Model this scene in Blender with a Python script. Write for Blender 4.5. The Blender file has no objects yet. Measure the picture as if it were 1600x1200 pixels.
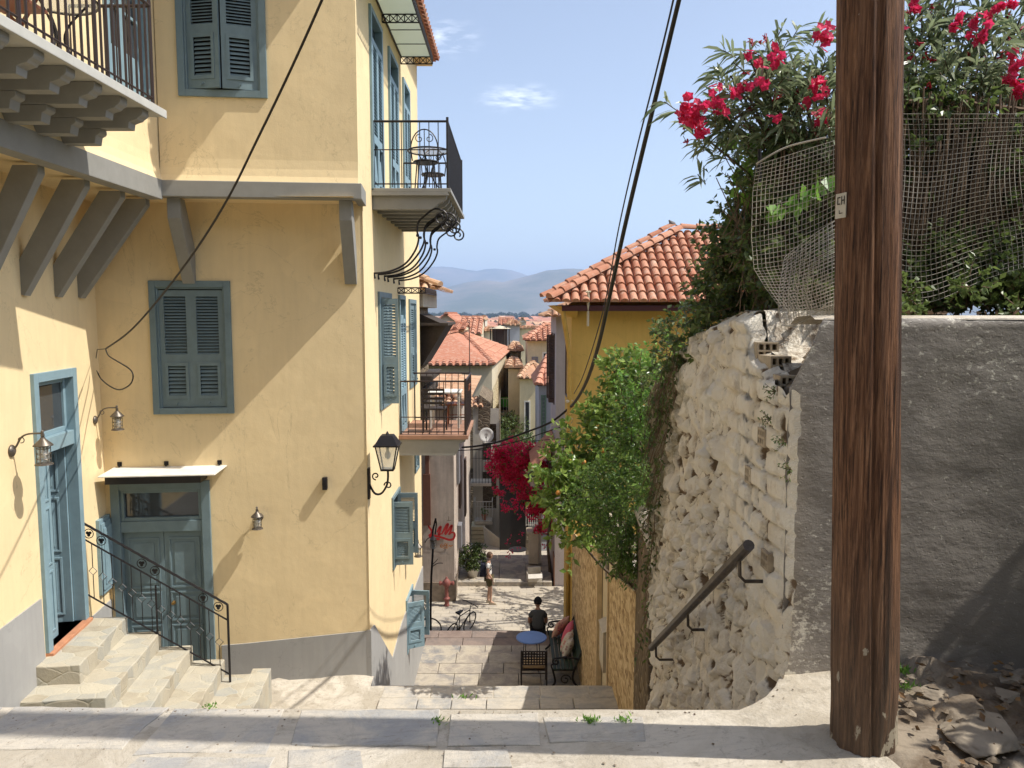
import bpy, bmesh, math, random
from mathutils import Vector, Matrix, noise
from math import radians as R_, sin, cos, pi
random.seed(7)
S = bpy.context.scene
COL = S.collection
# ------------------------------------------------------------------ camera, sky, sun, exposure
CAM_H = 1.6; PITCH = R_(5.24); FPX = 1200.0
cd = bpy.data.cameras.new('camera'); cam = bpy.data.objects.new('camera', cd); COL.objects.link(cam)
cd.sensor_width = 36; cd.lens = 36 * FPX / 1600; cd.clip_end = 60000; cd.clip_start = 0.05
cam.location = (0, 0, CAM_H); cam.rotation_euler = (pi/2 - PITCH, 0, 0); S.camera = cam
SUN = Vector((1, -0.16, 1.44)).normalized()
w = bpy.data.worlds.new('World'); S.world = w; w.use_nodes = True
nt = w.node_tree; bg = nt.nodes['Background']
sky = nt.nodes.new('ShaderNodeTexSky'); sky.sky_type = 'NISHITA'; sky.sun_disc = False
sky.sun_elevation = math.asin(SUN.z); sky.sun_rotation = math.atan2(SUN.x, SUN.y)
sky.air_density = 1.0; sky.dust_density = 1.6; sky.ozone_density = 2.0
bg.inputs[1].default_value = 0.15
# a few thin wisps of cloud, fixed in the sky by direction
tc = nt.nodes.new('ShaderNodeTexCoord')
mix = nt.nodes.new('ShaderNodeMixRGB'); mix.inputs[2].default_value = (9.5, 9.8, 10.4, 1)
def wisp(d, wx, wz, amt):
    mp = nt.nodes.new('ShaderNodeMapping'); mp.vector_type = 'POINT'
    mp.inputs['Location'].default_value = (-d[0]/wx, 0, -d[2]/wz); mp.inputs['Scale'].default_value = (1/wx, 0, 1/wz)
    nt.links.new(tc.outputs['Generated'], mp.inputs[0])
    ln = nt.nodes.new('ShaderNodeVectorMath'); ln.operation = 'LENGTH'; nt.links.new(mp.outputs[0], ln.inputs[0])
    mr = nt.nodes.new('ShaderNodeMapRange'); mr.interpolation_type = 'SMOOTHSTEP'
    mr.inputs[1].default_value = 1; mr.inputs[2].default_value = 0; mr.inputs[3].default_value = 0; mr.inputs[4].default_value = amt
    nt.links.new(ln.outputs['Value'], mr.inputs[0]); return mr.outputs[0]
nz = nt.nodes.new('ShaderNodeTexNoise'); nz.inputs['Scale'].default_value = 14; nz.inputs['Detail'].default_value = 6
mpn = nt.nodes.new('ShaderNodeMapping'); mpn.inputs['Scale'].default_value = (3, 3, 14)
nt.links.new(tc.outputs['Generated'], mpn.inputs[0]); nt.links.new(mpn.outputs[0], nz.inputs[0])
a = wisp((0.006, 0.95, 0.262), 0.065, 0.022, 0.5); b = wisp((-0.075, 0.94, 0.325), 0.05, 0.026, 0.4)
ad = nt.nodes.new('ShaderNodeMath'); nt.links.new(a, ad.inputs[0]); nt.links.new(b, ad.inputs[1])
mu = nt.nodes.new('ShaderNodeMath'); mu.operation = 'MULTIPLY'
nt.links.new(ad.outputs[0], mu.inputs[0])
rg = nt.nodes.new('ShaderNodeMapRange'); rg.inputs[1].default_value = .42; rg.inputs[2].default_value = .72; nt.links.new(nz.outputs['Fac'], rg.inputs[0]); nt.links.new(rg.outputs[0], mu.inputs[1]); nt.links.new(mu.outputs[0], mix.inputs[0]); hs = nt.nodes.new('ShaderNodeHueSaturation'); hs.inputs['Saturation'].default_value = .72; nt.links.new(sky.outputs[0], hs.inputs['Color']); nt.links.new(hs.outputs[0], mix.inputs[1]); nt.links.new(mix.outputs[0], bg.inputs[0])
sd = bpy.data.lights.new('sun', 'SUN'); sd.energy = 4.0; sd.angle = R_(0.53); sd.color = (1.0, 0.95, 0.86)
so = bpy.data.objects.new('sun', sd); COL.objects.link(so); so.location = (30, -10, 40)
so.rotation_euler = SUN.to_track_quat('Z', 'Y').to_euler()
S.view_settings.view_transform = 'Standard'; S.view_settings.look = 'None'
S.view_settings.exposure = 0.5; S.view_settings.gamma = 1
S.render.engine = 'CYCLES'
S.cycles.max_bounces = 10; S.cycles.diffuse_bounces = 6; S.cycles.glossy_bounces = 4; S.cycles.transparent_max_bounces = 16
S.cycles.volume_bounces = 2; S.cycles.use_denoising = True
S.cycles.sample_clamp_indirect = 6

# ------------------------------------------------------------------ a pixel of the photo to a point on a plane of the place
def ray(px, py):
    x = (px-800)/FPX; y = (600-py)/FPX
    return Vector((x, cos(PITCH)+y*sin(PITCH), -sin(PITCH)+y*cos(PITCH)))
EYE = Vector((0, 0, CAM_H))
def onX(px, py, X): r = ray(px, py); return EYE + r*(X/r.x)
def onY(px, py, Y): r = ray(px, py); return EYE + r*(Y/r.y)
def onZ(px, py, Z): r = ray(px, py); return EYE + r*((Z-CAM_H)/r.z)
def onP(px, py, a, b):     # vertical plane through plan points a, b
    r = ray(px, py); n = Vector((b[1]-a[1], a[0]-b[0])); t = (n.x*a[0]+n.y*a[1])/(n.x*r.x+n.y*r.y); return EYE + r*t

# ------------------------------------------------------------------ mesh builder
class MB:
    def __init__(s): s.v = []; s.f = []; s.r = []; s.mi = []; s.m = 0; s.c = None
    def add(s, vs, fs, r=None):
        o = len(s.v); s.v.extend([tuple(p) for p in vs])
        if r is None: r = random.random()
        for f in fs: s.f.append(tuple(i+o for i in f)); s.r.append(r); s.mi.append(s.m)
        return s
    def box(s, x0, y0, z0, x1, y1, z1, M=None, r=None):
        if x0 > x1: x0, x1 = x1, x0
        if y0 > y1: y0, y1 = y1, y0
        if z0 > z1: z0, z1 = z1, z0
        vs = [Vector(p) for p in ((x0,y0,z0),(x1,y0,z0),(x1,y1,z0),(x0,y1,z0),(x0,y0,z1),(x1,y0,z1),(x1,y1,z1),(x0,y1,z1))]
        if M: vs = [M @ v for v in vs]
        return s.add(vs, [(0,3,2,1),(4,5,6,7),(0,1,5,4),(1,2,6,5),(2,3,7,6),(3,0,4,7)], r)
    def hexa(s, p, r=None): return s.add(p, [(0,3,2,1),(4,5,6,7),(0,1,5,4),(1,2,6,5),(2,3,7,6),(3,0,4,7)], r)
    def quad(s, p, r=None): return s.add(p, [tuple(range(len(p)))], r)
    def prism(s, poly, ax, a, b, r=None):     # polygon in the two other axes, extruded along ax
        n = len(poly)
        def P(q, t): return {'x': (t, q[0], q[1]), 'y': (q[0], t, q[1]), 'z': (q[0], q[1], t)}[ax]
        vs = [P(q, a) for q in poly]+[P(q, b) for q in poly]
        ar = sum(poly[i][0]*poly[(i+1) % n][1]-poly[(i+1) % n][0]*poly[i][1] for i in range(n))
        fs = [tuple(range(n)), tuple(range(2*n-1, n-1, -1))]+[((i+1) % n, i, i+n, (i+1) % n+n) for i in range(n)]
        flip = (ar > 0) ^ (ax == 'y') ^ (a > b)
        if flip: fs = [tuple(reversed(f)) for f in fs]
        return s.add(vs, fs, r)
    def tube(s, pts, rad, n=6, closed=False, r=None, cap=True):
        pts = [Vector(p) for p in pts]; m = len(pts)
        if m < 2: return s
        rr = rad if isinstance(rad, (list, tuple)) else [rad]*m
        up = Vector((0, 0, 1)); vs = []; prev = None
        for i, p in enumerate(pts):
            if closed: t = pts[(i+1) % m]-pts[i-1]
            else: t = pts[min(i+1, m-1)]-pts[max(i-1, 0)]
            if t.length < 1e-9: t = Vector((0, 0, 1))
            t.normalize()
            if prev is None:
                a = up if abs(t.z) < .95 else Vector((1, 0, 0)); u = t.cross(a).normalized()
            else:
                u = prev-t*prev.dot(t)
                u = u.normalized() if u.length > 1e-6 else t.cross(up).normalized()
            prev = u; v = t.cross(u)
            for k in range(n):
                an = 2*pi*k/n; vs.append(p+(u*cos(an)+v*sin(an))*rr[i])
        fs = []
        for i in range(m if closed else m-1):
            j = (i+1) % m
            for k in range(n):
                l = (k+1) % n; fs.append((i*n+k, i*n+l, j*n+l, j*n+k))
        if not closed and cap: fs.append(tuple(range(n-1, -1, -1))); fs.append(tuple((m-1)*n+k for k in range(n)))
        return s.add(vs, fs, r)
    def lathe(s, prof, c=(0,0,0), n=16, M=None, r=None):
        vs = []; m = len(prof); c = Vector(c)
        for (q, z) in prof:
            for k in range(n):
                p = Vector((q*cos(2*pi*k/n), q*sin(2*pi*k/n), z))
                vs.append(c+(M @ p if M else p))
        fs = []
        for i in range(m-1):
            for k in range(n):
                l = (k+1) % n; fs.append((i*n+k, i*n+l, (i+1)*n+l, (i+1)*n+k))
        fs.append(tuple(range(n-1, -1, -1))); fs.append(tuple((m-1)*n+k for k in range(n)))
        return s.add(vs, fs, r)
    def build(s, name, mat, parent=None, M=None, smooth=False, bevel=0, **kw):
        me = bpy.data.meshes.new(name); me.from_pydata(s.v, [], s.f)
        mats = mat if isinstance(mat, (list, tuple)) else [mat]
        for m_ in mats: me.materials.append(m_)
        if len(mats) > 1: me.polygons.foreach_set('material_index', s.mi)
        at = me.attributes.new('rnd', 'FLOAT', 'FACE'); at.data.foreach_set('value', s.r)
        if s.c is not None:
            ca = me.attributes.new('cav', 'FLOAT', 'POINT'); ca.data.foreach_set('value', s.c)
        if smooth: me.polygons.foreach_set('use_smooth', [True]*len(s.f))
        me.update()
        o = bpy.data.objects.new(name, me); COL.objects.link(o)
        if bevel:
            bv = o.modifiers.new('bevel', 'BEVEL'); bv.width = bevel; bv.segments = 2; bv.limit_method = 'ANGLE'
        put(o, parent, M)
        for k, v in kw.items(): o[k] = v
        return o
W = {}
def put(o, parent=None, M=None):
    if parent:
        if M is None: M = W[parent.name]
        o.parent = parent; o.matrix_parent_inverse = Matrix()
        o.matrix_basis = W[parent.name].inverted() @ M
    else:
        M = M if M is not None else Matrix()
        o.matrix_basis = M
    W[o.name] = M.copy()
def frame(x, y, z=0, rz=0): return Matrix.Translation((x, y, z)) @ Matrix.Rotation(R_(rz), 4, 'Z')
def thing(name, label, cat, M=None, group=None):
    o = bpy.data.objects.new(name, None); COL.objects.link(o); o.empty_display_size = .1
    put(o, None, M if M is not None else Matrix())
    o['label'] = label; o['category'] = cat
    if group: o['group'] = group
    return o
def tag(o, label, cat, group=None, kind=None):
    o['label'] = label; o['category'] = cat
    if group: o['group'] = group
    if kind: o['kind'] = kind
    return o
def struct(name, mb, mat, smooth=False, M=None, bevel=0): return mb.build(name, mat, None, M, smooth, bevel, kind='structure')
def copy_tree(o, M, label=None, parent=None):
    c = o.copy(); COL.objects.link(c)
    if label: c['label'] = label
    if parent is None: c.matrix_basis = M; W[c.name] = M.copy()
    else: c.parent = parent; W[c.name] = W[parent.name] @ o.matrix_basis
    for ch in list(o.children): copy_tree(ch, None, None, c)
    return c

# ------------------------------------------------------------------ materials
class NT:
    def __init__(s, name):
        s.m = bpy.data.materials.new(name); s.m.use_nodes = True; s.t = s.m.node_tree
        s.b = s.t.nodes['Principled BSDF']; s.co = None
    def n(s, ty, **kw):
        x = s.t.nodes.new(ty)
        for k, v in kw.items(): setattr(x, k, v)
        return x
    def l(s, a, b): s.t.links.new(a, b)
    def coord(s, scale=(1,1,1), kind='Object', rot=(0,0,0)):
        tc = s.n('ShaderNodeTexCoord'); mp = s.n('ShaderNodeMapping')
        mp.inputs['Scale'].default_value = scale; mp.inputs['Rotation'].default_value = rot
        s.l(tc.outputs[kind], mp.inputs[0]); return mp.outputs[0]
    def noise(s, scale, detail=5, rough=.55, co=None, dist=0):
        x = s.n('ShaderNodeTexNoise'); x.inputs['Scale'].default_value = scale; x.inputs['Detail'].default_value = detail
        x.inputs['Roughness'].default_value = rough; x.inputs['Distortion'].default_value = dist
        s.l(co or s.coord(), x.inputs[0]); return x.outputs['Fac']
    def vor(s, scale, feature='F1', co=None, out='Distance'):
        x = s.n('ShaderNodeTexVoronoi', feature=feature); x.inputs['Scale'].default_value = scale
        s.l(co or s.coord(), x.inputs[0]); return x.outputs[out]
    def ramp(s, fac, stops):
        x = s.n('ShaderNodeValToRGB'); e = x.color_ramp.elements
        while len(e) < len(stops): e.new(.5)
        for i, (p, c) in enumerate(stops):
            e[i].position = p; e[i].color = (c[0], c[1], c[2], 1) if isinstance(c, (tuple, list)) else (c, c, c, 1)
        s.l(fac, x.inputs[0]); return x.outputs[0]
    def mixc(s, f, a, b, mode='MIX'):
        x = s.n('ShaderNodeMixRGB', blend_type=mode)
        for i, q in ((0, f), (1, a), (2, b)):
            if hasattr(q, 'links'): s.l(q, x.inputs[i])
            elif i == 0: x.inputs[0].default_value = q
            else: x.inputs[i].default_value = (q[0], q[1], q[2], 1)
        return x.outputs[0]
    def math(s, op, a, b=0):
        x = s.n('ShaderNodeMath', operation=op)
        for i, q in ((0, a), (1, b)):
            if hasattr(q, 'links'): s.l(q, x.inputs[i])
            else: x.inputs[i].default_value = q
        return x.outputs[0]
    def attr(s, nm):
        x = s.n('ShaderNodeAttribute'); x.attribute_name = nm; return x.outputs['Fac']
    def col(s, c):
        if hasattr(c, 'links'): s.l(c, s.b.inputs['Base Color'])
        else: s.b.inputs['Base Color'].default_value = (*c, 1)
        return s
    def bump(s, h, strength=.3, dist=.01):
        x = s.n('ShaderNodeBump'); x.inputs['Strength'].default_value = strength; x.inputs['Distance'].default_value = dist
        s.l(h, x.inputs['Height']); s.l(x.outputs[0], s.b.inputs['Normal']); return s
    def set(s, rough=.8, metal=0, spec=.3):
        s.b.inputs['Roughness'].default_value = rough; s.b.inputs['Metallic'].default_value = metal
        s.b.inputs['Specular IOR Level'].default_value = spec; return s.m
def mul(c, k): return tuple(min(1, x*k) for x in c)
def stucco(name, c, var=.10, bump=.35, grain=45, streak=.06):
    t = NT(name); a = t.noise(.7, 6, .6); b = t.noise(6, 5, .65); d = t.noise(3, 4, .6, t.coord((4, 4, .35)))
    k = t.ramp(a, [(.3, 1-var), (.7, 1+var*.6)]); k2 = t.ramp(b, [(.3, 1-var*.5), (.7, 1)]); k3 = t.ramp(d, [(.35, 1-streak), (.6, 1)])
    col = t.mixc(1, c, k, 'MULTIPLY'); col = t.mixc(1, col, k2, 'MULTIPLY'); col = t.mixc(1, col, k3, 'MULTIPLY')
    ck = t.noise(.55, 8, .6, t.coord((1, 1, .8)), 1.2); col = t.mixc(t.ramp(ck, [(.4985, 0), (.4997, .35), (.5003, .35), (.5015, 0)]), col, mul(c, .45))
    pt_ = t.noise(1.3, 3, .4, dist=.5); col = t.mixc(t.ramp(pt_, [(.58, 0), (.60, .22)]), col, mul(c, 1.12))
    # trowel waves and fine grain
    h = t.math('ADD', t.math('MULTIPLY', t.noise(2.2, 3, .5), 2.2), t.math('MULTIPLY', t.noise(grain, 6, .7), .35))
    t.col(col).bump(h, bump, .012); return t.set(.92, 0, .15)
def paint(name, c, rough=.55, var=.12, bump=.15):
    t = NT(name); a = t.noise(5, 5, .6); b = t.noise(60, 3, .6, t.coord((1, 1, .15)))
    col = t.mixc(1, c, t.ramp(a, [(.3, 1-var), (.7, 1+var*.4)]), 'MULTIPLY')
    col = t.mixc(t.ramp(b, [(.62, 0), (.8, .25)]), col, mul(c, 1.35))
    t.col(col).bump(b, bump, .002); return t.set(rough, 0, .4)
def plain(name, c, rough=.6, metal=0, var=.12, scale=8, bump=0):
    t = NT(name); a = t.noise(scale, 5, .6)
    t.col(t.mixc(1, c, t.ramp(a, [(.3, 1-var), (.7, 1+var*.5)]), 'MULTIPLY'))
    if bump: t.bump(a, bump, .01)
    return t.set(rough, metal, .4)
YEL = stucco('yellow_stucco', (.81, .645, .385), .06, .4, 45, .04)
PLINTH = stucco('grey_plinth_paint', (.36, .355, .345), .07, .2)
BLUE = paint('blue_grey_paint', (.16, .225, .25), .55, .16)
BLUE_L = paint('sky_blue_paint', (.22, .325, .375), .55, .14)
GREYW = paint('grey_painted_timber', (.27, .265, .245), .7, .1, .1)
IRON = plain('black_iron', (.018, .016, .018), .45, .3)
IRONB = plain('brown_black_iron', (.035, .022, .02), .5, .2)
LAMPM = plain('aged_lamp_metal', (.15, .13, .11), .45, .7)
DARK = plain('painted_dark_interior', (.012, .011, .010), .9)  # near-black colour stands in for the shade of unlit rooms
WHITE = plain('white_paint', (.72, .69, .62), .6)
def glass_mat(name='window_glass', c=(.05, .055, .06), rough=.05):
    t = NT(name); t.col(c); t.bump(t.noise(1.5, 2), .05, .01); m = t.set(rough, 0, .9); return m
GLASS = glass_mat()
def clear_glass():
    t = NT('lamp_glass'); t.b.inputs['Alpha'].default_value = .35; t.col((.75, .78, .76)); return t.set(.1, 0, .8)
LGLASS = clear_glass()
def frosted():
    t = NT('frosted_canopy_glass'); t.col(t.mixc(t.noise(3, 4), (.46, .5, .45), (.62, .66, .6)))
    tr = t.n('ShaderNodeBsdfTranslucent'); tr.inputs[0].default_value = (.7, .75, .68, 1)
    mx = t.n('ShaderNodeMixShader'); mx.inputs[0].default_value = .5; t.l(t.b.outputs[0], mx.inputs[1]); t.l(tr.outputs[0], mx.inputs[2])
    t.l(mx.outputs[0], t.t.nodes['Material Output'].inputs[0]); return t.set(.35, 0, .5)
FROST = frosted()
def tiles_mat(name, c1, c2, c3):
    t = NT(name); r = t.attr('rnd'); n = t.noise(5, 6, .65); n2 = t.noise(25, 4, .6)
    col = t.mixc(t.ramp(r, [(0, 0), (1, 1)]), c1, c2); col = t.mixc(t.ramp(n, [(.5, 0), (.72, .75)]), col, c3)
    col = t.mixc(t.ramp(n2, [(.55, 0), (.75, .4)]), col, (.14, .10, .08))
    t.col(col).bump(t.noise(60, 5, .7), .4, .004); return t.set(.9, 0, .15)
TILE = tiles_mat('clay_tiles', (.40, .165, .10), (.54, .28, .185), (.54, .40, .31))
TILE_O = tiles_mat('old_clay_tiles', (.42, .22, .13), (.58, .38, .24), (.45, .38, .28))
TILE_S = tiles_mat('salmon_clay_tiles', (.48, .215, .14), (.56, .27, .18), (.55, .34, .25))
def leaf_mat(name, c1, c2, c3, tr=.35, rough=.4):
    t = NT(name); r = t.attr('rnd')
    col = t.ramp(r, [(0, c1), (.55, c2), (1, c3)]); t.col(col)
    tl = t.n('ShaderNodeBsdfTranslucent'); t.l(t.mixc(.5, col, mul(c3, 1.4)), tl.inputs[0])
    mx = t.n('ShaderNodeMixShader'); mx.inputs[0].default_value = tr; t.l(t.b.outputs[0], mx.inputs[1]); t.l(tl.outputs[0], mx.inputs[2])
    t.l(mx.outputs[0], t.t.nodes['Material Output'].inputs[0]); return t.set(rough, 0, .5)
LEAF_C = leaf_mat('citrus_leaves', (.045, .09, .018), (.12, .21, .035), (.32, .42, .10), .4, .3)
LEAF_F = leaf_mat('fine_leaves', (.035, .075, .015), (.085, .165, .028), (.19, .30, .06))
LEAF_O = leaf_mat('oleander_leaves', (.06, .10, .035), (.14, .20, .085), (.32, .36, .22), .4, .32)
LEAF_D = leaf_mat('dark_climber_leaves', (.03, .045, .014), (.06, .10, .028), (.16, .22, .06), .35)
LEAF_B = leaf_mat('bright_young_leaves', (.08, .19, .03), (.14, .30, .045), (.24, .42, .08), .45)
FLOW = leaf_mat('pink_petals', (.42, .006, .04), (.66, .014, .085), (.85, .06, .18), .35, .6)
BOUG = leaf_mat('magenta_bracts', (.45, .006, .05), (.78, .015, .10), (.95, .06, .18), .5, .6)
BARK = plain('bark', (.13, .095, .065), .95, 0, .4, 30, .5)
TWIG = plain('dry_twigs', (.17, .115, .075), .95, 0, .4, 20)
def slab_mat(name, c1, c2, wear, jx=.3):
    t = NT(name); r = t.attr('rnd'); n = t.noise(2.2, 8, .68, dist=.6); n2 = t.noise(9, 6, .65)
    st = t.noise(5, 6, .65, t.coord((1.2, 9, 1), rot=(0, 0, .5)))
    col = t.mixc(t.ramp(r, [(0, 0), (1, 1)]), c1, c2)
    col = t.mixc(t.ramp(n, [(.42, 0), (.56, .85)]), col, wear)
    col = t.mixc(t.ramp(st, [(.5, 0), (.72, .45)]), col, mul(c1, .72))
    col = t.mixc(t.ramp(n2, [(.58, 0), (.78, .5)]), col, mul(wear, 1.18))
    cr = t.noise(.9, 7, .62, t.coord((1, 1.5, 1)), .8)
    col = t.mixc(t.ramp(cr, [(.496, 0), (.4992, .4), (.5008, .4), (.504, 0)]), col, (.20, .165, .125))
    n3 = t.noise(16, 8, .75); col = t.mixc(t.ramp(n3, [(.57, 0), (.68, .6)]), col, mul(wear, .5)); n4 = t.noise(5, 8, .8, dist=1); col = t.mixc(t.ramp(n4, [(.54, 0), (.60, .5), (.64, .1), (.72, .5)]), col, mul(wear, .68))
    h = t.math('ADD', t.math('ADD', n, t.math('MULTIPLY', n2, .5)), t.math('MULTIPLY', t.noise(50, 5, .7), .35))
    t.col(col).bump(h, .7, .022); return t.set(.82, 0, .25)
SLAB = slab_mat('worn_marble_slabs', (.34, .335, .325), (.42, .395, .355), (.54, .485, .40))
CEM = slab_mat('whitewashed_mortar', (.52, .47, .39), (.60, .54, .45), (.40, .35, .275))
STEPM = slab_mat('cream_flagstone', (.50, .44, .33), (.56, .50, .39), (.43, .37, .26))
TERR = slab_mat('terrace_slabs', (.33, .28, .23), (.22, .22, .225), (.48, .42, .33))
TERR_R = slab_mat('reddish_terrace_slabs', (.23, .17, .145), (.20, .17, .155), (.29, .225, .19))
def cobble():
    t = NT('plaza_paving'); x = t.n('ShaderNodeTexBrick'); t.l(t.coord(), x.inputs[0]); x.inputs['Scale'].default_value = 1.0
    x.inputs['Brick Width'].default_value = .5; x.inputs['Row Height'].default_value = .26; x.inputs['Mortar Size'].default_value = .012
    x.inputs[1].default_value = (.50, .44, .35, 1); x.inputs[2].default_value = (.38, .34, .29, 1); x.inputs[3].default_value = (.30, .26, .2, 1)
    t.col(t.mixc(t.ramp(t.noise(3, 6), [(.4, 0), (.7, .6)]), x.outputs[0], (.52, .45, .35))).bump(t.noise(14, 6), .4, .01); return t.set(.85)
COB = cobble()
def stonewall(name, c1, c2, mort, sc=3.2, zs=1.5, bump=.9):
    t = NT(name); wv = t.n('ShaderNodeTexNoise'); wv.inputs['Scale'].default_value = 4; t.l(t.coord(), wv.inputs[0])
    co = t.mixc(.12, t.coord((1, 1, zs)), wv.outputs['Color'])
    v = t.n('ShaderNodeTexVoronoi'); v.inputs['Scale'].default_value = sc; t.l(co, v.inputs[0])
    e = t.n('ShaderNodeTexVoronoi', feature='DISTANCE_TO_EDGE'); e.inputs['Scale'].default_value = sc; t.l(co, e.inputs[0])
    sp = t.n('ShaderNodeSeparateColor'); t.l(v.outputs['Color'], sp.inputs[0])
    col = t.mixc(sp.outputs[0], c1, c2); col = t.mixc(t.ramp(t.noise(12, 6), [(.4, 0), (.7, .5)]), col, mul(c1, .7))
    col = t.mixc(t.ramp(e.outputs['Distance'], [(.02, 1), (.07, 0)]), col, mort)
    h = t.math('ADD', t.ramp(e.outputs['Distance'], [(0, 0), (.14, 1)]), t.math('MULTIPLY', t.noise(20, 6), .4))
    t.col(col).bump(h, bump, .03); return t.set(.95, 0, .1)
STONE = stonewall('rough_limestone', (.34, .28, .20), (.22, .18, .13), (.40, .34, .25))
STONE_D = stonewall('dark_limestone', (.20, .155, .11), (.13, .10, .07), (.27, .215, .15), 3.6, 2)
STONE_L = stonewall('sunlit_painted_limestone', (.55, .46, .30), (.44, .35, .21), (.58, .50, .34), 2.6, 1.4)  # paler limestone, its sunlit look put into the colour
def rubble():
    t = NT('whitewashed_rubble'); c = t.attr('cav'); n = t.noise(3, 8, .7); n2 = t.noise(22, 6, .7); r = t.attr('rnd')
    base = t.mixc(t.ramp(n, [(.38, 0), (.66, 1)]), (.87, .82, .72), (.78, .69, .55)); n5 = t.noise(7, 8, .75, t.coord((1, 1, .6))); base = t.mixc(t.ramp(n5, [(.54, 0), (.72, .8)]), base, (.40, .29, .17))
    base = t.mixc(t.ramp(n2, [(.5, 0), (.8, .35)]), base, (.86, .81, .70))
    n6 = t.noise(38, 6, .8); dirt = t.math('ADD', t.math('ADD', c, t.math('MULTIPLY', t.math('SUBTRACT', n2, .5), 1.1)), t.ramp(n6, [(.62, 0), (.72, .45)]))  # mud brown in joints and pits, also shade painted into the recesses
    col = t.mixc(t.ramp(dirt, [(.34, 0), (.62, .92)]), base, (.15, .09, .045))
    z = t.n('ShaderNodeTexCoord'); sx = t.n('ShaderNodeSeparateXYZ'); t.l(z.outputs['Object'], sx.inputs[0])
    # brown moss and roots drape the far, upper end of the wall
    m1 = t.math('ADD', t.math('MULTIPLY', sx.outputs['X'], -.62), t.math('MULTIPLY', sx.outputs['Z'], .40))
    m1 = t.math('ADD', m1, t.math('MULTIPLY', t.noise(5, 8, .75), 1.3))
    col = t.mixc(t.ramp(t.math('SUBTRACT', m1, 3.92), [(.32, 0), (.55, .8)]), col, t.mixc(n2, (.22, .16, .09), (.12, .13, .05)))
    h = t.math('ADD', t.math('MULTIPLY', n2, .8), t.math('MULTIPLY', t.noise(70, 6, .7), .4))
    t.col(col).bump(h, .95, .025); return t.set(.95, 0, .12)
RUB = rubble()
def grey_plaster():
    t = NT('glossy_grey_plaster'); co = t.coord((1, 1, 1.6)); a = t.noise(4, 7, .65, co); b = t.noise(26, 7, .7, t.coord((1, 1, 1.1)), .3)
    col = t.mixc(t.ramp(a, [(.35, 0), (.7, 1)]), (.235, .21, .185), (.285, .257, .228))
    # pale chips where the paint has flaked off, mostly under the top; pale specks also low at the corner
    tc2 = t.n('ShaderNodeTexCoord'); sx = t.n('ShaderNodeSeparateXYZ'); t.l(tc2.outputs['Object'], sx.inputs[0])
    w1 = t.ramp(sx.outputs['Z'], [(0, 0), (1, 1)])
    top = t.n('ShaderNodeMapRange'); t.l(sx.outputs['Z'], top.inputs[0]); top.inputs[1].default_value = 1.05; top.inputs[2].default_value = 1.58
    lef = t.n('ShaderNodeMapRange'); t.l(sx.outputs['X'], lef.inputs[0]); lef.inputs[1].default_value = .55; lef.inputs[2].default_value = .0
    low = t.n('ShaderNodeMapRange'); t.l(sx.outputs['Z'], low.inputs[0]); low.inputs[1].default_value = .9; low.inputs[2].default_value = .05
    ll = t.math('MULTIPLY', lef.outputs[0], low.outputs[0])
    msk = t.math('ADD', t.math('MULTIPLY', t.noise(28, 7, .75, co), 1), t.math('MULTIPLY', t.math('MAXIMUM', t.math('MULTIPLY', top.outputs[0], .16), t.math('MULTIPLY', ll, .24)), t.ramp(t.noise(3, 4), [(.4, 0), (.6, 1)])))
    col = t.mixc(t.ramp(msk, [(.61, 0), (.66, .9)]), col, (.60, .56, .48))
    pit = t.ramp(t.vor(38, 'F1', t.mixc(.04, t.coord(), t.n('ShaderNodeTexNoise').outputs['Color'])), [(.0, 0), (.22, 1)])
    h = t.math('ADD', t.math('ADD', t.math('MULTIPLY', a, 1.6), t.math('MULTIPLY', b, .16)), t.math('MULTIPLY', pit, .16)); t.col(col).bump(h, .32, .03); return t.set(.5, 0, .45)
GPL = grey_plaster()
def pole_wood():
    t = NT('weathered_pole_wood'); a = t.noise(75, 8, .75, t.coord((1, 1, .04)), .5); b = t.noise(120, 4, .7, t.coord((1, 1, .03)))
    c = t.noise(9, 5, .6, t.coord((1, 1, .10)))
    col = t.ramp(a, [(.32, (.045, .022, .012)), (.45, (.125, .055, .028)), (.56, (.25, .122, .064)), (.72, (.42, .24, .14))])
    tc2 = t.n('ShaderNodeTexCoord'); sx = t.n('ShaderNodeSeparateXYZ'); t.l(tc2.outputs['Object'], sx.inputs[0])
    # dark band running up the front
    bx = t.math('ADD', t.math('MULTIPLY', sx.outputs['X'], 6.5), t.math('MULTIPLY', t.math('SUBTRACT', c, .5), 1.5))
    band = t.ramp(t.math('ADD', bx, .5), [(.44, 0), (.54, .62), (.66, .62), (.76, 0)])
    col = t.mixc(band, col, t.mixc(a, (.010, .006, .005), (.065, .032, .020)))
    col = t.mixc(t.ramp(b, [(.55, 0), (.64, .85)]), col, (.012, .007, .005))
    low = t.n('ShaderNodeMapRange'); t.l(sx.outputs['Z'], low.inputs[0]); low.inputs[1].default_value = .9; low.inputs[2].default_value = .05
    col = t.mixc(t.math('MULTIPLY', low.outputs[0], .6), col, t.mixc(a, (.03, .022, .016), (.24, .19, .14)))
    msk = t.math('ADD', t.noise(9, 6, .6, t.coord((1, 1, .5))), t.math('MULTIPLY', low.outputs[0], .20))
    col = t.mixc(t.ramp(msk, [(.765, 0), (.78, .95)]), col, (.50, .44, .34))
    t.col(col).bump(t.math('ADD', t.math('MULTIPLY', a, 1.2), b), 1, .012); return t.set(.7, 0, .3)
POLE = pole_wood()
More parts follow.
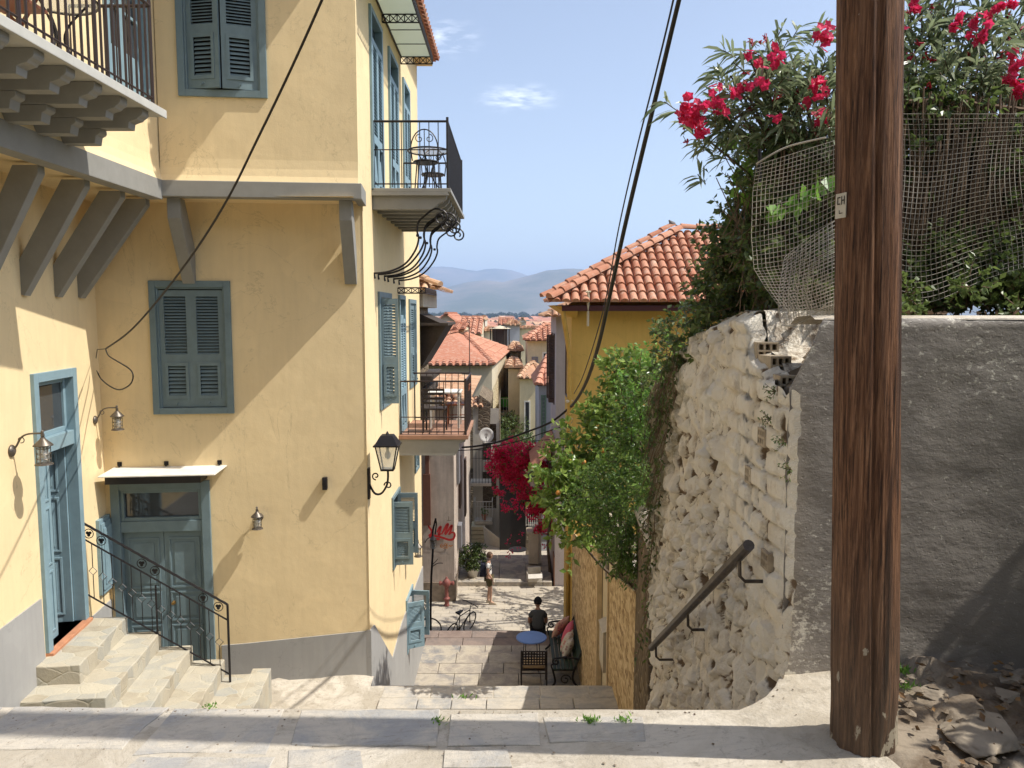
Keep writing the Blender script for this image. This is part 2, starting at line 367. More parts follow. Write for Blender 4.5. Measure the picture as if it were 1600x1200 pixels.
def osb():
    t = NT('chipboard'); v = t.n('ShaderNodeTexVoronoi'); v.inputs['Scale'].default_value = 7; v.inputs['Randomness'].default_value = 1
    wv = t.n('ShaderNodeTexNoise'); wv.inputs['Scale'].default_value = 6; t.l(t.coord(), wv.inputs[0])
    t.l(t.mixc(.15, t.coord((1, 1, 2.2), rot=(.9, 0, 0)), wv.outputs['Color']), v.inputs[0])
    sp = t.n('ShaderNodeSeparateColor'); t.l(v.outputs['Color'], sp.inputs[0])
    v2 = t.n('ShaderNodeTexVoronoi'); v2.inputs['Scale'].default_value = 16; t.l(t.coord((1, 2.4, 1), rot=(.4, 0, 0)), v2.inputs[0])
    sp2 = t.n('ShaderNodeSeparateColor'); t.l(v2.outputs['Color'], sp2.inputs[0])
    col = t.ramp(t.math('MULTIPLY', t.math('ADD', sp.outputs[0], sp2.outputs[0]), .5), [(.15, (.20, .12, .055)), (.45, (.48, .34, .18)), (.8, (.66, .52, .32))])
    t.col(col).bump(sp.outputs[0], .3, .01); return t.set(.8, 0, .25)
OSB = osb()
DIRT = slab_mat('stony_dirt', (.12, .085, .055), (.17, .125, .085), (.30, .25, .19))
# ------------------------------------------------------------------ the ground: hill, steps, landing, terrace, lower street
def lerp(x, pts):
    if x <= pts[0][0]: return pts[0][1]
    for (a, p), (b, q) in zip(pts, pts[1:]):
        if x <= b: return p+(q-p)*(x-a)/(b-a)
    return pts[-1][1]
TERRZ = [(-120, 40), (-40, 24), (-18, 15), (-7, 6.5), (-3.2, .4), (-2.5, -.2), (1.2, -.5), (2.6, -.55), (9, -4.4), (14.5, -6.9), (18.5, -6.95), (22, -8.4), (28, -8.6), (34, -10.2), (60, -14), (100, -17), (250, -21.5), (700, -22.5), (60000, -22.5)]
ys = [-120, -80, -40, -25, -18, -14, -10, -7, -5, -3.2, -2.5, 0, 2, 3, 4, 6, 9, 12, 14.5, 18.5, 22, 28, 34, 45, 60, 80, 100, 150, 250, 450, 700, 1200, 2500, 5000, 9000, 16000]
xs = [-6000, -2500, -900, -300, -120, -50, -25, -12, -6.5, -3, 0, 3, 6.5, 12, 25, 50, 120, 300, 900, 2500, 6000]
mb = MB(); vs = []
for y in ys:
    for x in xs: vs.append((x, y, lerp(y, TERRZ)-(.12*random.random() if abs(x) > 7 and y < 300 else 0)))
fs = []; nx = len(xs)
for i in range(len(ys)-1):
    for j in range(nx-1): fs.append((i*nx+j, i*nx+j+1, (i+1)*nx+j+1, (i+1)*nx+j))
mb.add(vs, fs)
t = NT('plain_fields'); t.col(t.mixc(t.ramp(t.noise(.01, 6, .6), [(.4, 0), (.6, 1)]), (.07, .085, .035), (.17, .14, .08))); GR = t.set(.95)
struct('ground', mb, GR)
# foreground pavement: sloping slightly down to the left, front edge above the street steps
def fgz(x, y):
    z = .062*(x-1.2) if x < 1.2 else 0
    if x > 1.25: z += .05*min(1, (x-1.25)/.6)*max(0, min(1, (y-2.2)/1.2))
    return z
def edge_y(x): return lerp(x, [(-9, 4.2), (-2.4, 3.43), (0, 3.13), (.6, 3.06), (.95, 3.02), (1.12, 3.15), (1.2, 3.32), (1.4, 3.36)])
mb = MB(); nx, ny = 150, 60; vs = []
for i in range(ny+1):
    for j in range(nx+1):
        x = -9+10.42*j/nx; y = -2+(edge_y(x)+2)*(1-(1-i/ny)**1.6)
        n = (noise.fractal(Vector((x*1.6, y*1.6, 0)), 1, 2, 5)*.012+noise.fractal(Vector((x*9, y*9, 3)), 1, 2, 4)*.004) if i < ny else -.004
        # mortar collar heaped round the foot of the pole
        d = math.hypot(x-1.3, y-2.72); n += .07*max(0, 1-d/.34)**1.5
        vs.append((x, y, fgz(x, y)-.004+n*.55))
fs = [(i*(nx+1)+j, i*(nx+1)+j+1, (i+1)*(nx+1)+j+1, (i+1)*(nx+1)+j) for i in range(ny) for j in range(nx)]
mb.add(vs, fs, .3)
mb2 = [(-9+10.42*j/nx) for j in range(nx+1)]
for a, b in zip(mb2, mb2[1:]):
    mb.quad([(a, edge_y(a), fgz(a, 3)-.006), (b, edge_y(b), fgz(b, 3)-.006), (b, edge_y(b)-.02, fgz(b, 3)-.6), (a, edge_y(a)-.02, fgz(a, 3)-.6)][::-1])
struct('pavement', mb, CEM, True)
# worn slabs let into it
mb = MB()
def slab(pts, z0=.0, th=.02, r=None, zf=fgz, jit=.012):
    th = th*.1
    n = len(pts); out = []
    for i in range(n):      # soften outline with extra jittered points
        a = Vector(pts[i]); b = Vector(pts[(i+1) % n]); k = max(1, int((b-a).length/.12))
        for q in range(k):
            p = a+(b-a)*q/k; out.append((p.x+random.uniform(-jit, jit), p.y+random.uniform(-jit, jit)))
    c = Vector((sum(p[0] for p in out)/len(out), sum(p[1] for p in out)/len(out)))
    top = [(c.x+(p[0]-c.x)*.985, c.y+(p[1]-c.y)*.97) for p in out]; m = len(out)
    tz = random.uniform(-.002, .002)
    v = [(p[0], p[1], zf(*p)+z0+th+tz) for p in top]+[(p[0], p[1], zf(*p)+z0-.002+tz*.3) for p in out]+[(p[0], p[1], zf(*p)+z0-.04) for p in out]
    f = [tuple(range(m))]+[(i, m+i, m+(i+1) % m, (i+1) % m) for i in range(m)]+[(m+i, 2*m+i, 2*m+(i+1) % m, m+(i+1) % m) for i in range(m)]
    if sum(out[i][0]*out[(i+1) % m][1]-out[(i+1) % m][0]*out[i][1] for i in range(m)) < 0: f = [tuple(reversed(q)) for q in f]
    mb.add(v, f, random.random() if r is None else r)
def gpx(px, py):
    z = 0
    for _ in range(4): p = onZ(px, py, z); z = fgz(p.x, p.y)
    return (p.x, p.y)
rows = [[(-40,0),(35,1),(262,1),(448,0),(470,1),(690,1),(715,1),(860,0),(1010,1)]]
def prow(x0, x1, y0, y1, sk0=0, sk1=0, r=None, th=.012):
    slab([gpx(x0+sk0, y1), gpx(x1+sk1, y1), gpx(x1, y0), gpx(x0, y0)], 0, th, r)
prow(42, 262, 1106.5, 1160, -70, -62, .5); prow(274, 440, 1108, 1177, -66, -20, .1); prow(470, 686, 1110, 1164, -14, 0, .15)
prow(702, 838, 1114, 1162, 0, 4, .7); prow(852, 1000, 1118, 1158, 4, 10, .8)
prow(215, 432, 1181, 1230, -60, -30, .2, .008); prow(455, 560, 1172, 1210, -10, 10, .6, .008); prow(690, 790, 1172, 1196, 0, 6, .3, .006)
for k in range(7):
    x = -7+.78*k; slab([(x, edge_y(x)-.34), (x+.72, edge_y(x+.72)-.34), (x+.74, edge_y(x+.74)-.01), (x+.02, edge_y(x)-.01)], 0, .012)
for k in range(16):
    x = random.uniform(-4, .8); y = random.uniform(.2, 2.1); a = random.uniform(.2, .42)
    slab([(x+a*cos(q)*1.3, y+a*sin(q)*.8) for q in (.3, 1.5, 2.6, 3.7, 4.8, 5.7)], 0, .006)
struct('paving_slabs', mb, SLAB)
# rocky verge right of the pole
mb = MB(); nx, ny = 200, 170; vs = []
for i in range(ny+1):
    for j in range(nx+1):
        x = 1.30+5.7*(j/nx)**1.3; y = -2+5.36*(i/ny)**.8
        s = min(1, max(0, (x-1.45)/.35)); v = noise.voronoi(Vector((x*4.2, y*5.5, 0)))[0]
        hh = noise.cell(Vector((noise.voronoi(Vector((x*4.2, y*5.5, 0)))[1][0]*3.1)))
        rock = min(.02+.05*hh, max(0, (v[1]-v[0])*.8))+.012*abs(noise.fractal(Vector((x*22, y*22, 4)), .8, 2, 4)); n = noise.fractal(Vector((x*5, y*5, 5)), 1, 2, 7)*.03-abs(noise.noise(Vector((x*7, y*9, 2))))*.03
        d = math.hypot(x-1.3, y-2.72); col = .07*max(0, 1-d/.34)**1.5
        z = fgz(x, y)-.006-.03*max(0, 1-(x-1.3)/.08)+s*(rock+n)+col
        vs.append((x, y, z))
fs = [(i*(nx+1)+j, i*(nx+1)+j+1, (i+1)*(nx+1)+j+1, (i+1)*(nx+1)+j) for i in range(ny) for j in range(nx)]
mb.add(vs, fs, .3); struct('verge', mb, DIRT, True)
# street steps falling at 33 degrees below the pavement edge
mb = MB(); z = -.17; y = 2.88
def tread(y0, y1, z, x0, x1, split=.7, th=.16, r=None):
    x = x0
    while x < x1-.05:
        w_ = min(x1-x, split*random.uniform(.6, 1.4));
        if x1-x-w_ < .2: w_ = x1-x
        mb.box(x+.006, y0+random.uniform(0, .012), z-th, x+w_-.006, y1-random.uniform(0, .012), z-random.uniform(0, .006), r=r); x += w_
nst = 22; run = (9.35-3.1)/nst; dz = (3.9-.32)/nst
for k in range(nst):
    z = -.32-dz*k
    y0 = 3.12 + run*k; tread(y0, y0+run+.03, z, -2.7, 1.3+(.25 if y0 > 6.6 else 0), .8, dz+.05)
struct('street_steps', mb, CEM)  # hidden treads in pale mortar, chosen to bounce light onto the rubble wall
mb = MB()
# landing at the house: mortar band with pale slabs, one low step in it
x = -3.2
mb.box(-5.9, 9.3, -4.3, 1.46, 10.98, -3.925, r=.4)
struct('landing', mb, CEM)
mb = MB()
tread(10.25, 10.56, -3.885, -1.9, 1.5, .55, .06); tread(10.62, 10.97, -3.915, -1.9, 1.5, .62, .06); tread(9.5, 10.2, -3.89, -1.6, 1.5, .8, .06)
struct('landing_slabs', mb, SLAB, bevel=.01)
mb = MB(); nst = 13; run = (14.9-10.98)/nst; dz = 2.5/(nst+1)
for k in range(nst): tread(10.98+run*k, 10.98+run*(k+1)+.03, -3.9-dz*(k+1), -2.14, 1.5, .7, dz+.05)
struct('lower_steps', mb, SLAB)
mb = MB(); random.seed(3)
for (y0, y1, z) in ((14.92, 15.5, -6.4), (15.5, 15.95, -6.4), (15.95, 16.5, -6.4), (16.5, 17.0, -6.4), (17.0, 17.6, -6.4), (17.6, 17.98, -6.41)): tread(y0, y1, z, -2.14, 1.5, .75, .3)
struct('terrace', mb, TERR, bevel=.008)
mb = MB(); tread(17.99, 18.45, -6.43, -2.14, 1.5, .8, .3); tread(18.46, 18.9, -6.43, -2.6, 1.5, .9, .3)
struct('terrace_edge', mb, TERR_R, bevel=.01)
mb = MB()
for k in range(9): tread(18.9+.33*k, 18.9+.33*(k+1)+.02, -6.43-.165*(k+1), -3.2, 1.5, .9, .3)
struct('plaza_steps', mb, TERR)
mb = MB(); mb.box(-9, 21.6, -8.2, 12, 26.1, -7.9); struct('plaza', mb, COB)
mb = MB(); tread(26.1, 26.45, -7.74, -1.9, 1.4, 1.1, .3); tread(26.45, 28.4, -7.75, -1.9, 1.4, 1.1, .3); tread(28.4, 29.2, -7.76, -1.9, 1.4, 1.1, .3)
struct('street_kerb_steps', mb, TERR, bevel=.01)
mb = MB(); mb.hexa([(-1.9, 29.2, -9.2), (1.5, 29.2, -9.2), (3.4, 80, -17), (-2.2, 80, -17), (-1.9, 29.2, -8.3), (1.5, 29.2, -8.3), (3.4, 80, -15), (-2.2, 80, -15)])
struct('lower_street', mb, COB)

# ------------------------------------------------------------------ helpers for buildings
def wall(mb, x0, x1, z0, z1, holes=(), reveal=.16, y=0, thick=None):
    xs_ = sorted({x0, x1, *[h[0] for h in holes], *[h[1] for h in holes]}); zs_ = sorted({z0, z1, *[h[2] for h in holes], *[h[3] for h in holes]})
    for a, b in zip(xs_, xs_[1:]):
        for c, d in zip(zs_, zs_[1:]):
            mx, mz = (a+b)/2, (c+d)/2
            if any(h[0] < mx < h[1] and h[2] < mz < h[3] for h in holes): continue
            if b > x1+1e-6 or a < x0-1e-6: continue
            mb.quad([(a, y, c), (b, y, c), (b, y, d), (a, y, d)])
    for (a, b, c, d) in holes:
        q = y+reveal
        mb.quad([(a, y, c), (a, q, c), (a, q, d), (a, y, d)]); mb.quad([(b, y, c), (b, y, d), (b, q, d), (b, q, c)])
        mb.quad([(a, y, d), (a, q, d), (b, q, d), (b, y, d)]); mb.quad([(a, y, c), (b, y, c), (b, q, c), (a, q, c)])
def louvers(mb, x0, x1, z0, z1, n, y0, y1):
    p = (z1-z0)/n
    for i in range(n):
        z = z0+p*i
        mb.hexa([(x0, y0, z), (x1, y0, z), (x1, y1, z+p*.6), (x0, y1, z+p*.6), (x0, y0, z+p*.15), (x1, y0, z+p*.15), (x1, y1, z+p*.75), (x0, y1, z+p*.75)])
def leaf_mb(w, h, t=.035, lower=.30, hatch=True, n1=18, n2=8):
    m = MB(); s = min(.075, w*.16)
    m.box(0, 0, 0, s, t, h); m.box(w-s, 0, 0, w, t, h); m.box(s, 0, 0, w-s, t, .12); m.box(s, 0, h-.09, w-s, t, h)
    zl = h*lower+.12
    m.box(s, 0, zl, w-s, t, zl+.13); louvers(m, s, w-s, zl+.13, h-.09, n1, t*.15, t*.9)
    if hatch:
        m.box(s-.012, -.012, .115, w-s+.012, -.0, .16); m.box(s-.012, -.012, zl-.03, w-s+.012, -.0, zl+.02)
        m.box(s-.012, -.012, .16, s+.03, -.0, zl-.03); m.box(w-s-.03, -.012, .16, w-s+.012, -.0, zl-.03)
        m.box(w/2-.008, -.03, .05, w/2+.008, -.0, .065); m.box(w/2-.02, -.035, .03, w/2-.008, -.02, .065)
    louvers(m, s+.03, w-s-.03, .16, zl-.02, n2, t*.15, t*.9)
    return m
def frame_mb(w, h, fw=.09, d=.10, sill=True):
    m = MB(); o = .035
    m.box(0, -o, 0, fw, d, h); m.box(w-fw, -o, 0, w, d, h); m.box(fw, -o, h-fw, w-fw, d, h); m.box(fw, -o, 0, w-fw, d, fw)
    m.box(fw, -.01, fw, fw+.025, d, h-fw); m.box(w-fw-.025, -.01, fw, w-fw, d, h-fw)
    m.box(fw+.025, -.01, h-fw-.025, w-fw-.025, d, h-fw)
    return m
def shutter_window(parent, F, x0, x1, z0, z1, ang=(0, 0), mat=None, fw=.09, hatch=True, name='window', n1=18, n2=8, lower=.3, back=True, yo=.012):
    mat = mat or BLUE; w_ = x1-x0; h = z1-z0
    fo = frame_mb(w_, h, fw).build(name, mat, parent, F @ Matrix.Translation((x0, 0, z0)), bevel=.004)
    lw = (w_-2*fw-.05)/2; lh = h-2*fw-.05
    L = leaf_mb(lw, lh, .035, lower, hatch, n1, n2)
    for s, an in ((0, ang[0]), (1, ang[1])):
        hx = fw+.025 if s == 0 else w_-fw-.025
        M = W[fo.name] @ Matrix.Translation((hx, yo, fw+.01)) @ Matrix.Rotation(R_(-an if s == 0 else an), 4, 'Z')
        if s: M = M @ Matrix.Translation((-lw, 0, 0))
        L.build('shutter', mat, fo, M)
    if back:
        b = MB(); b.box(fw*.8, .105, fw*.8, w_-fw*.8, .11, h-fw*.8); b.build('pane', GLASS if max(ang) > 30 else DARK, fo)  # behind closed shutters a dark sheet stands in for the unlit room
    return fo
def tile_plane(mb, poly, sp=.2, tl=.36, rad=.088, detail=6, off=.0):
    # poly: 3-D polygon, first edge the eave; rows of barrel tiles run from the eave up the slope
    P = [Vector(p) for p in poly]; u = (P[1]-P[0]).normalized(); n = (P[1]-P[0]).cross(P[2]-P[0]).normalized()
    if n.z < 0: n = -n
    v = n.cross(u)
    if v.z < 0: v = -v
    Q = [((p-P[0]).dot(u), (p-P[0]).dot(v)) for p in P]
    mb.quad([p-n*.005 for p in P] if n.dot((P[1]-P[0]).cross(P[2]-P[0])) > 0 else [p-n*.005 for p in P][::-1], .1)
    umin = min(q[0] for q in Q); umax = max(q[0] for q in Q); N = max(1, int(round((umax-umin)/sp))); sp = (umax-umin)/N
    for i in range(N):
        x = umin+sp*(i+.5); c = []
        for a, b in zip(Q, Q[1:]+Q[:1]):
            if (a[0]-x)*(b[0]-x) < 0: c.append(a[1]+(b[1]-a[1])*(x-a[0])/(b[0]-a[0]))
        if len(c) < 2: continue
        s0, s1 = min(c), max(c); s = s0-.05
        while s < s1-.04:
            e = min(s+tl+.04, s1); j = random.uniform(-.008, .008); rr = random.random(); vs = []
            for (ss, r_, lift) in ((s, rad, .03), (e, rad*.82, .0)):
                for k in range(detail+1):
                    an = pi*k/detail; vs.append(P[0]+u*(x+j+cos(an)*r_)+v*ss+n*(off+lift+sin(an)*r_))
            m = detail+1
            mb.add(vs, [(k, k+1, m+k+1, m+k) for k in range(detail)]+[tuple(range(m))], rr)
            s += tl
def ridge_tiles(mb, a, b, rad=.11, tl=.38, detail=6):
    a = Vector(a); b = Vector(b); d = b-a; L = d.length; d.normalize(); u = d.cross(Vector((0, 0, 1))).normalized(); n = u.cross(d)
    k = max(1, int(L/tl)); tl = L/k
    for i in range(k):
        vs = []; m = detail+1; rr = random.random()
        for (s, r_, l) in ((i*tl-.03, rad, .035), ((i+1)*tl+.02, rad*.85, .01)):
            for q in range(m):
                an = pi*q/detail; vs.append(a+d*s+u*cos(an)*r_+n*(l+sin(an)*r_))
        mb.add(vs, [(q, q+1, m+q+1, m+q) for q in range(detail)]+[tuple(range(m))], rr)
# ------------------------------------------------------------------ the yellow corner house
random.seed(11)
RM = Matrix.Translation((-2.14, 11.18, 0)) @ Matrix.Rotation(R_(6), 4, 'Z') @ Matrix.Translation((2.14, -11, 0))
FF = RM @ frame(0, 11, 0, 0); FR = frame(-2.14, 0, 0, 90); UF = RM @ frame(0, 10.4, 0, 0); FB = frame(-4.64, 0, 0, 90)
LANG = math.degrees(math.atan2(1, -.117)); FL = frame(-5.84, 11, 0, LANG)
house = thing('corner_house', 'yellow stucco corner house with blue-grey shutters and overhanging upper floor', 'house', frame(-3.5, 12, -3.9))
winsR = [('lower', 12.31, 13.57, .04, 1.95), ('w3', 15.94, 17.05, .04, 1.9), ('w4', 13.38, 14.3, -2.98, -1.66), ('w5', 14.98, 15.95, -5.28, -4.15), ('small', 16.6, 17.3, -1.9, -.85)]
doorsR = [(11.9, 12.96, 3.47, 6.2), (13.66, 14.71, 3.47, 6.18), (15.4, 16.36, 3.47, 6.18), (14.5, 15.3, -.68, 1.95)]
hR = [(a+.06, b-.06, c+.06, d-.06) for _, a, b, c, d in winsR]+[(a+.06, b-.06, c, d-.06) for a, b, c, d in doorsR]
m = MB(); wall(m, -6.1, -2.14, -4.2, 3.3, [(-5.7, -4.45, -3.62, -.86), (-5.06, -4.07, .23, 2.0)], .14); m.build('wall', YEL, house, FF)
m = MB(); wall(m, 10.58, 17.85, 3.2, 7.35, [h for h in hR if h[2] > 3], .14); wall(m, 11.17, 17.85, -7, 3.2, [h for h in hR if h[2] < 3], .14)
m.quad([(17.85, 0, -8), (17.85, 5, -8), (17.85, 5, 7.35), (17.85, 0, 7.35)]); m.build('wall', YEL, house, FR)
m = MB(); wall(m, -8, .02, -4.5, 3.3, [(-2.07, -1.09, -2.46, .84)], .34); m.build('wall', YEL, house, FL)
def flare_wall(m, x0, x1, z0, z1, holes, rev=.1):     # plaster kicks outward a little over the beam
    wall(m, x0, x1, z0+.32, z1, holes, rev)
    pr_ = [(0, .32), (-.008, .2), (-.025, .1), (-.05, .03), (-.06, 0)]
    for (a, b), (c, d) in zip(pr_, pr_[1:]): m.quad([(x0, c, z0+d), (x1, c, z0+d), (x1, a, z0+b), (x0, a, z0+b)])
m = MB(); flare_wall(m, -4.7, -2.14, 3.32, 7.35, [(-4.36, -3.37, 4.5, 6.4)]); m.build('wall', YEL, house, UF, smooth=False)
m = MB(); flare_wall(m, 3, 10.4, 3.32, 7.35, [(9.1, 10.05, 4.3, 6.5)]); m.build('wall', YEL, house, FB)
m = MB(); m.quad([(-6.4, 3, 3.14), (-6.4, 11.1, 3.14), (-4.62, 11.1, 3.14), (-4.62, 3, 3.14)][::-1]); m.quad([(-4.66, 10.38, 3.15), (-2.12, 10.38, 3.15), (-2.12, 11.1, 3.15), (-4.66, 11.1, 3.15)][::-1])
m.box(-5.95, 3.2, 2.93, -5.2, 10.9, 3.12, r=.2) if False else None
m.build('soffit', YEL, house, Matrix())
# plinths
m = MB(); m.prism([(-4.3, -4.3), (-2.12, -4.3), (-2.12, -3.15), (-4.0, -3.27), (-4.3, -3.28)], 'y', -.018, .05); m.build('plinth', PLINTH, house, FF)
m = MB(); m.prism([(11.155, -4.3), (12.4, -5.4), (14.5, -7), (17.86, -7), (17.86, -4.4), (14.3, -4.36), (13.2, -4.52), (12.2, -3.75), (11.5, -3.2), (11.155, -3.14)], 'y', -.018, .05); m.build('plinth', PLINTH, house, FR)
m = MB(); m.prism([(-8, -4.5), (-.2, -4.5), (-.2, -2.52), (-2.18, -2.52), (-2.2, -1.76), (-8, -1.76)], 'y', -.018, .05); m.build('plinth', PLINTH, house, FL)
# beams, struts
m = MB(); m.box(-4.72, 10.31, 3.13, -2.09, 10.5, 3.34); m.box(-2.2, 10.5, 3.13, -2.09, 11.02, 3.34); m.build('beam', GREYW, house, RM, bevel=.008)
m = MB(); m.box(-4.78, 3, 3.09, -4.58, 10.26, 3.345); m.build('beam', GREYW, house, Matrix(), bevel=.006)
for Y in (6.3, 7.15, 8.0, 8.85, 9.65, 10.3):
    wx = -5.84+.117*(11-Y)
    m = MB(); m.prism([(wx-.05, 1.84), (wx+.04, 1.80), (-4.80, 3.02), (-4.80, 3.1), (-5.06, 3.1), (wx-.05, 2.12)], 'y', Y-.06, Y+.06); m.build('strut', GREYW, house, Matrix(), bevel=.006)
for X in (-4.56, -2.32):
    m = MB(); m.prism([(11.02, 2.02), (10.95, 2.02), (10.42, 2.86), (10.42, 3.13), (10.62, 3.13), (11.02, 2.5)], 'x', X-.085, X+.085); m.build('strut', GREYW, house, RM, bevel=.006)
# roof
m = MB(); tile_plane(m, [(-1.72, 9.75, 7.3), (-1.72, 18.05, 7.3), (-4.6, 15.2, 8.5), (-4.6, 12.6, 8.5)], .21, .38)
tile_plane(m, [(-6, 9.75, 7.3), (-1.72, 9.75, 7.3), (-4.6, 12.6, 8.5), (-6, 12.6, 8.5)], .21, .38, detail=4)
m.quad([(-1.72, 18.05, 7.3), (-9, 18.05, 7.3), (-9, 15.2, 8.5), (-4.6, 15.2, 8.5)])
m.quad([(-4.05, 3, 7.3), (-4.05, 9.75, 7.3), (-6, 9.75, 7.9), (-9, 3, 8.3)]); m.quad([(-9, 9.7, 7.9), (-6, 9.7, 7.9), (-6, 12.6, 8.5), (-9, 12.6, 8.5)])
m.build('roof', TILE, house, Matrix())
m = MB(); m.box(-2.3, 9.82, 7.18, -1.80, 17.98, 7.27); m.box(-4.7, 9.82, 7.18, -2.3, 10.5, 7.27); m.box(-4.7, 3, 7.18, -4.12, 9.82, 7.27)
m.build('eave', YEL, house, Matrix())
# ---- windows
shutter_window(house, FF, -5.12, -4.01, .17, 2.06, n1=19)
shutter_window(house, UF, -4.43, -3.30, 4.43, 6.5, (16, 13), n1=24, n2=9)
w1_ = shutter_window(house, FR, 12.31, 13.57, .04, 1.95, (0, 2), yo=-.02)
leaf_mb(.27, 1.70, .035, .3, True, 18, 8).build('shutter', BLUE, w1_, FR @ Matrix.Translation((12.42, -.03, .14)) @ Matrix.Rotation(R_(-84), 4, 'Z'))
shutter_window(house, FR, 15.94, 17.05, .04, 1.9, (2, 6), yo=-.03)
shutter_window(house, FR, 13.38, 14.3, -2.98, -1.66, (84, 92), fw=.06, n1=17)
shutter_window(house, FR, 14.98, 15.95, -5.28, -4.15, (62, 84), BLUE_L, fw=.06, n1=12)
shutter_window(house, FR, 16.6, 17.3, -1.9, -.85, (3, 3), fw=.06, n1=12)
def door_leaf(w_, h, panels, t=.05, mat=BLUE, parent=None, M=None, name='door_leaf'):
    m = MB(); m.box(0, 0, 0, w_, t, h)
    for (a, b, c, d) in panels:
        for (i, y) in ((0, -.012), (.03, -.004)):
            pass
        f = .03
        m.box(a, -.014, c, b, 0, c+f); m.box(a, -.014, d-f, b, 0, d); m.box(a, -.014, c+f, a+f, 0, d-f); m.box(b-f, -.014, c+f, b, 0, d-f)
        e = .075
        if b-a > 2.6*e: m.hexa([(a+e, -.001, c+e), (b-e, -.001, c+e), (b-e, .01, c+e), (a+e, .01, c+e), (a+e, -.001, d-e), (b-e, -.001, d-e), (b-e, .01, d-e), (a+e, .01, d-e)]); m.prism([(a+e, c+e), (b-e, c+e), (b-e, d-e), (a+e, d-e)], 'y', -.010, 0)
    return m.build(name, mat, parent, M, bevel=.004)
# front double door with transom light
D = FF @ Matrix.Translation((-5.76, 0, -3.62)); m = MB(); w_, h = 1.37, 2.82
m.box(0, -.04, 0, .12, .13, h); m.box(w_-.12, -.04, 0, w_, .13, h); m.box(.12, -.04, h-.12, w_-.12, .13, h); m.box(.12, -.02, 2.08, w_-.12, .12, 2.24)
m.box(.12, 0, 2.24, .17, .1, h-.12); m.box(w_-.17, 0, 2.24, w_-.12, .1, h-.12); m.box(.17, 0, 2.24, w_-.17, .1, 2.29); m.box(.17, 0, h-.17, w_-.17, .1, h-.12)
fd = m.build('door', BLUE, house, D, bevel=.005)
lw = (w_-.24)/2-.003
for k in (0, 1):
    lf = door_leaf(lw, 2.07, [(.06, lw-.06, 1.22, 1.98), (.06, lw-.06, .72, 1.17), (.06, lw-.06, .08, .67)], mat=BLUE, parent=fd, M=D @ Matrix.Translation((.12+k*(lw+.006), .05, 0)))
m = MB(); m.box(.17, .06, 2.29, w_-.17, .07, h-.17); m.build('pane', GLASS, fd)
m = MB(); m.lathe([(.03, 0), (.03, .01), (.012, .02), (.022, .05), (.0, .06)], (w_/2+.1, .05, 1.0), 10, Matrix.Rotation(pi/2, 4, 'X')); m.build('handle', plain('brass', (.35, .22, .08), .35, .9), fd)
# canopy over it
m = MB(); m.hexa([(-5.78, -.36, -.66), (-4.22, -.36, -.66), (-4.14, 0, -.60), (-5.70, 0, -.60), (-5.78, -.36, -.645), (-4.22, -.36, -.645), (-4.14, 0, -.585), (-5.70, 0, -.585)])
cn = m.build('door_canopy', WHITE, house, FF)
m = MB(); m.box(-5.70, -.33, -.765, -4.42, -.30, -.662); m.box(-5.70, -.30, -.765, -5.67, 0, -.665); m.box(-4.45, -.30, -.765, -4.42, 0, -.665); m.build('canopy_rail', IRON, cn)
for x in (-5.62, -4.98, -4.24):
    m = MB(); m.box(x-.03, -.012, -.57, x+.03, 0, -.51); m.box(x-.012, -.03, -.58, x+.012, -.012, -.52); m.lathe([(.008, 0), (.008, .01)], (x, -.022, -.54), 6, Matrix.Rotation(pi/2, 4, 'X')); m.build('bracket_plate', IRON, cn)
# side door in the lit wall, one leaf open
D = FL @ Matrix.Translation((-2.14, 0, -2.46)); w_, h = 1.12, 3.36; m = MB()
m.box(0, -.045, 0, .11, .10, h); m.box(w_-.11, -.045, 0, w_, .10, h); m.box(.11, -.045, h-.11, w_-.11, .10, h)
m.box(.11, -.02, 2.38, w_-.11, .16, 2.56); m.box(.11, .06, 2.56, .17, .14, h-.11); m.box(w_-.17, .06, 2.56, w_-.11, .14, h-.11); m.box(.17, .06, 2.56, w_-.17, .14, 2.62); m.box(.17, .06, h-.17, w_-.17, .14, h-.11)
m.box(.11, .10, 0, .14, .34, 2.38); m.box(w_-.14, .10, 0, w_-.11, .34, 2.38)
sdoor = m.build('door', BLUE_L, house, D, bevel=.005); lw = (w_-.24)/2
door_leaf(lw, 2.36, [(.06, lw-.06, 1.75, 2.28), (.06, lw-.06, .95, 1.68), (.06, lw-.06, .1, .88)], mat=BLUE_L, parent=sdoor, M=D @ Matrix.Translation((.12, .10, 0)))
door_leaf(lw, 2.36, [(.06, lw-.06, 1.75, 2.28), (.06, lw-.06, .95, 1.68), (.06, lw-.06, .1, .88)], mat=BLUE_L, parent=sdoor, M=D @ Matrix.Translation((w_-.12, .14, 0)) @ Matrix.Rotation(R_(-78), 4, 'Z') @ Matrix.Translation((-lw, 0, 0)))
m = MB(); m.box(.17, .09, 2.62, w_-.17, .10, h-.17); m.build('pane', GLASS, sdoor)
m = MB(); m.box(-.3, 1.2, -.1, 1.5, 1.25, 3.4); m.box(-.3, .345, -.1, -.28, 1.2, 3.4); m.box(1.5, .345, -.1, 1.52, 1.2, 3.4); m.build('hallway', DARK, sdoor)  # hall walls painted near-black in place of indoor shade
m = MB(); m.box(.0, -.09, -.05, w_, 1.15, 0); m.build('sill', plain('terracotta_sill', (.48, .22, .12), .8, 0, .2), sdoor, bevel=.006)
# small meter shutter beside the corner
m = MB(); m.box(-.58, -.05, -2.33, -.08, .02, -1.26); m.box(-.55, -.068, -2.27, -.11, -.05, -1.32); m.box(-.5, -.08, -2.2, -.16, -.068, -1.39); pm = m.build('meter_shutter', BLUE_L, house, FL, bevel=.005)
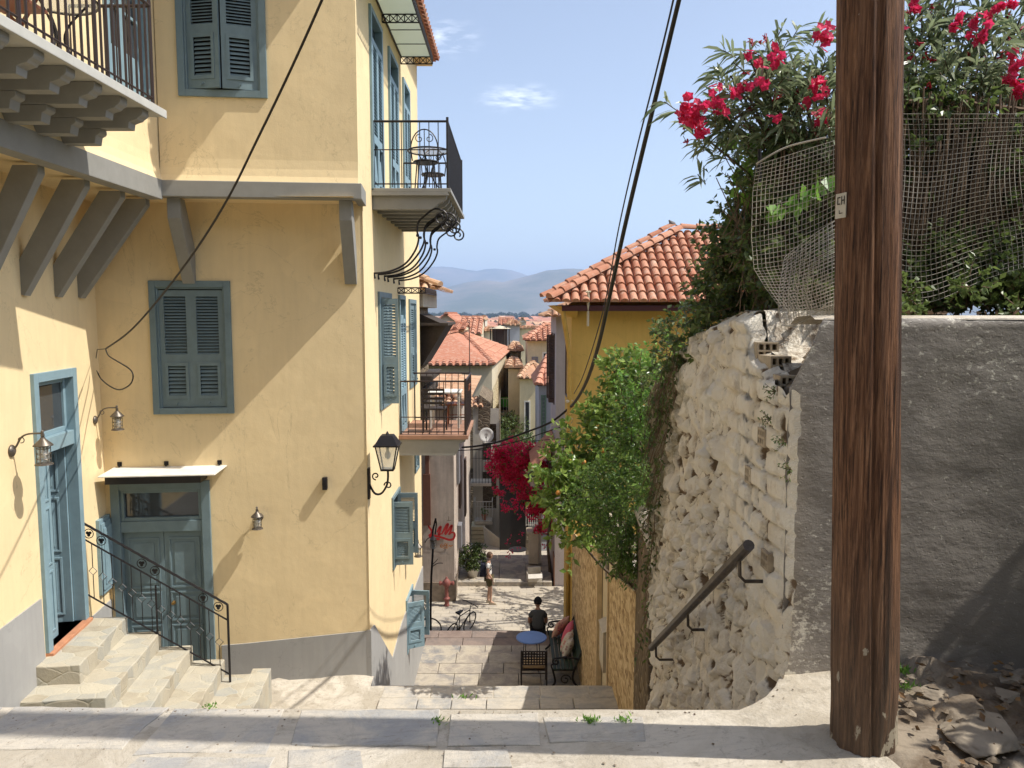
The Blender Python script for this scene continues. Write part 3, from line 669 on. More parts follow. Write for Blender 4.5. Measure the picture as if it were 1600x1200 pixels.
# French doors to the upper balconies
def fdoor(F, x0, x1, z0, z1, lou=True, mat=BLUE_L):
    w_ = x1-x0; h = z1-z0; D = F @ Matrix.Translation((x0, 0, z0)); m = MB()
    m.box(0, -.04, 0, .08, .12, h); m.box(w_-.08, -.04, 0, w_, .12, h); m.box(.08, -.04, h-.08, w_-.08, .12, h); m.box(.08, 0, h-.45, w_-.08, .1, h-.38)
    o = m.build('balcony_door', mat, house, D, bevel=.004); lw = (w_-.16)/2; lh = h-.45
    for k in (0, 1):
        if lou: leaf_mb(lw-.004, lh, .035, .27, False, 26, 1).build('shutter', mat, o, D @ Matrix.Translation((.08+k*lw, -.036, 0)))
        else:
            m = MB(); q = .05; m.box(0, 0, 0, q, .04, lh); m.box(lw-q, 0, 0, lw, .04, lh); m.box(q, 0, 0, lw-q, .04, .5)
            for z in (.95, 1.4, 1.85, lh-.05): m.box(q, 0, z, lw-q, .04, z+.035)
            m.build('glazed_leaf', mat, o, D @ Matrix.Translation((.08+k*lw, .05, 0)))
    m = MB(); m.box(.08, .08, .02, w_-.08, .09, h-.08); m.build('pane', GLASS, o); return o
for a, b, c, d in doorsR: fdoor(FR, a, b, c, d)
fdoor(FB, 9.05, 10.1, 4.25, 6.6, False)
# ---- balconies: slab with scroll-cut brackets, iron rail
def scroll(x0, x1, zt, h):     # bracket side profile, free end at x1
    d = 1 if x1 > x0 else -1; L = abs(x1-x0); P = []
    for q, z in ((0, 0), (L, 0), (L, -.07), (L-.015, -.10), (L-.045, -.125), (L-.06, -.15), (L-.10, -.165), (L-.14, -.185), (L-.15, -.21), (L-.19, -.24), (L-.24, -h), (0, -h)): P.append((x0+d*q, zt+z*h/.27 if z > -h+1e-6 else zt-h))
    return P
def rail_side(m, a, b, z0, z1, sp, bar=.008, mids=()):
    a = Vector(a); b = Vector(b); L = (b-a).length; k = max(1, int(round(L/sp)))
    for i in range(k+1):
        p = a+(b-a)*i/k; m.tube([(p.x, p.y, z0), (p.x, p.y, z1)], bar, 6)
    for z, r_ in [(z0+.05, .011), (z1, .018)]+[(q, .009) for q in mids]: m.tube([(a.x, a.y, z), (b.x, b.y, z)], r_, 6)
m = MB(); m.box(-4.64, 4, 3.685, -3.70, 8.42, 3.755); m.box(-3.70, 4, 3.67, -3.685, 8.43, 3.757)
bal = m.build('balcony', paint('balcony_slab_paint', (.47, .46, .42), .7), house, Matrix(), bevel=.006)
for Y in (4.6, 5.03, 5.46, 5.89, 6.32, 6.76, 7.2, 7.66, 8.1):
    m = MB(); m.prism(scroll(-4.64, -3.76, 3.683, .20), 'y', Y-.07, Y+.07)
    m.prism(scroll(-4.64, -4.20, 3.48, .15), 'y', Y-.068, Y+.068); m.build('bracket', GREYW, bal, bevel=.004)
m = MB(); rail_side(m, (-3.77, 4.2, 0), (-3.77, 8.3, 0), 3.80, 4.78, .11, .012); rail_side(m, (-3.77, 8.3, 0), (-4.6, 8.3, 0), 3.80, 4.78, .12)
for Y in (5.0, 6.1, 7.2, 8.3): m.tube([(-3.77, Y, 3.75), (-3.77, Y, 4.9)], .018, 6)
m.build('railing', IRONB, bal)
m = MB(); m.box(-2.14, 11.9, 3.44, -.93, 15.25, 3.50); m.box(-2.14, 11.9, 3.39, -.97, 11.95, 3.44)
bal = m.build('balcony', GREYW, house, Matrix(), bevel=.006)
for i in range(8):
    Y = 12.02+.446*i; m = MB(); m.prism(scroll(-2.14, -1.0, 3.438, .25), 'y', Y-.06, Y+.06); m.build('bracket', GREYW, bal, bevel=.004)
m = MB(); rail_side(m, (-2.1, 11.95, 0), (-.98, 11.95, 0), 3.52, 4.5, .135, mids=(4.08,)); rail_side(m, (-.98, 11.95, 0), (-.98, 15.2, 0), 3.52, 4.5, .11); rail_side(m, (-2.1, 15.2, 0), (-.98, 15.2, 0), 3.52, 4.5, .135)
for Y in (11.95, 15.2): m.tube([(-.98, Y, 3.5), (-.98, Y, 4.56)], .022, 6)
m.build('railing', IRON, bal)
m = MB(); m.box(-2.14, 14.35, -.77, -.83, 16.45, -.69)
bal = m.build('balcony', plain('balcony_floor_tiles', (.36, .20, .135), .7, 0, .2, 3), house, Matrix(), bevel=.006)
m = MB(); m.prism([(-2.14, -.77), (-.86, -.77), (-1.0, -.86), (-1.0, -.95), (-1.08, -1.08), (-2.14, -1.08)], 'y', 14.38, 14.55); m.prism([(-2.14, -.77), (-.86, -.77), (-1.0, -.9), (-1.1, -1.08), (-2.14, -1.08)], 'y', 16.2, 16.4)
m.box(-2.14, 14.55, -.85, -.9, 16.2, -.771); m.build('bracket', GREYW, bal)
m = MB(); rail_side(m, (-2.1, 14.4, 0), (-.88, 14.4, 0), -.68, .33, .13, mids=(-.35,)); rail_side(m, (-.88, 14.4, 0), (-.88, 16.4, 0), -.68, .33, .11); rail_side(m, (-2.1, 16.4, 0), (-.88, 16.4, 0), -.68, .33, .13)
m.tube([(-.88, 14.4, -.69), (-.88, 14.4, .38)], .025, 6); m.build('railing', IRONB, bal)
# ---- glass canopy over the top balcony
m = MB(); m.box(-2.14, 10.9, 6.50, -1.52, 15.2, 6.512); gc = m.build('glass_canopy', FROST, house, Matrix())
m = MB()
def truss(a, b, h, n, r_=.012):
    a = Vector(a); b = Vector(b); dz_ = Vector((0, 0, h)); m.tube([a, b], r_, 4); m.tube([a+dz_, b+dz_], r_, 4)
    for i in range(n):
        p = a+(b-a)*i/n; q = a+(b-a)*(i+1)/n; m.tube([p, q+dz_], r_*.6, 4); m.tube([q, p+dz_], r_*.6, 4); m.tube([p, p+dz_], r_*.7, 4)
    m.tube([b, b+dz_], r_*.7, 4)
for Y in (11.0, 13.1, 15.2): truss((-2.13, Y, 6.36), (-1.52, Y, 6.36), .13, 5)
truss((-1.52, 10.9, 6.36), (-1.52, 15.2, 6.36), .13, 36)
m.tube([(-2.12, 10.9, 6.49), (-2.12, 15.2, 6.49)], .016, 4)
for Y in (11.7, 12.4, 13.8, 14.5): m.tube([(-2.13, Y, 6.49), (-1.52, Y, 6.49)], .008, 4)
m.build('canopy_truss', IRON, gc)
# ---- wrought iron S-brackets and small truss over the lower balcony
def spiral(c, r0, a0, turns, n=16, s=1): return [(c[0]+r0*(1-.75*i/n)*cos(a0+s*2*pi*turns*i/n), c[1]+r0*(1-.75*i/n)*sin(a0+s*2*pi*turns*i/n)) for i in range(n+1)]
def smooth_pts(P, k=6):
    out = []; P = [Vector(p) for p in P]
    for i in range(len(P)-1):
        p0, p1, p2, p3 = P[max(0, i-1)], P[i], P[i+1], P[min(len(P)-1, i+2)]
        for j in range(k):
            t_ = j/k; out.append(.5*((2*p1)+(p2-p0)*t_+(2*p0-5*p1+4*p2-p3)*t_*t_+(-p0+3*p1-3*p2+p3)*t_**3))
    out.append(P[-1]); return out
for Y, ex in ((12.0, 0), (12.35, .12), (12.95, 0), (13.3, .12), (13.95, 0), (14.6, .1)):
    m = MB(); c = [(0, 0, 2.18), (0, 0, 2.24)]
    pts = [(-2.14, 2.22), (-1.9, 2.25), (-1.66, 2.36), (-1.5, 2.56), (-1.44, 2.74), (-1.46, 2.86), (-1.44, 3.0), (-1.34, 3.16), (-1.2, 3.26), (-1.1, 3.25)]
    sp = smooth_pts([(x+ex*max(0, (z-2.4)), Y+ex*1.2*max(0, z-2.5), z-.06*(z > 3)) for x, z in pts], 5); m.tube(sp, .016, 5)
    m.tube([(x, sp[-1].y, z) for x, z in spiral((sp[-1].x, sp[-1].z-.12), .12, pi/2, 1.4, 20, -1)], .015, 5)
    m.tube([(-2.14, Y, 2.22), (-2.12, Y, 2.14)], .016, 5); m.lathe([(.02, -.02), (.026, 0), (.02, .02)], (-1.455, Y, 2.8), 6)
    m.build('iron_scroll_bracket', IRON, house, Matrix())
m = MB(); truss((-2.13, 14.45, 1.98), (-1.62, 14.45, 1.98), .1, 4); truss((-1.62, 14.45, 1.98), (-1.62, 16.5, 1.98), .1, 14); m.build('door_canopy', IRONB, house, Matrix())
# mortar fillet at the foot of the walls
m = MB()
def fillet(P, z0, z1, w1):
    for (x, y), (x2, y2) in zip(P, P[1:]):
        m.quad([(x, y-w1, z0), (x2, y2-w1, z0), (x2, y2, z1), (x, y, z1)])
P = [(-3.95+i*.155, 10.985+.105*(i*.155-3.95+2.14)+.17) for i in range(13)]
vs = []; n = len(P)
for (x, y) in P:
    j = random.uniform(-.03, .03); vs += [(x, y-.42+j, -3.93), (x, y-.25+j, -3.89), (x, y-.06, -3.85+j*.5), (x, y+.01, -3.84+j)]
m.add(vs, [(i*4+k, (i+1)*4+k, (i+1)*4+k+1, i*4+k+1) for i in range(n-1) for k in range(3)]); struct('mortar_skirt', m, CEM, True)

# ------------------------------------------------------------------ stone steps to the side door
steps = thing('entrance_steps', 'cream flagstone steps climbing to the blue side door of the yellow house', 'steps', frame(-5.0, 9.4, -3.9))
def sblk(s0, s1, t0, t1, z0, z1):
    m = MB(); x0, x1, y0, y1 = -s1, -s0, -t1, -t0
    nx, ny = max(2, int((x1-x0)/.18)), max(2, int((y1-y0)/.14)); jj = {}
    def J(i, j, k):
        key = (i, j, k)
        if key not in jj: jj[key] = (random.uniform(-.008, .008), random.uniform(-.008, .008), random.uniform(-.006, .006))
        return jj[key]
    b = bmesh.new(); G = lambda i, j, k: (x0+(x1-x0)*i/nx+J(i, j, k)[0], y0+(y1-y0)*j/ny+J(i, j, k)[1], (z0, z1)[k]+(J(i, j, k)[2] if k else 0))
    vs = [G(i, j, k) for k in (0, 1) for j in range(ny+1) for i in range(nx+1)]; I = lambda i, j, k: k*(nx+1)*(ny+1)+j*(nx+1)+i
    fs = [(I(i, j, 1), I(i+1, j, 1), I(i+1, j+1, 1), I(i, j+1, 1)) for i in range(nx) for j in range(ny)]
    fs += [(I(i, 0, 0), I(i+1, 0, 0), I(i+1, 0, 1), I(i, 0, 1)) for i in range(nx)]+[(I(i+1, ny, 0), I(i, ny, 0), I(i, ny, 1), I(i+1, ny, 1)) for i in range(nx)]
    fs += [(I(0, j+1, 0), I(0, j, 0), I(0, j, 1), I(0, j+1, 1)) for j in range(ny)]+[(I(nx, j, 0), I(nx, j+1, 0), I(nx, j+1, 1), I(nx, j, 1)) for j in range(ny)]
    b.free(); m.add(vs, fs); return m
def flag_mat():
    t = NT('flagstone_veneer'); v = t.n('ShaderNodeTexVoronoi'); v.inputs['Scale'].default_value = 4.2
    e = t.n('ShaderNodeTexVoronoi', feature='DISTANCE_TO_EDGE'); e.inputs['Scale'].default_value = 4.2; co = t.mixc(.05, t.coord((1.3, .8, 1)), t.n('ShaderNodeTexNoise').outputs['Color'])
    t.l(co, v.inputs[0]); t.l(co, e.inputs[0]); sp = t.n('ShaderNodeSeparateColor'); t.l(v.outputs['Color'], sp.inputs[0])
    col = t.ramp(sp.outputs[0], [(.0, (.33, .29, .22)), (.35, (.43, .39, .31)), (.7, (.34, .335, .30)), (1, (.47, .43, .34))])
    col = t.mixc(t.ramp(t.noise(6, 6, .65), [(.4, 0), (.7, .5)]), col, (.50, .45, .34)); col = t.mixc(t.ramp(e.outputs['Distance'], [(.008, .5), (.03, 0)]), col, (.50, .46, .36))
    t.col(col).bump(t.math('ADD', t.ramp(e.outputs['Distance'], [(0, 0), (.05, 1)]), t.noise(30, 6, .7)), .4, .012); return t.set(.85, 0, .2)
FLAG = flag_mat()
defs = [(.95, 2.42, .0, .50, -4.1, -2.5), (.95, 2.8, .0, .93, -4.15, -2.725), (.95, 3.6, .9, 1.34, -4.1, -2.95), (.95, 3.9, 1.34, 1.76, -4.1, -3.17), (.95, 4.2, 1.7, 2.12, -4.1, -3.40), (.75, 4.2, 2.08, 2.34, -4.1, -3.42)]
for d_ in defs: sblk(*d_).build('step', FLAG, steps, FL, bevel=.012)
m = sblk(.0, .95, .0, 1.1, -4.1, -3.63); m.build('door_landing', FLAG, steps, FL)
# iron hand railing at the far side of the steps
rl = thing('stair_railing', 'black wrought iron railing with diamond motifs sloping down the entrance steps', 'railing', frame(-4.8, 10.05, -3.0))
A = Vector((-5.76, 10.05, -1.17)); B = Vector((-3.84, 10.05, -2.31)); sl = (B-A)
m = MB(); m.tube([A+Vector((0, 0, -1.4)), A], .018, 6); m.tube([B+Vector((0, 0, -1.14)), B], .016, 6); mid = A+sl*.5; m.tube([mid+Vector((0, 0, -1.35)), mid+Vector((0, 0, -.3))], .012, 6); m.build('post', IRON, rl, Matrix())
m = MB(); n = 90; m.tube([A+sl*i/n+Vector((.002*cos(i*1.3), 0, .002*sin(i*1.3))) for i in range(n+1)], .016, 6); m.build('handrail', IRON, rl, Matrix())
m = MB(); o1 = Vector((0, 0, -.22)); o2 = Vector((0, 0, -.98)); m.tube([A+o1, B+o1], .011, 6); m.tube([A+o2, B+o2], .011, 6); m.build('rail', IRON, rl, Matrix())
for i in range(1, 15):
    p = A+sl*(i/15.0); c = (-.22-.98)/2; s_ = .055; m = MB()
    m.tube([p+o1, p+Vector((0, 0, c+s_))], .006, 5); m.tube([p+Vector((0, 0, c-s_)), p+o2], .006, 5)
    m.tube([p+Vector((dx, 0, c+dz_)) for dx, dz_ in ((0, s_), (s_, 0), (0, -s_), (-s_, 0))], .006, 4, True); m.build('baluster', IRON, rl, Matrix())
for u_ in (.05, .135, .41, .50, .83, .935):
    p = A+sl*u_+Vector((0, 0, -.105)); m = MB(); m.tube([p+Vector((.062*cos(q*pi/8), 0, .062*sin(q*pi/8))) for q in range(16)], .006, 5, True)
    for q in (0, 2.1, 4.2): m.lathe([(.0, -.006), (.022, -.003), (.022, .003), (0, .006)], p+Vector((.02*cos(q+.5), 0, .02*sin(q+.5))), 8, Matrix.Rotation(pi/2, 4, 'X'))
    m.tube([p+Vector((0, 0, -.04)), p], .006, 4); m.build('rosette', IRON, rl, Matrix())
# ------------------------------------------------------------------ lamps and small things on the yellow house
random.seed(5)
def wall_lantern(label, F, x, z, out=.26, sc=1.0, group='small cage lanterns on the yellow house'):
    M = F @ Matrix.Translation((x, 0, z)) @ Matrix.Scale(sc, 4)
    o = thing('wall_lantern', label, 'lantern', M, group); oy = -out
    m = MB(); m.lathe([(.0, 0), (.062, .004), (.058, .018), (.03, .035), (0, .04)], (0, 0, 0), 14, Matrix.Rotation(pi/2, 4, 'X') @ Matrix.Scale(1, 4)); m.build('wall_plate', LAMPM, o, smooth=True)
    m = MB(); m.tube(smooth_pts([(0, -.02, 0), (0, -.06, .06), (0, -.10, .13), (0, -.17, .165), (0, oy, .17)], 5), .010, 6); m.tube([(0, -.1+.028*cos(a_), .105+.028*sin(a_)) for a_ in [q*.5 for q in range(11)]], .005, 5)
    m.lathe([(.014, .12), (.02, .15), (.012, .175), (.018, .19), (0, .205)], (0, oy, 0), 8); m.build('arm', LAMPM, o, smooth=True)
    m = MB(); m.lathe([(.018, .13), (.03, .11), (.088, .055), (.092, .045), (.06, .045)], (0, oy, 0), 18); m.build('hood', LAMPM, o, smooth=True)
    m = MB()
    for zz in (.02, -.035, -.085):
        m.tube([(.062*cos(q*pi/10), oy+.062*sin(q*pi/10), zz) for q in range(20)], .004, 5, True)
    for q in range(6): m.tube([(.062*cos(q*pi/3), oy+.062*sin(q*pi/3), .045), (.062*cos(q*pi/3), oy+.062*sin(q*pi/3), -.135)], .004, 5)
    m.lathe([(.06, -.125), (.082, -.135), (.085, -.145), (.04, -.15)], (0, oy, 0), 18); m.build('cage', LAMPM, o)
    m = MB(); m.lathe([(.05, .045), (.05, -.13)], (0, oy, 0), 16); m.build('glass', LGLASS, o, smooth=True)
    m = MB(); m.lathe([(.012, .05), (.014, .0), (.026, -.04), (.02, -.075), (0, -.085)], (0, oy, 0), 10); m.build('bulb', WHITE, o, smooth=True)
    return o
def Lx(d): return -(11-d)*1.0068
wall_lantern('aged metal cage lantern on the wall left of the blue side door', FL, Lx(8.38), .09, .30, 1.12)
wall_lantern('aged metal cage lantern on the wall between side door and house corner', FL, Lx(10.56), .13, .30)
p = onY(404, 808, 11); wall_lantern('aged metal cage lantern right of the front double door', FF, p.x, p.z-.0, .16, .95)
p = onX(650, 880, -2.14); wall_lantern('aged metal cage lantern between the two open shutter windows on the lane side', FR, 15.0, -3.1, .26, 1.0)
p = onY(505, 757, 11); m = MB(); m.box(p.x-.035, -.09, p.z-.09, p.x+.035, 0, p.z+.09); m.box(p.x-.028, -.1, p.z-.02, p.x+.028, -.09, p.z+.075)
o = m.build('wall_sensor', IRON, None, FF, bevel=.01); tag(o, 'small black box fixed to the yellow wall right of the door lantern', 'sensor')
# big street lantern on scroll bracket
o = thing('street_lantern', 'black street lantern with clear panes on scroll bracket at the yellow house corner', 'street lamp', FR @ Matrix.Translation((11.22, 0, -.82)))
m = MB(); m.box(-.05, -.03, -.32, .05, 0, .14); m.tube(smooth_pts([(0, -.02, -.1), (0, -.10, -.24), (0, -.20, -.24), (0, -.28, -.12), (0, -.30, .0), (0, -.30, .12)], 6), .017, 6)
m.tube([(0, -.06+a_, b_) for a_, b_ in spiral((-.06, .02), .06, -pi/2, 1.1, 14)], .011, 5); m.tube([(0, -.28+a_, b_-.12) for a_, b_ in spiral((-.02, .0), .06, 0, 1.2, 14)], .011, 5); m.build('bracket', IRON, o)
m = MB(); c = (0, -.30)
def frust(m, z0, r0, z1, r1, cx=0, cy=-.30): m.hexa([(cx-r0, cy-r0, z0), (cx+r0, cy-r0, z0), (cx+r0, cy+r0, z0), (cx-r0, cy+r0, z0), (cx-r1, cy-r1, z1), (cx+r1, cy-r1, z1), (cx+r1, cy+r1, z1), (cx-r1, cy+r1, z1)])
frust(m, .48, .185, .50, .185); frust(m, .50, .17, .62, .10); frust(m, .62, .10, .64, .085); m.lathe([(.03, .64), (.012, .68), (0, .7)], (0, -.30, 0), 8); m.build('hood', IRON, o)
m = MB()
for sx in (-1, 1):
    for sy in (-1, 1): m.tube([(sx*.088, -.30+sy*.088, .13), (sx*.155, -.30+sy*.155, .48)], .010, 4)
frust(m, .11, .095, .135, .095); m.build('lamp_frame', IRON, o)
m = MB(); frust(m, .14, .082, .475, .147); m.build('glass', LGLASS, o)
m = MB(); m.lathe([(.02, .47), (.02, .40), (.045, .35), (.04, .30), (0, .27)], (0, -.30, 0), 10); m.build('bulb', WHITE, o, smooth=True)
# balcony furniture
def bistro_table(M, label, r_=.33, h=.72, top=LGLASS):
    o = thing('bistro_table', label, 'table', M); m = MB(); m.lathe([(r_, h-.012), (r_, h)], n=28); m.build('tabletop', top, o)
    m = MB(); m.tube([(r_*cos(q*pi/14), r_*sin(q*pi/14), h-.008) for q in range(28)], .014, 5, True); m.build('rim', IRON, o)
    for k in range(3):
        a_ = k*2*pi/3+.3; m = MB(); m.tube(smooth_pts([(r_*.75*cos(a_), r_*.75*sin(a_), h-.02), (.06*cos(a_), .06*sin(a_), h*.62), (.08*cos(a_), .08*sin(a_), h*.35), (r_*.9*cos(a_), r_*.9*sin(a_), 0)], 5), .011, 5); m.build('leg', IRON, o)
    return o
def bistro_chair(M, label, seatmat=None, group=None):
    o = thing('bistro_chair', label, 'chair', M, group)
    m = MB(); m.lathe([(.19, .44), (.2, .455), (.19, .47)], n=20); m.build('seat', seatmat or IRON, o)
    m = MB(); m.tube([(.21*cos(pi*i/14), .17, .62+.30*sin(pi*i/14)) for i in range(15)], .010, 5)
    m.tube([(.21, .17, .62), (.19, .14, .45)], .01, 5); m.tube([(-.21, .17, .62), (-.19, .14, .45)], .01, 5)
    for s in (-1, 1): m.tube([(s*.075+a_, .17, b_) for a_, b_ in spiral((0, .78), .07, pi/2, 1.1, 12, -s)], .007, 5)
    m.tube([(0, .17, .92), (0, .15, .46)], .007, 5); m.build('backrest', IRON, o)
    for k in range(4):
        a_ = pi/4+k*pi/2; m = MB(); m.tube([(.17*cos(a_), .17*sin(a_), .45), (.22*cos(a_), .22*sin(a_), 0)], .010, 5); m.build('leg', IRON, o)
    return o
bistro_table(frame(-1.35, 12.7, 3.5), 'round glass bistro table on the upper lane-side balcony')
bistro_chair(frame(-1.35, 13.35, 3.5, 0), 'black iron chair with curled heart back behind the upper balcony table')
bistro_chair(frame(-1.35, 12.28, 3.5, 180), 'black iron chair in front of the upper balcony table nearest the rail')
bistro_table(frame(-4.18, 7.35, 3.755), 'round glass table behind the railing of the top left balcony', .34)
o = thing('folding_chair', 'reddish brown wooden folding chair beside the table on the top left balcony', 'chair', frame(-4.2, 6.75, 3.755))
WOODR = plain('red_brown_wood', (.20, .065, .032), .5, 0, .25)
for s in (-.2, .2):
    m = MB(); m.tube([(-.3, s, 0), (.25, s, .85)], .018, 5); m.build('leg', WOODR, o); m = MB(); m.tube([(.22, s*.9, 0), (-.2, s*.9, .46)], .018, 5); m.build('leg', WOODR, o)
m = MB(); m.box(-.22, -.2, .44, .16, .2, .465); m.build('seat', WOODR, o); m = MB(); m.box(.2, -.2, .7, .225, .2, .86); m.build('backrest', WOODR, o)
def ladder_chair(M, label, mat, arms=False, h=.86):
    o = thing('slat_back_chair', label, 'chair', M)
    for sx in (-.2, .2):
        m = MB(); m.tube([(sx, .2, 0), (sx, .18, .45), (sx*1.02, .25, h)], .017, 6); m.build('leg', mat, o)
        m = MB(); m.tube([(sx, -.2, 0), (sx*.98, -.19, .45)], .017, 6); m.build('leg', mat, o)
    m = MB(); m.box(-.22, -.21, .44, .22, .21, .475); m.build('seat', mat, o, bevel=.01)
    for z in (.58, .67, .76, .84):
        m = MB(); y0 = .19+.06*(z-.45)/.41; m.box(-.2, y0, z-.022, .2, y0+.018, z+.022); m.build('back_slat', mat, o)
    m = MB(); m.tube([(-.2, -.19, .2), (-.2, .19, .2)], .01, 5); m.tube([(.2, -.19, .2), (.2, .19, .2)], .01, 5); m.build('stretcher', mat, o)
    return o
CHB = plain('dark_brown_plastic', (.03, .022, .02), .45)
ladder_chair(frame(-1.5, 14.85, -.69, 178), 'dark brown slat-back chair nearest the rail on the lower balcony', CHB)
ladder_chair(frame(-1.12, 15.6, -.69, -90), 'red brown slat-back chair by the outer rail of the lower balcony', WOODR)
o = thing('square_table', 'white square table on the lower balcony behind the dark chair', 'table', frame(-1.35, 15.55, -.69))
m = MB(); m.box(-.33, -.33, .70, .33, .33, .735); m.build('tabletop', WHITE, o, bevel=.01)
for sx in (-1, 1):
    for sy in (-1, 1): m = MB(); m.box(sx*.28-.022, sy*.28-.022, 0, sx*.28+.022, sy*.28+.022, .70); m.build('leg', WHITE, o)

# ------------------------------------------------------------------ cables
CABLE = plain('black_cable', (.022, .017, .015), .6)
a, b = (-5.78, 10.62), (1.25, 2.72)
P = [onP(x, y, a, b) for x, y in ((165, 545), (200, 520), (240, 477), (300, 399), (355, 312), (400, 222), (450, 118), (503, 0), (560, -140), (640, -380))]
m = MB(); m.tube(smooth_pts(P, 6), .011, 6)
lp = [(165, 545), (170, 556), (186, 566), (203, 577), (208, 588), (203, 601), (187, 609), (171, 603), (158, 592), (153, 583)]
m.tube(smooth_pts([onP(x, y, (-5.8, 10.75), (-3, 7.6)) if i < 7 else onP(x, y, (-5.8, 10.7), (-3, 7.6)) for i, (x, y) in enumerate(lp)], 4), .009, 6)
m.tube([P[0], onP(152, 546, (-5.8, 10.7), (-3, 7.6))], .005, 5)
m.tube([onP(152, 546, (-5.8, 10.7), (-3, 7.6)), onP(148, 573, (-5.8, 10.7), (-3, 7.6)), onP(153, 583, (-5.8, 10.7), (-3, 7.6))], .005, 5)
o = m.build('overhead_cable', CABLE, smooth=True); tag(o, 'black cable running down across the yellow house to a loop near the inner corner', 'cable')
a, b = (1.28, 2.75), (1.46, 18.9)
m = MB(); Q = [(1096, -140), (1061, 0), (1030, 130), (1002, 245), (975, 360), (951, 470), (935, 540), (917, 595), (900, 626), (889, 638)]
m.tube(smooth_pts([onP(x, y, a, b) for x, y in Q], 6), [.017+.02*min(1, i/50) for i in range(len(smooth_pts([onP(x, y, a, b) for x, y in Q], 6)))], 6)
o = m.build('overhead_cable', CABLE, smooth=True); tag(o, 'thick twisted cable sagging from the pole to the yellow house drainpipe', 'cable', 'cables above the lane')
m = MB(); Q = [(1080, -140), (1052, 0), (1022, 125), (993, 240), (966, 360), (948, 460), (930, 530), (910, 590), (897, 615)]
m.tube(smooth_pts([onP(x, y, a, b) for x, y in Q], 6), .009, 5)
o = m.build('overhead_cable', CABLE, smooth=True); tag(o, 'thin cable hanging just left of the thick one above the lane', 'cable', 'cables above the lane')
a, b = (1.46, 18.9), (-2.1, 21.5)
for lab, r_, Q in (('thick cable crossing the lane above the bougainvillea', .028, [(889, 638), (860, 660), (820, 676), (780, 690), (745, 697), (722, 699)]),
                   ('thinner cable crossing the lane just below the thick one', .014, [(886, 664), (850, 676), (815, 688), (775, 697), (735, 703), (700, 704)])):
    m = MB(); m.tube(smooth_pts([onP(x, y, a, b) for x, y in Q], 5), r_, 6); tag(m.build('overhead_cable', CABLE, smooth=True), lab, 'cable', 'cables above the lane')

# ------------------------------------------------------------------ telegraph pole
pole = thing('telegraph_pole', 'weathered brown wooden telegraph pole rising from the pavement edge', 'pole', frame(1.31, 2.72, 0))
m = MB(); n = 72; H_ = 9.5; zs_ = [-.15+i*.04 for i in range(95)]+[3.8+i*.2 for i in range(30)]; vs = []
for z in zs_:
    rb = .1145-.0035*z; lx = -.035*z
    for k in range(n):
        a_ = 2*pi*k/n; q = noise.fractal(Vector((cos(a_)*5, sin(a_)*5, z*.35)), 1, 2, 4)*.007
        g = -.012*math.exp(-((math.degrees(a_)-262+4*sin(z*1.3))/3.2)**2)-.007*math.exp(-((math.degrees(a_)-283+3*sin(z*2.1))/2.2)**2)
        e = 0
        if z < .3: e = -.018*max(0, noise.noise(Vector((cos(a_)*2.5, sin(a_)*2.5, z*3+7)))+.15)*(1-z/.3)
        rr = rb+q+g+e; vs.append((lx+cos(a_)*rr, sin(a_)*rr, z))
fs = [(i*n+k, i*n+(k+1) % n, (i+1)*n+(k+1) % n, (i+1)*n+k) for i in range(len(zs_)-1) for k in range(n)]
m.add(vs, fs); m.build('shaft', POLE, pole, smooth=True)
pp = onY(1310, 322, 2.6)
lb = MB(); T = frame(1.31-.035*1.97+.110*cos(R_(196)), 2.72+.110*sin(R_(196)), 1.97, -74)
lb.box(-.028, -.003, -.042, .024, .0, .042); plate = lb.build('label_plate', plain('pale_label', (.50, .46, .38), .6), pole, T)
lt = MB(); T2 = T
def stroke(m, P, w_=.0022, y=-.0045):
    for a_, b_ in zip(P, P[1:]):
        a_ = Vector((a_[0], 0, a_[1])); b_ = Vector((b_[0], 0, b_[1])); d_ = (b_-a_); L = d_.length
        if L < 1e-6: continue
        d_.normalize(); q = Vector((-d_.z, 0, d_.x))*w_; e_ = d_*w_*.6
        m.quad([(v_.x, y, v_.z) for v_ in (a_-e_-q, b_+e_-q, b_+e_+q, a_-e_+q)])
stroke(lt, [(-.004, .028), (-.016, .028), (-.016, .006), (-.004, .006)], .002); stroke(lt, [(.004, .03), (.004, .004)], .002); stroke(lt, [(.017, .03), (.017, .004)], .002); stroke(lt, [(.004, .017), (.017, .017)], .002); stroke(lt, [(-.006, -.016), (-.006, -.026), (.01, -.026)], .0014)
lt.build('lettering', IRON, plate)
# ------------------------------------------------------------------ right side: grey wall, whitewashed rubble wall, garden
random.seed(21)
# grey plastered wall facing the camera (local x to the right, top at eye height)
gw = thing('plastered_wall', 'dark grey glossy plastered wall behind the wooden pole', 'wall', frame(1.20, 3.30, 0))
m = MB(); nx, nz = 200, 90; vs = []
for i in range(nz+1):
    for j in range(nx+1):
        x = -.0+6.2*(j/nx)**1.35; z = -.25+1.83*i/nz
        top = 1.58-.30*max(0, 1-x/.13)**.8
        zz = min(z, top); y = noise.fractal(Vector((x*3, 1, z*3)), 1, 2, 6)*.008+noise.noise(Vector((x*.9, 3, z*.9)))*.012
        if x < .35: y += -.06*(.35-x)/.35*max(0, .3-z)      # foot swells out at the corner
        if i == nz: y += .012
        vs.append((x-(.03*abs(noise.noise(Vector((0, 0, zz*5)))) if j == 0 else 0), y, zz))
fs = [(i*(nx+1)+j, i*(nx+1)+j+1, (i+1)*(nx+1)+j+1, (i+1)*(nx+1)+j) for i in range(nz) for j in range(nx)]
m.add(vs, fs); m.build('plaster_face', GPL, gw, smooth=True)
m = MB(); vs = []; nx = 120
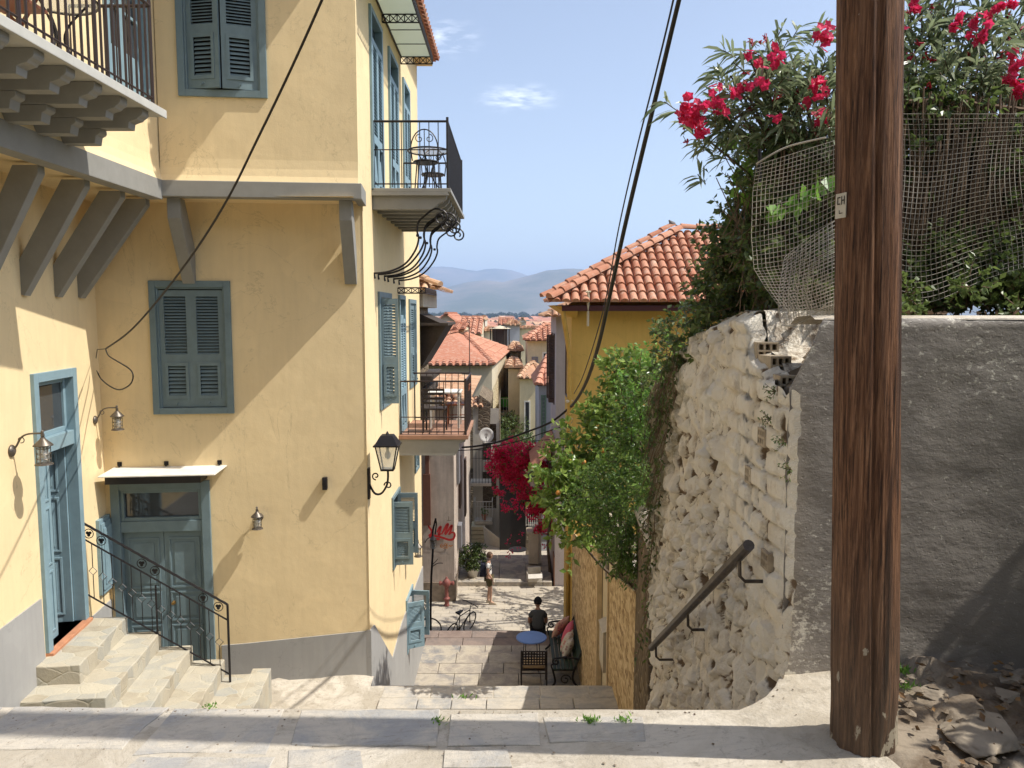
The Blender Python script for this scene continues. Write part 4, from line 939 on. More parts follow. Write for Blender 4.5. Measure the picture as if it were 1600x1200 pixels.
for j in range(nx+1):
    x = .10+6.1*j/nx; q = noise.fractal(Vector((x*6, 0, 0)), 1, 2, 4)*.012
    vs += [(x, .004+q*.5, 1.575), (x, .05+q, 1.592), (x, .22+q, 1.585), (x, .30, 1.55)]
m.add(vs, [(j*4+k, (j+1)*4+k, (j+1)*4+k+1, j*4+k+1) for j in range(nx) for k in range(3)]); m.build('coping', CEM, gw, smooth=True)
# rubble wall along the steps: local x = -Y, y into the wall, z up
RW = frame(1.22, 0, 0, -90)
rw = thing('rubble_wall', 'whitewashed rubble stone wall with mossy far end beside the steps', 'wall', frame(1.3, 4.8, -2))
topP = [(-6.55, .60), (-6.4, 1.0), (-6.0, 1.1), (-5.6, 1.32), (-5.2, 1.40), (-4.9, 1.52), (-4.2, 1.60), (-3.86, 1.60), (-3.8, 1.42), (-3.62, 1.36), (-3.5, 1.30), (-3.40, 1.28), (-3.34, 1.26), (-3.0, 1.25)]
m = MB(); nx, nz = 340, 370; vs = []; cav = []
def rubz(x, z):
    # returns outward bulge and cavity: tilted flat-faced stones of two sizes with recessed joints
    wx = x+.07*noise.noise(Vector((x*3, z*3, 3)))+.25*(z+1)*.35; wz = z+.07*noise.noise(Vector((x*3, z*3, 9)))
    sel = noise.noise(Vector((x*.9, z*.9, 31))); sx_, sz_ = (8.5, 6.4) if sel < .0 else (13.0, 10.5)
    d1, p1 = noise.voronoi(Vector((wx*sx_, wz*sz_, 0))); q = p1[0]; h1 = noise.cell(q*7.3); h2 = noise.cell(q*5.1+Vector((3, 3, 3))); h3 = noise.cell(q*4.7+Vector((9, 1, 5)))
    e1 = d1[1]-d1[0]; tilt = (wx*sx_-q.x)*(h2-.5)*.06+(wz*sz_-q.y)*(h3-.5)*.06
    b = (.026+.034*h1+tilt)*min(1, e1*4.6)**.8+.006; f = noise.fractal(Vector((x*11, z*9, 2)), .9, 2.1, 6)
    big = noise.noise(Vector((x*1.3, z*1.3, 7))); pl = max(0, min(1, .1+1.3*big)); b = b*(1-.35*pl)+.02*pl+f*.014+big*.02
    c = max(0, .98-e1*6.2)*(1-.45*pl)*(.55+.65*h2)
    k = max(0, min(1, (x+4.35+.25*noise.noise(Vector((x*2, z*2, 5))))/.35))*max(0, min(1, (z-.1+.3*noise.noise(Vector((z*2, x*2, 8))))/.4))
    if k > 0:       # courses of plastered brick in the upper near corner
        zz = z+.014*noise.noise(Vector((x*6, z*6, 1))); row = math.floor(zz/.108); fz = zz/.108-row; lx_ = .17+.05*((row*37) % 5)/5; xx = x+.014*noise.noise(Vector((x*6, z*6, 21)))+row*.087; cl_ = math.floor(xx/lx_); fx = xx/lx_-cl_
        ed = min(min(fz, 1-fz)*.108, min(fx, 1-fx)*lx_); hsh = ((row*131+cl_*57) % 17)/17; bb = .022*min(1, ed/.018)+.035*hsh+f*.012; cc = max(0, .62-ed*48)*(.2+.9*((row*71+cl_*29) % 13)/13)
        b = b*(1-k)+k*bb; c = c*(1-k)+k*cc
    pit = noise.noise(Vector((x*13+4, z*8, 11))); c = max(0, .74-e1*5.2)*(1-.45*pl)
    k = max(0, min(1, (x+4.35+.25*noise.noise(Vector((x*2, z*2, 5))))/.35))*max(0, min(1, (z-.1+.3*noise.noise(Vector((z*2, x*2, 8))))/.4))
    if k > 0:       # courses of plastered brick in the upper near corner
        zz = z+.012*noise.noise(Vector((x*6, z*6, 1))); row = math.floor(zz/.108); fz = zz/.108-row; lx_ = .17+.05*((row*37) % 5)/5; xx = x+.012*noise.noise(Vector((x*6, z*6, 21)))+row*.087; cl_ = math.floor(xx/lx_); fx = xx/lx_-cl_
        ed = min(min(fz, 1-fz)*.108, min(fx, 1-fx)*lx_); hsh = ((row*131+cl_*57) % 17)/17; bb = .03*min(1, ed/.014)+.03*hsh; cc = max(0, .62-ed*48)*(.35+.9*((row*71+cl_*29) % 13)/13)
        b = b*(1-k)+k*bb; c = c*(1-k)+k*cc
    if pit > .30: b -= (pit-.30)*.16; c += (pit-.30)*3.2
    return b, c
for i in range(nz+1):
    for j in range(nx+1):
        x = -6.5+3.25*(j/nx); tz = lerp(x, topP); z = -3.4+(tz+3.4)*(i/nz)
        b, c = rubz(x, z)
        dn = (x+3.28)      # near corner rounds away
        k_ = min(1, max(0, -dn/.12)); y = -b*(.3+.7*k_)-.0*(1-k_)+max(0, dn)*.6
        if x < -6.4: y += (-6.4-x)*1.2
        if z < .35 and x > -4.2: y -= .10*min(1, (x+4.2)/.7)*max(0, (.35-z))*.6
        if i > nz-3 and x < -3.5: y += .03*(i-nz+3)
        zz = z+noise.noise(Vector((x*7, 1, i*.3)))*.012
        if i >= nz-1: zz += noise.noise(Vector((x*16, 2, 2)))*.03
        vs.append((x, y, zz)); cav.append(c)
fs = [(i*(nx+1)+j, i*(nx+1)+j+1, (i+1)*(nx+1)+j+1, (i+1)*(nx+1)+j) for i in range(nz) for j in range(nx)]
m.add(vs, fs); o0 = m; m.c = cav; m.build('wall_face', RUB, rw, RW, smooth=True)
# top and near end of the rubble wall
m = MB(); vs = []; cav = []; n = 90
for j in range(n+1):
    x = -6.5+3.0*j/n; tz = lerp(x, topP)
    for k in range(5): vs.append((x, .05+.11*k, tz+noise.fractal(Vector((x*8, k*.9, 1)), 1, 2, 4)*.035+.01)); cav.append(.45)
m.add(vs, [(j*5+k, (j+1)*5+k, (j+1)*5+k+1, j*5+k+1) for j in range(n) for k in range(4)]); m.c = cav; m.build('wall_top', RUB, rw, RW, smooth=True)
m = MB(); m.hexa([(1.215, 3.36, .8), (1.7, 3.36, .8), (1.7, 3.9, .8), (1.215, 3.9, .8), (1.225, 3.38, 1.27), (1.7, 3.36, 1.5), (1.7, 3.9, 1.52), (1.24, 3.8, 1.36)]); m.build('rubble_core', STONE_D, rw, Matrix(), bevel=.03)
# hollow bricks showing in the broken upper corner
BR = plain('lime_stained_brick', (.44, .36, .26), .95, 0, .35, 12, .4)
def hollow(x, z, w_=.13, h=.11, d=.16, y=-.045, parent=rw, nx_=3, nz_=2, rot=0):
    m = MB(); t_ = .012; cw = (w_-t_)/nx_; ch = (h-t_)/nz_
    for i in range(nx_+1): m.box(i*cw, 0, 0, i*cw+t_, d, h)
    for k in range(nz_+1):
        for i in range(nx_): m.box(i*cw+t_, 0, k*ch, (i+1)*cw, d, k*ch+t_)
    m.box(t_, d*.35, t_, w_-t_, d*.36, h-t_, r=.0)
    m.build('hollow_brick', BR, parent, RW @ Matrix.Translation((x, y, z)) @ Matrix.Rotation(R_(rot), 4, 'Y'), bevel=.002)
def end_brick(x, y, z, w_=.115, h=.085, d=.16, nx_=3, nz_=2, rz=0):      # hollow brick, holes towards the camera
    m = MB(); t_ = .010; cw = (w_-t_)/nx_; ch = (h-t_)/nz_
    for i in range(nx_+1): m.box(i*cw, 0, 0, i*cw+t_, d, h)
    for k in range(nz_+1):
        for i in range(nx_): m.box(i*cw+t_, 0, k*ch, (i+1)*cw, d, k*ch+t_)
    m.box(t_, d*.6, t_, w_-t_, d*.61, h-t_); m.build('hollow_brick', BR, rw, frame(x, y, z, rz), bevel=.002)
end_brick(1.205, 3.86, 1.485, rz=3); end_brick(1.20, 3.76, 1.375, .105, rz=-2); end_brick(1.215, 3.60, 1.31, .10, .09, rz=4); end_brick(1.21, 3.45, 1.235, .09, rz=-3)
for x, z, w_ in ((-3.62, .98, .10), (-3.52, .42, .10), (-3.80, .76, .09)): hollow(x, z, w_, .085, .14, -.052)
# garden soil behind both walls
m = MB(); vs = []; n = 24
for i in range(n+1):
    for j in range(n+1):
        x = 1.36+10*(j/n)**1.5; y = 3.55+2.95*i/n; vs.append((x, y, (1.5 if x > 1.75 else .9)+noise.fractal(Vector((x*2, y*2, 0)), 1, 2, 4)*.06-(.25 if y > 5.2 and x < 2 else 0)))
m.add(vs, [(i*(n+1)+j, i*(n+1)+j+1, (i+1)*(n+1)+j+1, (i+1)*(n+1)+j) for i in range(n) for j in range(n)])
m.quad([(1.5, 6.5, -3.6), (11, 6.5, -3.6), (11, 6.5, 1.5), (1.5, 6.5, 1.2)]); struct('garden_soil', m, plain('soil', (.10, .07, .045), 1, 0, .4, 9, .5), True)
# iron handrail on the rubble wall
a = onX(1170, 852, 1.06); b = onX(1018, 1012, 1.06); hr = thing('wall_handrail', 'worn dark metal handrail slanting down along the whitewashed rubble wall', 'handrail', frame(1.1, 4.8, -.3))
HRM = plain('worn_dark_metal', (.085, .07, .058), .45, .5, .5, 25)
m = MB(); m.tube([a, b], .026, 12); m.build('rail', HRM, hr, Matrix())
for t_ in (.06, .50, .93):
    p = a+(b-a)*t_; m = MB(); m.tube([p, p+Vector((.005, 0, -.10)), p+Vector((.03, 0, -.125)), p+Vector((.17, 0, -.125))], .009, 6); m.build('bracket', HRM, hr, Matrix())
# stone gate pier with whitewashed cap, then low stone wall down to the chipboard
pier = thing('stone_pier', 'narrow rough stone pier with whitewashed top past the rubble wall', 'pier', frame(1.5, 7.4, -3.5))
m = MB(); m.hexa([(1.24, 6.75, -3.9), (1.9, 6.75, -3.9), (1.9, 8.3, -3.9), (1.36, 8.3, -3.9), (1.24, 6.75, -.52), (1.9, 6.75, -.3), (1.9, 8.3, -.5), (1.38, 8.3, -.6)]); m.build('shaft', STONE_D, pier, Matrix(), bevel=.03)
m = MB(); m.hexa([(1.2, 6.7, -.50), (1.95, 6.7, -.28), (1.95, 8.36, -.48), (1.34, 8.36, -.58), (1.26, 6.78, -.42), (1.9, 6.78, -.2), (1.9, 8.3, -.40), (1.42, 8.3, -.50)]); m.build('cap', CEM, pier, Matrix(), bevel=.02)
# chipboard hoarding along the street
PINE = plain('raw_pine_batten', (.60, .47, .30), .75, 0, .2, 8)
hb = thing('chipboard_hoarding', 'tall chipboard hoarding with slanting top right of the wall gateway', 'hoarding', frame(1.5, 10, -4))
m = MB(); m.prism([(8.42, -4.2), (11.4, -5.0), (11.4, -2.38), (10.3, -2.05), (8.42, -1.62)], 'x', 1.485, 1.515); m.build('panel', OSB, hb, Matrix())
m = MB(); m.box(1.46, 11.4, -5.1, 1.55, 11.47, -2.34); m.build('batten', PINE, hb, Matrix())
hb = thing('chipboard_hoarding', 'chipboard hoarding behind the green bench, left of the wall gateway', 'hoarding', frame(1.5, 15, -6))
m = MB(); m.prism([(12.9, -6.5), (18.5, -6.5), (18.5, -3.75), (15.5, -3.15), (12.9, -2.4)], 'x', 1.485, 1.515); m.build('panel', OSB, hb, Matrix())
m = MB(); m.box(1.46, 12.82, -6.4, 1.55, 12.9, -2.4); m.build('batten', PINE, hb, Matrix())
CREAM = stucco('cream_render', (.60, .52, .38), .1, .2)
gp = thing('gateway_wall', 'cream rendered gate wall with doorbell seen through the hoarding gap', 'wall', frame(1.9, 12.5, -4.5))
m = MB(); m.box(1.56, 11.2, -6.2, 1.8, 13.6, -1.9); m.box(1.53, 11.1, -1.9, 1.84, 13.7, -1.8); m.build('wall', CREAM, gp, Matrix(), bevel=.02)
m = MB(); m.box(1.54, 12.0, -2.75, 1.56, 12.35, -2.35); m.box(1.532, 12.06, -2.68, 1.54, 12.29, -2.42); m.build('doorbell_panel', LAMPM, gp, Matrix(), bevel=.004)
m = MB(); m.box(1.54, 11.75, -2.95, 1.56, 11.9, -2.8); m.build('switch', IRON, gp, Matrix())
m = MB(); m.box(1.42, 11.55, -4.0, 1.56, 12.05, -3.35); m.prism([(1.40, -3.35), (1.58, -3.35), (1.58, -3.27)], 'y', 11.53, 12.07)
m.box(1.415, 11.62, -3.5, 1.42, 11.98, -3.47)
o = m.build('mailbox', plain('beige_mailbox', (.52, .46, .36), .5), None, Matrix(), bevel=.006); tag(o, 'beige metal mailbox between the two chipboard panels', 'mailbox')
sw = thing('stone_wall', 'rough stone wall behind the chipboard with whitewashed top', 'wall', frame(2, 10, -4))
m = MB(); m.prism([(8.3, -4.6), (18.9, -7), (18.9, -4.1), (13.6, -2.6), (11, -2.1), (8.3, -1.4)], 'x', 1.66, 2.05); m.build('wall', STONE, sw, Matrix(), bevel=.03)
m = MB(); m.prism([(8.25, -1.42), (11, -2.12), (18.9, -4.12), (18.9, -4.02), (11, -2.02), (8.25, -1.30)], 'x', 1.6, 2.1); m.build('cap', CEM, sw, Matrix(), bevel=.02)
# ------------------------------------------------------------------ vegetation helpers
def leaf(m, p, d, L, w_, r=None, fold=.25, droop=0):
    d = d.normalized(); s = d.cross(Vector((random.uniform(-1, 1), random.uniform(-1, 1), random.uniform(-.3, 1)))).normalized(); n = s.cross(d)
    t_ = p+d*L+Vector((0, 0, -droop*L)); mid = p+d*L*.45+Vector((0, 0, -droop*L*.3)); 
    m.add([p, mid+s*w_+n*fold*w_, t_, mid-s*w_+n*fold*w_], [(0, 1, 2), (0, 2, 3)], r)
def blade(m, p, d, L, w_, r, droop):
    d = d.normalized(); s = d.cross(Vector((random.uniform(-1, 1), random.uniform(-1, 1), random.uniform(.2, 1)))).normalized()
    q = [p, p+d*L*.33+Vector((0, 0, -droop*L*.08)), p+d*L*.68+Vector((0, 0, -droop*L*.35)), p+d*L*.96+Vector((0, 0, -droop*L*.8))]
    m.add([q[0], q[1]+s*w_, q[2]+s*w_*.9, q[3], q[2]-s*w_*.9, q[1]-s*w_], [(0, 1, 5), (1, 2, 4, 5), (2, 3, 4)], r)
def rv(): return Vector((random.gauss(0, 1), random.gauss(0, 1), random.gauss(0, 1))).normalized()
def sprig(m, st, p, d, L, n, ll, lw_, rad=.006, up=.2, whorl=False, r0=0, r1=1, droop=.15):
    pts = [p]; q = p.copy(); dd = d.normalized()
    for i in range(5): dd = (dd+rv()*.13+Vector((0, 0, up*.15))).normalized(); q = q+dd*L/5; pts.append(q.copy())
    if st: st.tube(pts, [rad*(1-.7*i/5) for i in range(6)], 4, cap=False)
    for i in range(n):
        t_ = (i+.5)/n; k = min(4, int(t_*5)); a_ = pts[k]+(pts[k+1]-pts[k])*(t_*5-k)
        s_ = rv(); ld = (dd*(.7 if whorl else .45)+(s_-dd*s_.dot(dd)).normalized()*.9+Vector((0, 0, .15)))
        leaf(m, a_, ld, ll*random.uniform(.7, 1.15), lw_*random.uniform(.8, 1.2), random.uniform(r0, r1), droop=droop)
def clump(m, st, c, R, n, per, ll, lw_, L=.18, squash=(1, 1, 1), up=.2, r0=0, r1=1, droop=.15):
    c = Vector(c)
    for _ in range(n):
        d = rv(); q = random.random()**.45; p = c+Vector((d.x*R*squash[0], d.y*R*squash[1], d.z*R*squash[2]))*q
        sprig(m, st, p, (d*.7+rv()*.5+Vector((0, 0, up))), L*random.uniform(.6, 1.3), per, ll, lw_, .003, up, False, r0, r1, droop)
def limb(st, P, r0, r1, n=7):
    pts = smooth_pts(P, 5); k = len(pts); st.tube([p+rv()*r0*.15 for p in pts], [r0+(r1-r0)*i/(k-1) for i in range(k)], n)
def d_at(px, py, Y): return onY(px, py, Y)
# citrus tree over the stone wall
ct = thing('citrus_tree', 'glossy green citrus tree with a few oranges leaning over the lane wall', 'tree', frame(2.3, 11.5, -4))
st = MB(); m = MB(); base = Vector((2.35, 11.6, -4.2))
cl = [(890, 735, 11.2, .38, 54), (925, 690, 11.4, .42, 80), (962, 645, 11.6, .42, 80), (1000, 600, 11.8, .42, 70), (880, 770, 11.0, .36, 50), (930, 760, 11.0, .5, 90), (900, 810, 10.8, .34, 46), (960, 580, 11.8, .22, 26), (1010, 660, 11.4, .5, 80), (990, 720, 11.3, .5, 80), (872, 730, 11.1, .2, 20), (1030, 700, 12, .4, 50), (1015, 610, 12, .35, 40), (905, 845, 10.6, .2, 18)]
for px, py, Y, R, n in cl:
    c = d_at(px, py, Y); clump(m, st, c, R, int(n*.85), 9, .135, .036, .26, up=.25); limb(st, [base, base+(c-base)*.35+Vector((.1, 0, .5)), base+(c-base)*.7+Vector((0, 0, .25)), c], .045, .010)
m.build('crown', LEAF_C, ct, Matrix()); st.build('trunk', BARK, ct, Matrix())
fr = MB(); ORG = plain('orange_peel', (.46, .19, .03), .5, 0, .15, 20)
for px, py, Y in ((958, 676, 11.1), (942, 704, 11.0), (872, 770, 10.8), (912, 722, 10.8)):
    c = d_at(px, py, Y-.28); f1 = MB(); f1.lathe([(.035*sin(pi*i/8), -.035*cos(pi*i/8)) for i in range(9)], c, 12); f1.build('fruit', ORG, ct, Matrix(), smooth=True)
# young bright shoots above it
ys_ = thing('young_shrub', 'bright young green shoots standing above the citrus tree', 'shrub', frame(2.2, 8.6, -1))
m = MB(); st = MB()
for px0, py0, px1, py1 in ((990, 690, 962, 575), (1003, 660, 1001, 548), (1015, 650, 1020, 560), (1028, 640, 1022, 535), (1040, 620, 1044, 520), (1035, 640, 1060, 545), (1010, 690, 985, 600)):
    a_ = d_at(px0, py0, 8.4); b_ = d_at(px1, py1, 8.1); P = [a_+(b_-a_)*i/6+rv()*.02 for i in range(7)]; st.tube([Vector((1.95, 8.9, -.6)), (Vector((1.95, 8.9, -.6))+a_)/2+Vector((0, 0, .05)), a_], .01, 5); st.tube(P, [.008-.001*i for i in range(7)], 5)
    for i in range(6):
        for q in range(2): sprig(m, None, P[i]+(P[i+1]-P[i])*random.random(), (b_-a_).normalized()*.6+rv()*.5, .12, 8, .06, .016, up=.5, r0=.3)
m.build('foliage', LEAF_B, ys_, Matrix()); st.build('stem', BARK, ys_, Matrix())
# finer leaved shrub hanging down at the pier
fs_ = thing('fine_leaved_shrub', 'fine-leaved dark green shrub hanging over the stone wall beside the pier', 'shrub', frame(2.0, 8.8, -2))
m = MB(); st = MB(); base = Vector((2.15, 9.2, -2.2))
for px, py, Y, R, n in ((1000, 740, 8.6, .42, 110), (960, 780, 8.7, .38, 100), (1000, 690, 8.6, .36, 80), (975, 830, 8.6, .30, 80), (1010, 640, 8.4, .34, 70), (940, 810, 9, .26, 50), (985, 870, 8.4, .16, 30), (1015, 760, 8.0, .26, 60), (925, 770, 9.2, .28, 50)):
    c = d_at(px, py, Y); clump(m, st, c, R, n, 13, .062, .013, .2, up=.1, droop=.3); limb(st, [base, base+(c-base)*.5+Vector((0, 0, .2)), c], .025, .008)
for i in range(60):   # hanging sprays
    px = random.uniform(960, 1022); c = d_at(px, random.uniform(800, 880), 8.1); sprig(m, st, c, Vector((random.uniform(-.3, .1), -.2, -1)), .26, 16, .055, .011, .003, -.6, droop=.4)
m.build('foliage', LEAF_F, fs_, Matrix()); st.build('stem', BARK, fs_, Matrix())
# ivy and roots on the mossy end of the rubble wall
iv = thing('wall_creeper', 'tangled creeper with dry roots hanging on the far upper end of the rubble wall', 'creeper', frame(1.3, 5.8, 0))
m = MB(); st = MB()
for i in range(170):
    Y = 5.2+1.2*random.random()**.6; tz = lerp(-Y, topP); lo = lerp(Y, [(4.5, .2), (5.4, .35), (6.0, 1.1), (6.3, 2.2), (6.6, 3.0)]); z = tz-lo*random.random()**1.3; p = Vector((1.19-random.random()*.07, Y, z))
    sprig(m if random.random() < .55 else MB(), st, p, Vector((-.3, random.uniform(-.5, .5), -1)), random.uniform(.1, .3), 7, .04, .012, .004, -.4, droop=.5)
for px, py, Y, R, n in ((1070, 535, 5.5, .22, 70), (1100, 545, 5.2, .16, 30), (1120, 510, 5.0, .16, 30), (1040, 590, 6.2, .16, 24)): clump(m, st, d_at(px, py, Y), R, n, 9, .05, .015, .14)
m.build('foliage', LEAF_D, iv, Matrix()); st.build('stem', TWIG, iv, Matrix())
for px, py, lab in ((1212, 612, 'small dry weed rooted in the brick courses just below the hollow bricks'), (1205, 655, 'wiry weed halfway down the brick courses of the whitewashed wall'), (1228, 690, 'brown tuft growing by the grey plaster edge on the whitewashed wall'), (1238, 735, 'lowest brown tuft on the brick courses of the whitewashed wall')):
    p = onX(px, py, 1.16); wd = thing('wall_weed', lab, 'weed', frame(*p)); m = MB(); st = MB()
    for q in range(9): sprig(m, st, p, Vector((-.5, random.uniform(-.6, .4), random.uniform(-.7, .5))), .06, 4, .018, .004, .0015)
    m.build('leaves', LEAF_D, wd, Matrix()); st.build('stem', TWIG, wd, Matrix())
# dark climbing mass behind the net, left of the pole
dk = thing('climber_hedge', 'dark green climber mass growing behind the net left of the pole', 'hedge', frame(1.8, 4.6, 1.4))
m = MB(); st = MB()
for px, py, Y, R, n in ((1150, 470, 5.0, .26, 120), (1180, 420, 4.9, .28, 140), (1175, 360, 4.8, .22, 90), (1200, 460, 4.7, .28, 120), (1220, 390, 4.6, .3, 140), (1260, 330, 4.5, .3, 120), (1230, 300, 4.7, .26, 90), (1290, 400, 4.4, .3, 110), (1270, 460, 4.3, .26, 90), (1185, 310, 4.8, .14, 40), (1290, 290, 4.5, .2, 60), (1150, 440, 5.2, .2, 60), (1210, 250, 4.7, .16, 30)):
    clump(m, st, d_at(px, py, Y), R, n, 11, .05, .014, .16, up=.1)
for px, py, Y, R, n in ((1215, 300, 4.3, .16, 60), (1250, 400, 4.1, .2, 80), (1290, 330, 4.1, .16, 60), (1240, 450, 4.1, .16, 60), (1205, 380, 4.3, .14, 50), (1300, 440, 4.0, .14, 50), (1270, 270, 4.3, .14, 40)): clump(m, st, d_at(px, py, Y), R, n, 10, .05, .014, .14)
for px0, py0, px1, py1 in ((1185, 400, 1122, 350), (1180, 380, 1125, 345), (1150, 430, 1118, 402), (1180, 350, 1150, 312), (1120, 430, 1112, 395), (1130, 470, 1095, 500)):
    a_ = d_at(px0, py0, 4.8); b_ = d_at(px1, py1, 4.8); sprig(m, st, a_, b_-a_, (b_-a_).length, 12, .035, .009, .004, 0)
for i in range(300):
    px = random.uniform(1150, 1310); py = random.uniform(300, 490); p = d_at(px, py, 4.3); st.tube([p, p+Vector((random.uniform(-.12, .12), random.uniform(-.1, .1), random.uniform(-.3, .3)))], .003, 3, cap=False)
m.build('foliage', LEAF_D, dk, Matrix()); st.build('stem', TWIG, dk, Matrix())
# broad heart leaves and hop-like shoots
bl = thing('broad_leaf_vine', 'vine with broad bright leaves trailing across the net left of the pole', 'vine', frame(1.7, 3.9, 2))
m = MB(); st = MB(); P = [d_at(x, y, Y) for x, y, Y in ((1205, 328, 3.9), (1225, 320, 3.85), (1250, 305, 3.8), (1280, 290, 3.75), (1310, 270, 3.8))]; st.tube(smooth_pts(P, 4), .004, 4)
for i in range(26):
    t_ = random.random()*3.99; k = int(t_); p = P[k]+(P[k+1]-P[k])*(t_-k); leaf(m, p+rv()*.02, Vector((-.3, -.6, -.5))+rv()*.5, random.uniform(.06, .10), .032, random.uniform(.2, 1), .15, .3)
for px, py in ((1160, 262), (1168, 290), (1175, 240), (1200, 250), (1165, 215), (1150, 222), (1185, 215), (1215, 240), (1190, 300), (1280, 240)):
    for q in range(6): leaf(m, d_at(px, py, 4.4)+rv()*.05, rv()+Vector((0, 0, -.3)), .07, .03, random.random(), .15, .3)
m.build('foliage', LEAF_B, bl, Matrix()); st.build('stem', TWIG, bl, Matrix())
# oleander
ol = thing('oleander', 'tall oleander with clusters of pink red flowers above the netted fence', 'oleander', frame(2.6, 4.5, 1.5))
m = MB(); st = MB(); fl = MB(); base = Vector((2.5, 4.7, 1.4)); base2 = Vector((1.95, 4.6, 1.4))
tips = [(1075, 195, 4.2), (1110, 160, 4.2), (1140, 120, 4.2), (1170, 95, 4.25), (1205, 75, 4.3), (1215, 60, 4.3), (1165, 150, 4.2), (1190, 125, 4.2), (1225, 110, 4.3), (1250, 130, 4.3), (1260, 95, 4.4), (1275, 110, 4.3), (1230, 160, 4.3), (1180, 180, 4.2), (1200, 200, 4.3), (1250, 180, 4.2), (1275, 160, 4.3), (1290, 130, 4.3), (1210, 150, 4.2), (1240, 210, 4.3), (1280, 200, 4.3), (1160, 190, 4.3), (1150, 170, 4.2), (1300, 90, 4.4), (1300, 180, 4.2), (1260, 160, 4.1),
        (1420, 40, 4.4), (1440, 20, 4.4), (1460, 60, 4.3), (1430, 90, 4.2), (1480, 40, 4.4), (1500, 90, 4.2), (1450, 120, 4.2), (1520, 60, 4.3), (1540, 30, 4.4), (1560, 80, 4.3), (1580, 50, 4.3), (1600, 20, 4.4), (1590, 110, 4.2), (1550, 130, 4.2), (1490, 140, 4.1), (1420, 150, 4.1), (1610, 90, 4.3), (1520, 120, 4.3), (1630, 60, 4.4), (1650, 120, 4.3), (1470, -20, 4.5), (1420, -20, 4.5), (1560, -10, 4.5), (1620, -30, 4.5), (1470, 90, 4.5), (1440, 60, 4.5), (1530, 150, 4.3), (1590, 160, 4.3), (1405, 100, 4.3), (1380, 20, 4.5), (1350, 60, 4.5), (1700, 80, 4.3), (1740, 20, 4.4), (1400, -60, 4.6), (1500, -60, 4.6), (1410, 60, 4.6), (1480, 160, 4.5), (1440, 165, 4.5)]
for px, py, Y in tips:
    c = d_at(px, py, Y); b_ = base2 if px < 1330 else base; P = [b_+rv()*.1, b_+(c-b_)*.45+Vector((0, 0, .25)), c-(c-b_).normalized()*.12+Vector((0, 0, .05)), c]; limb(st, P, .010, .003, 5)
    for q in range(7):
        p = c+rv()*.15-(c-b_).normalized()*random.random()*.22; d0 = (c-b_).normalized()*.8+rv()*.7
        st.tube([p, p+d0.normalized()*.09], .003, 3, cap=False)
        for z_ in range(12):
            a_ = p+d0.normalized()*.09*random.random(); s_ = rv(); dn_ = d0.normalized(); blade(m, a_, dn_*.75+(s_-dn_*s_.dot(dn_)).normalized()*.8, random.uniform(.10, .17), .0085, random.random(), random.uniform(.2, .9))
for px, py in ((1075, 170), (1085, 190), (1065, 180), (1090, 172), (1080, 200)): 
    pass
flowers = [(1073, 160, .030, 9), (1078, 182, .03, 10), (1066, 178, .03, 7), (1092, 195, .03, 8), (1098, 205, .025, 5), (1095, 165, .025, 6), (1122, 165, .03, 7), (1118, 140, .02, 3), (1163, 132, .028, 6), (1147, 146, .026, 5), (1190, 133, .025, 4), (1190, 104, .025, 4), (1212, 92, .03, 6), (1205, 78, .02, 3), (1168, 82, .02, 3), (1282, 140, .035, 10), (1276, 133, .03, 6), (1288, 52, .035, 8), (1283, 70, .03, 7), (1283, 182, .03, 6), (1257, 163, .02, 3), (1130, 175, .03, 4), (1210, 185, .02, 3),
           (1438, 2, .035, 8), (1534, 35, .035, 9), (1526, 55, .035, 9), (1591, 90, .035, 9), (1582, 120, .035, 9), (1596, 145, .035, 9), (1590, 135, .035, 8), (1488, 45, .015, 4), (1500, 30, .015, 4), (1560, 10, .015, 5), (1580, 8, .015, 5), (1412, 50, .02, 3)]
for px, py, R, n in flowers:
    c = d_at(px, py, 4.02)
    for q in range(int(n*1.3)):
        p = c+rv()*R*1.1; ax = (rv()+Vector((0, -.9, .3))).normalized(); s_ = ax.cross(rv()).normalized(); u_ = ax.cross(s_); rr = random.random()
        for k in range(5):
            a_ = 2*pi*k/5; d = s_*cos(a_)+u_*sin(a_); e = s_*cos(a_+.62)+u_*sin(a_+.62); f_ = s_*cos(a_-.62)+u_*sin(a_-.62); L = .024
            fl.add([p, p+e*L*.8+ax*.006, p+d*L*1.1+ax*.003, p+f_*L*.8+ax*.006], [(0, 1, 2, 3)], rr)
for i in range(90):      # dark red buds on stalks
    px, py, Y = random.choice(tips[:26]+tips[26:50]); p = d_at(px, py, Y)+rv()*.07; d = (rv()+Vector((-.3, 0, .5))).normalized(); st.tube([p, p+d*.07], .002, 3, cap=False)
    for q in range(4): fl.tube([p+d*.05+rv()*.015, p+d*.078+rv()*.015], [.005, .0015], 4, r=.0)
m.build('foliage', LEAF_O, ol, Matrix()); st.build('stem', BARK, ol, Matrix()); fl.build('flowers', FLOW, ol, Matrix())
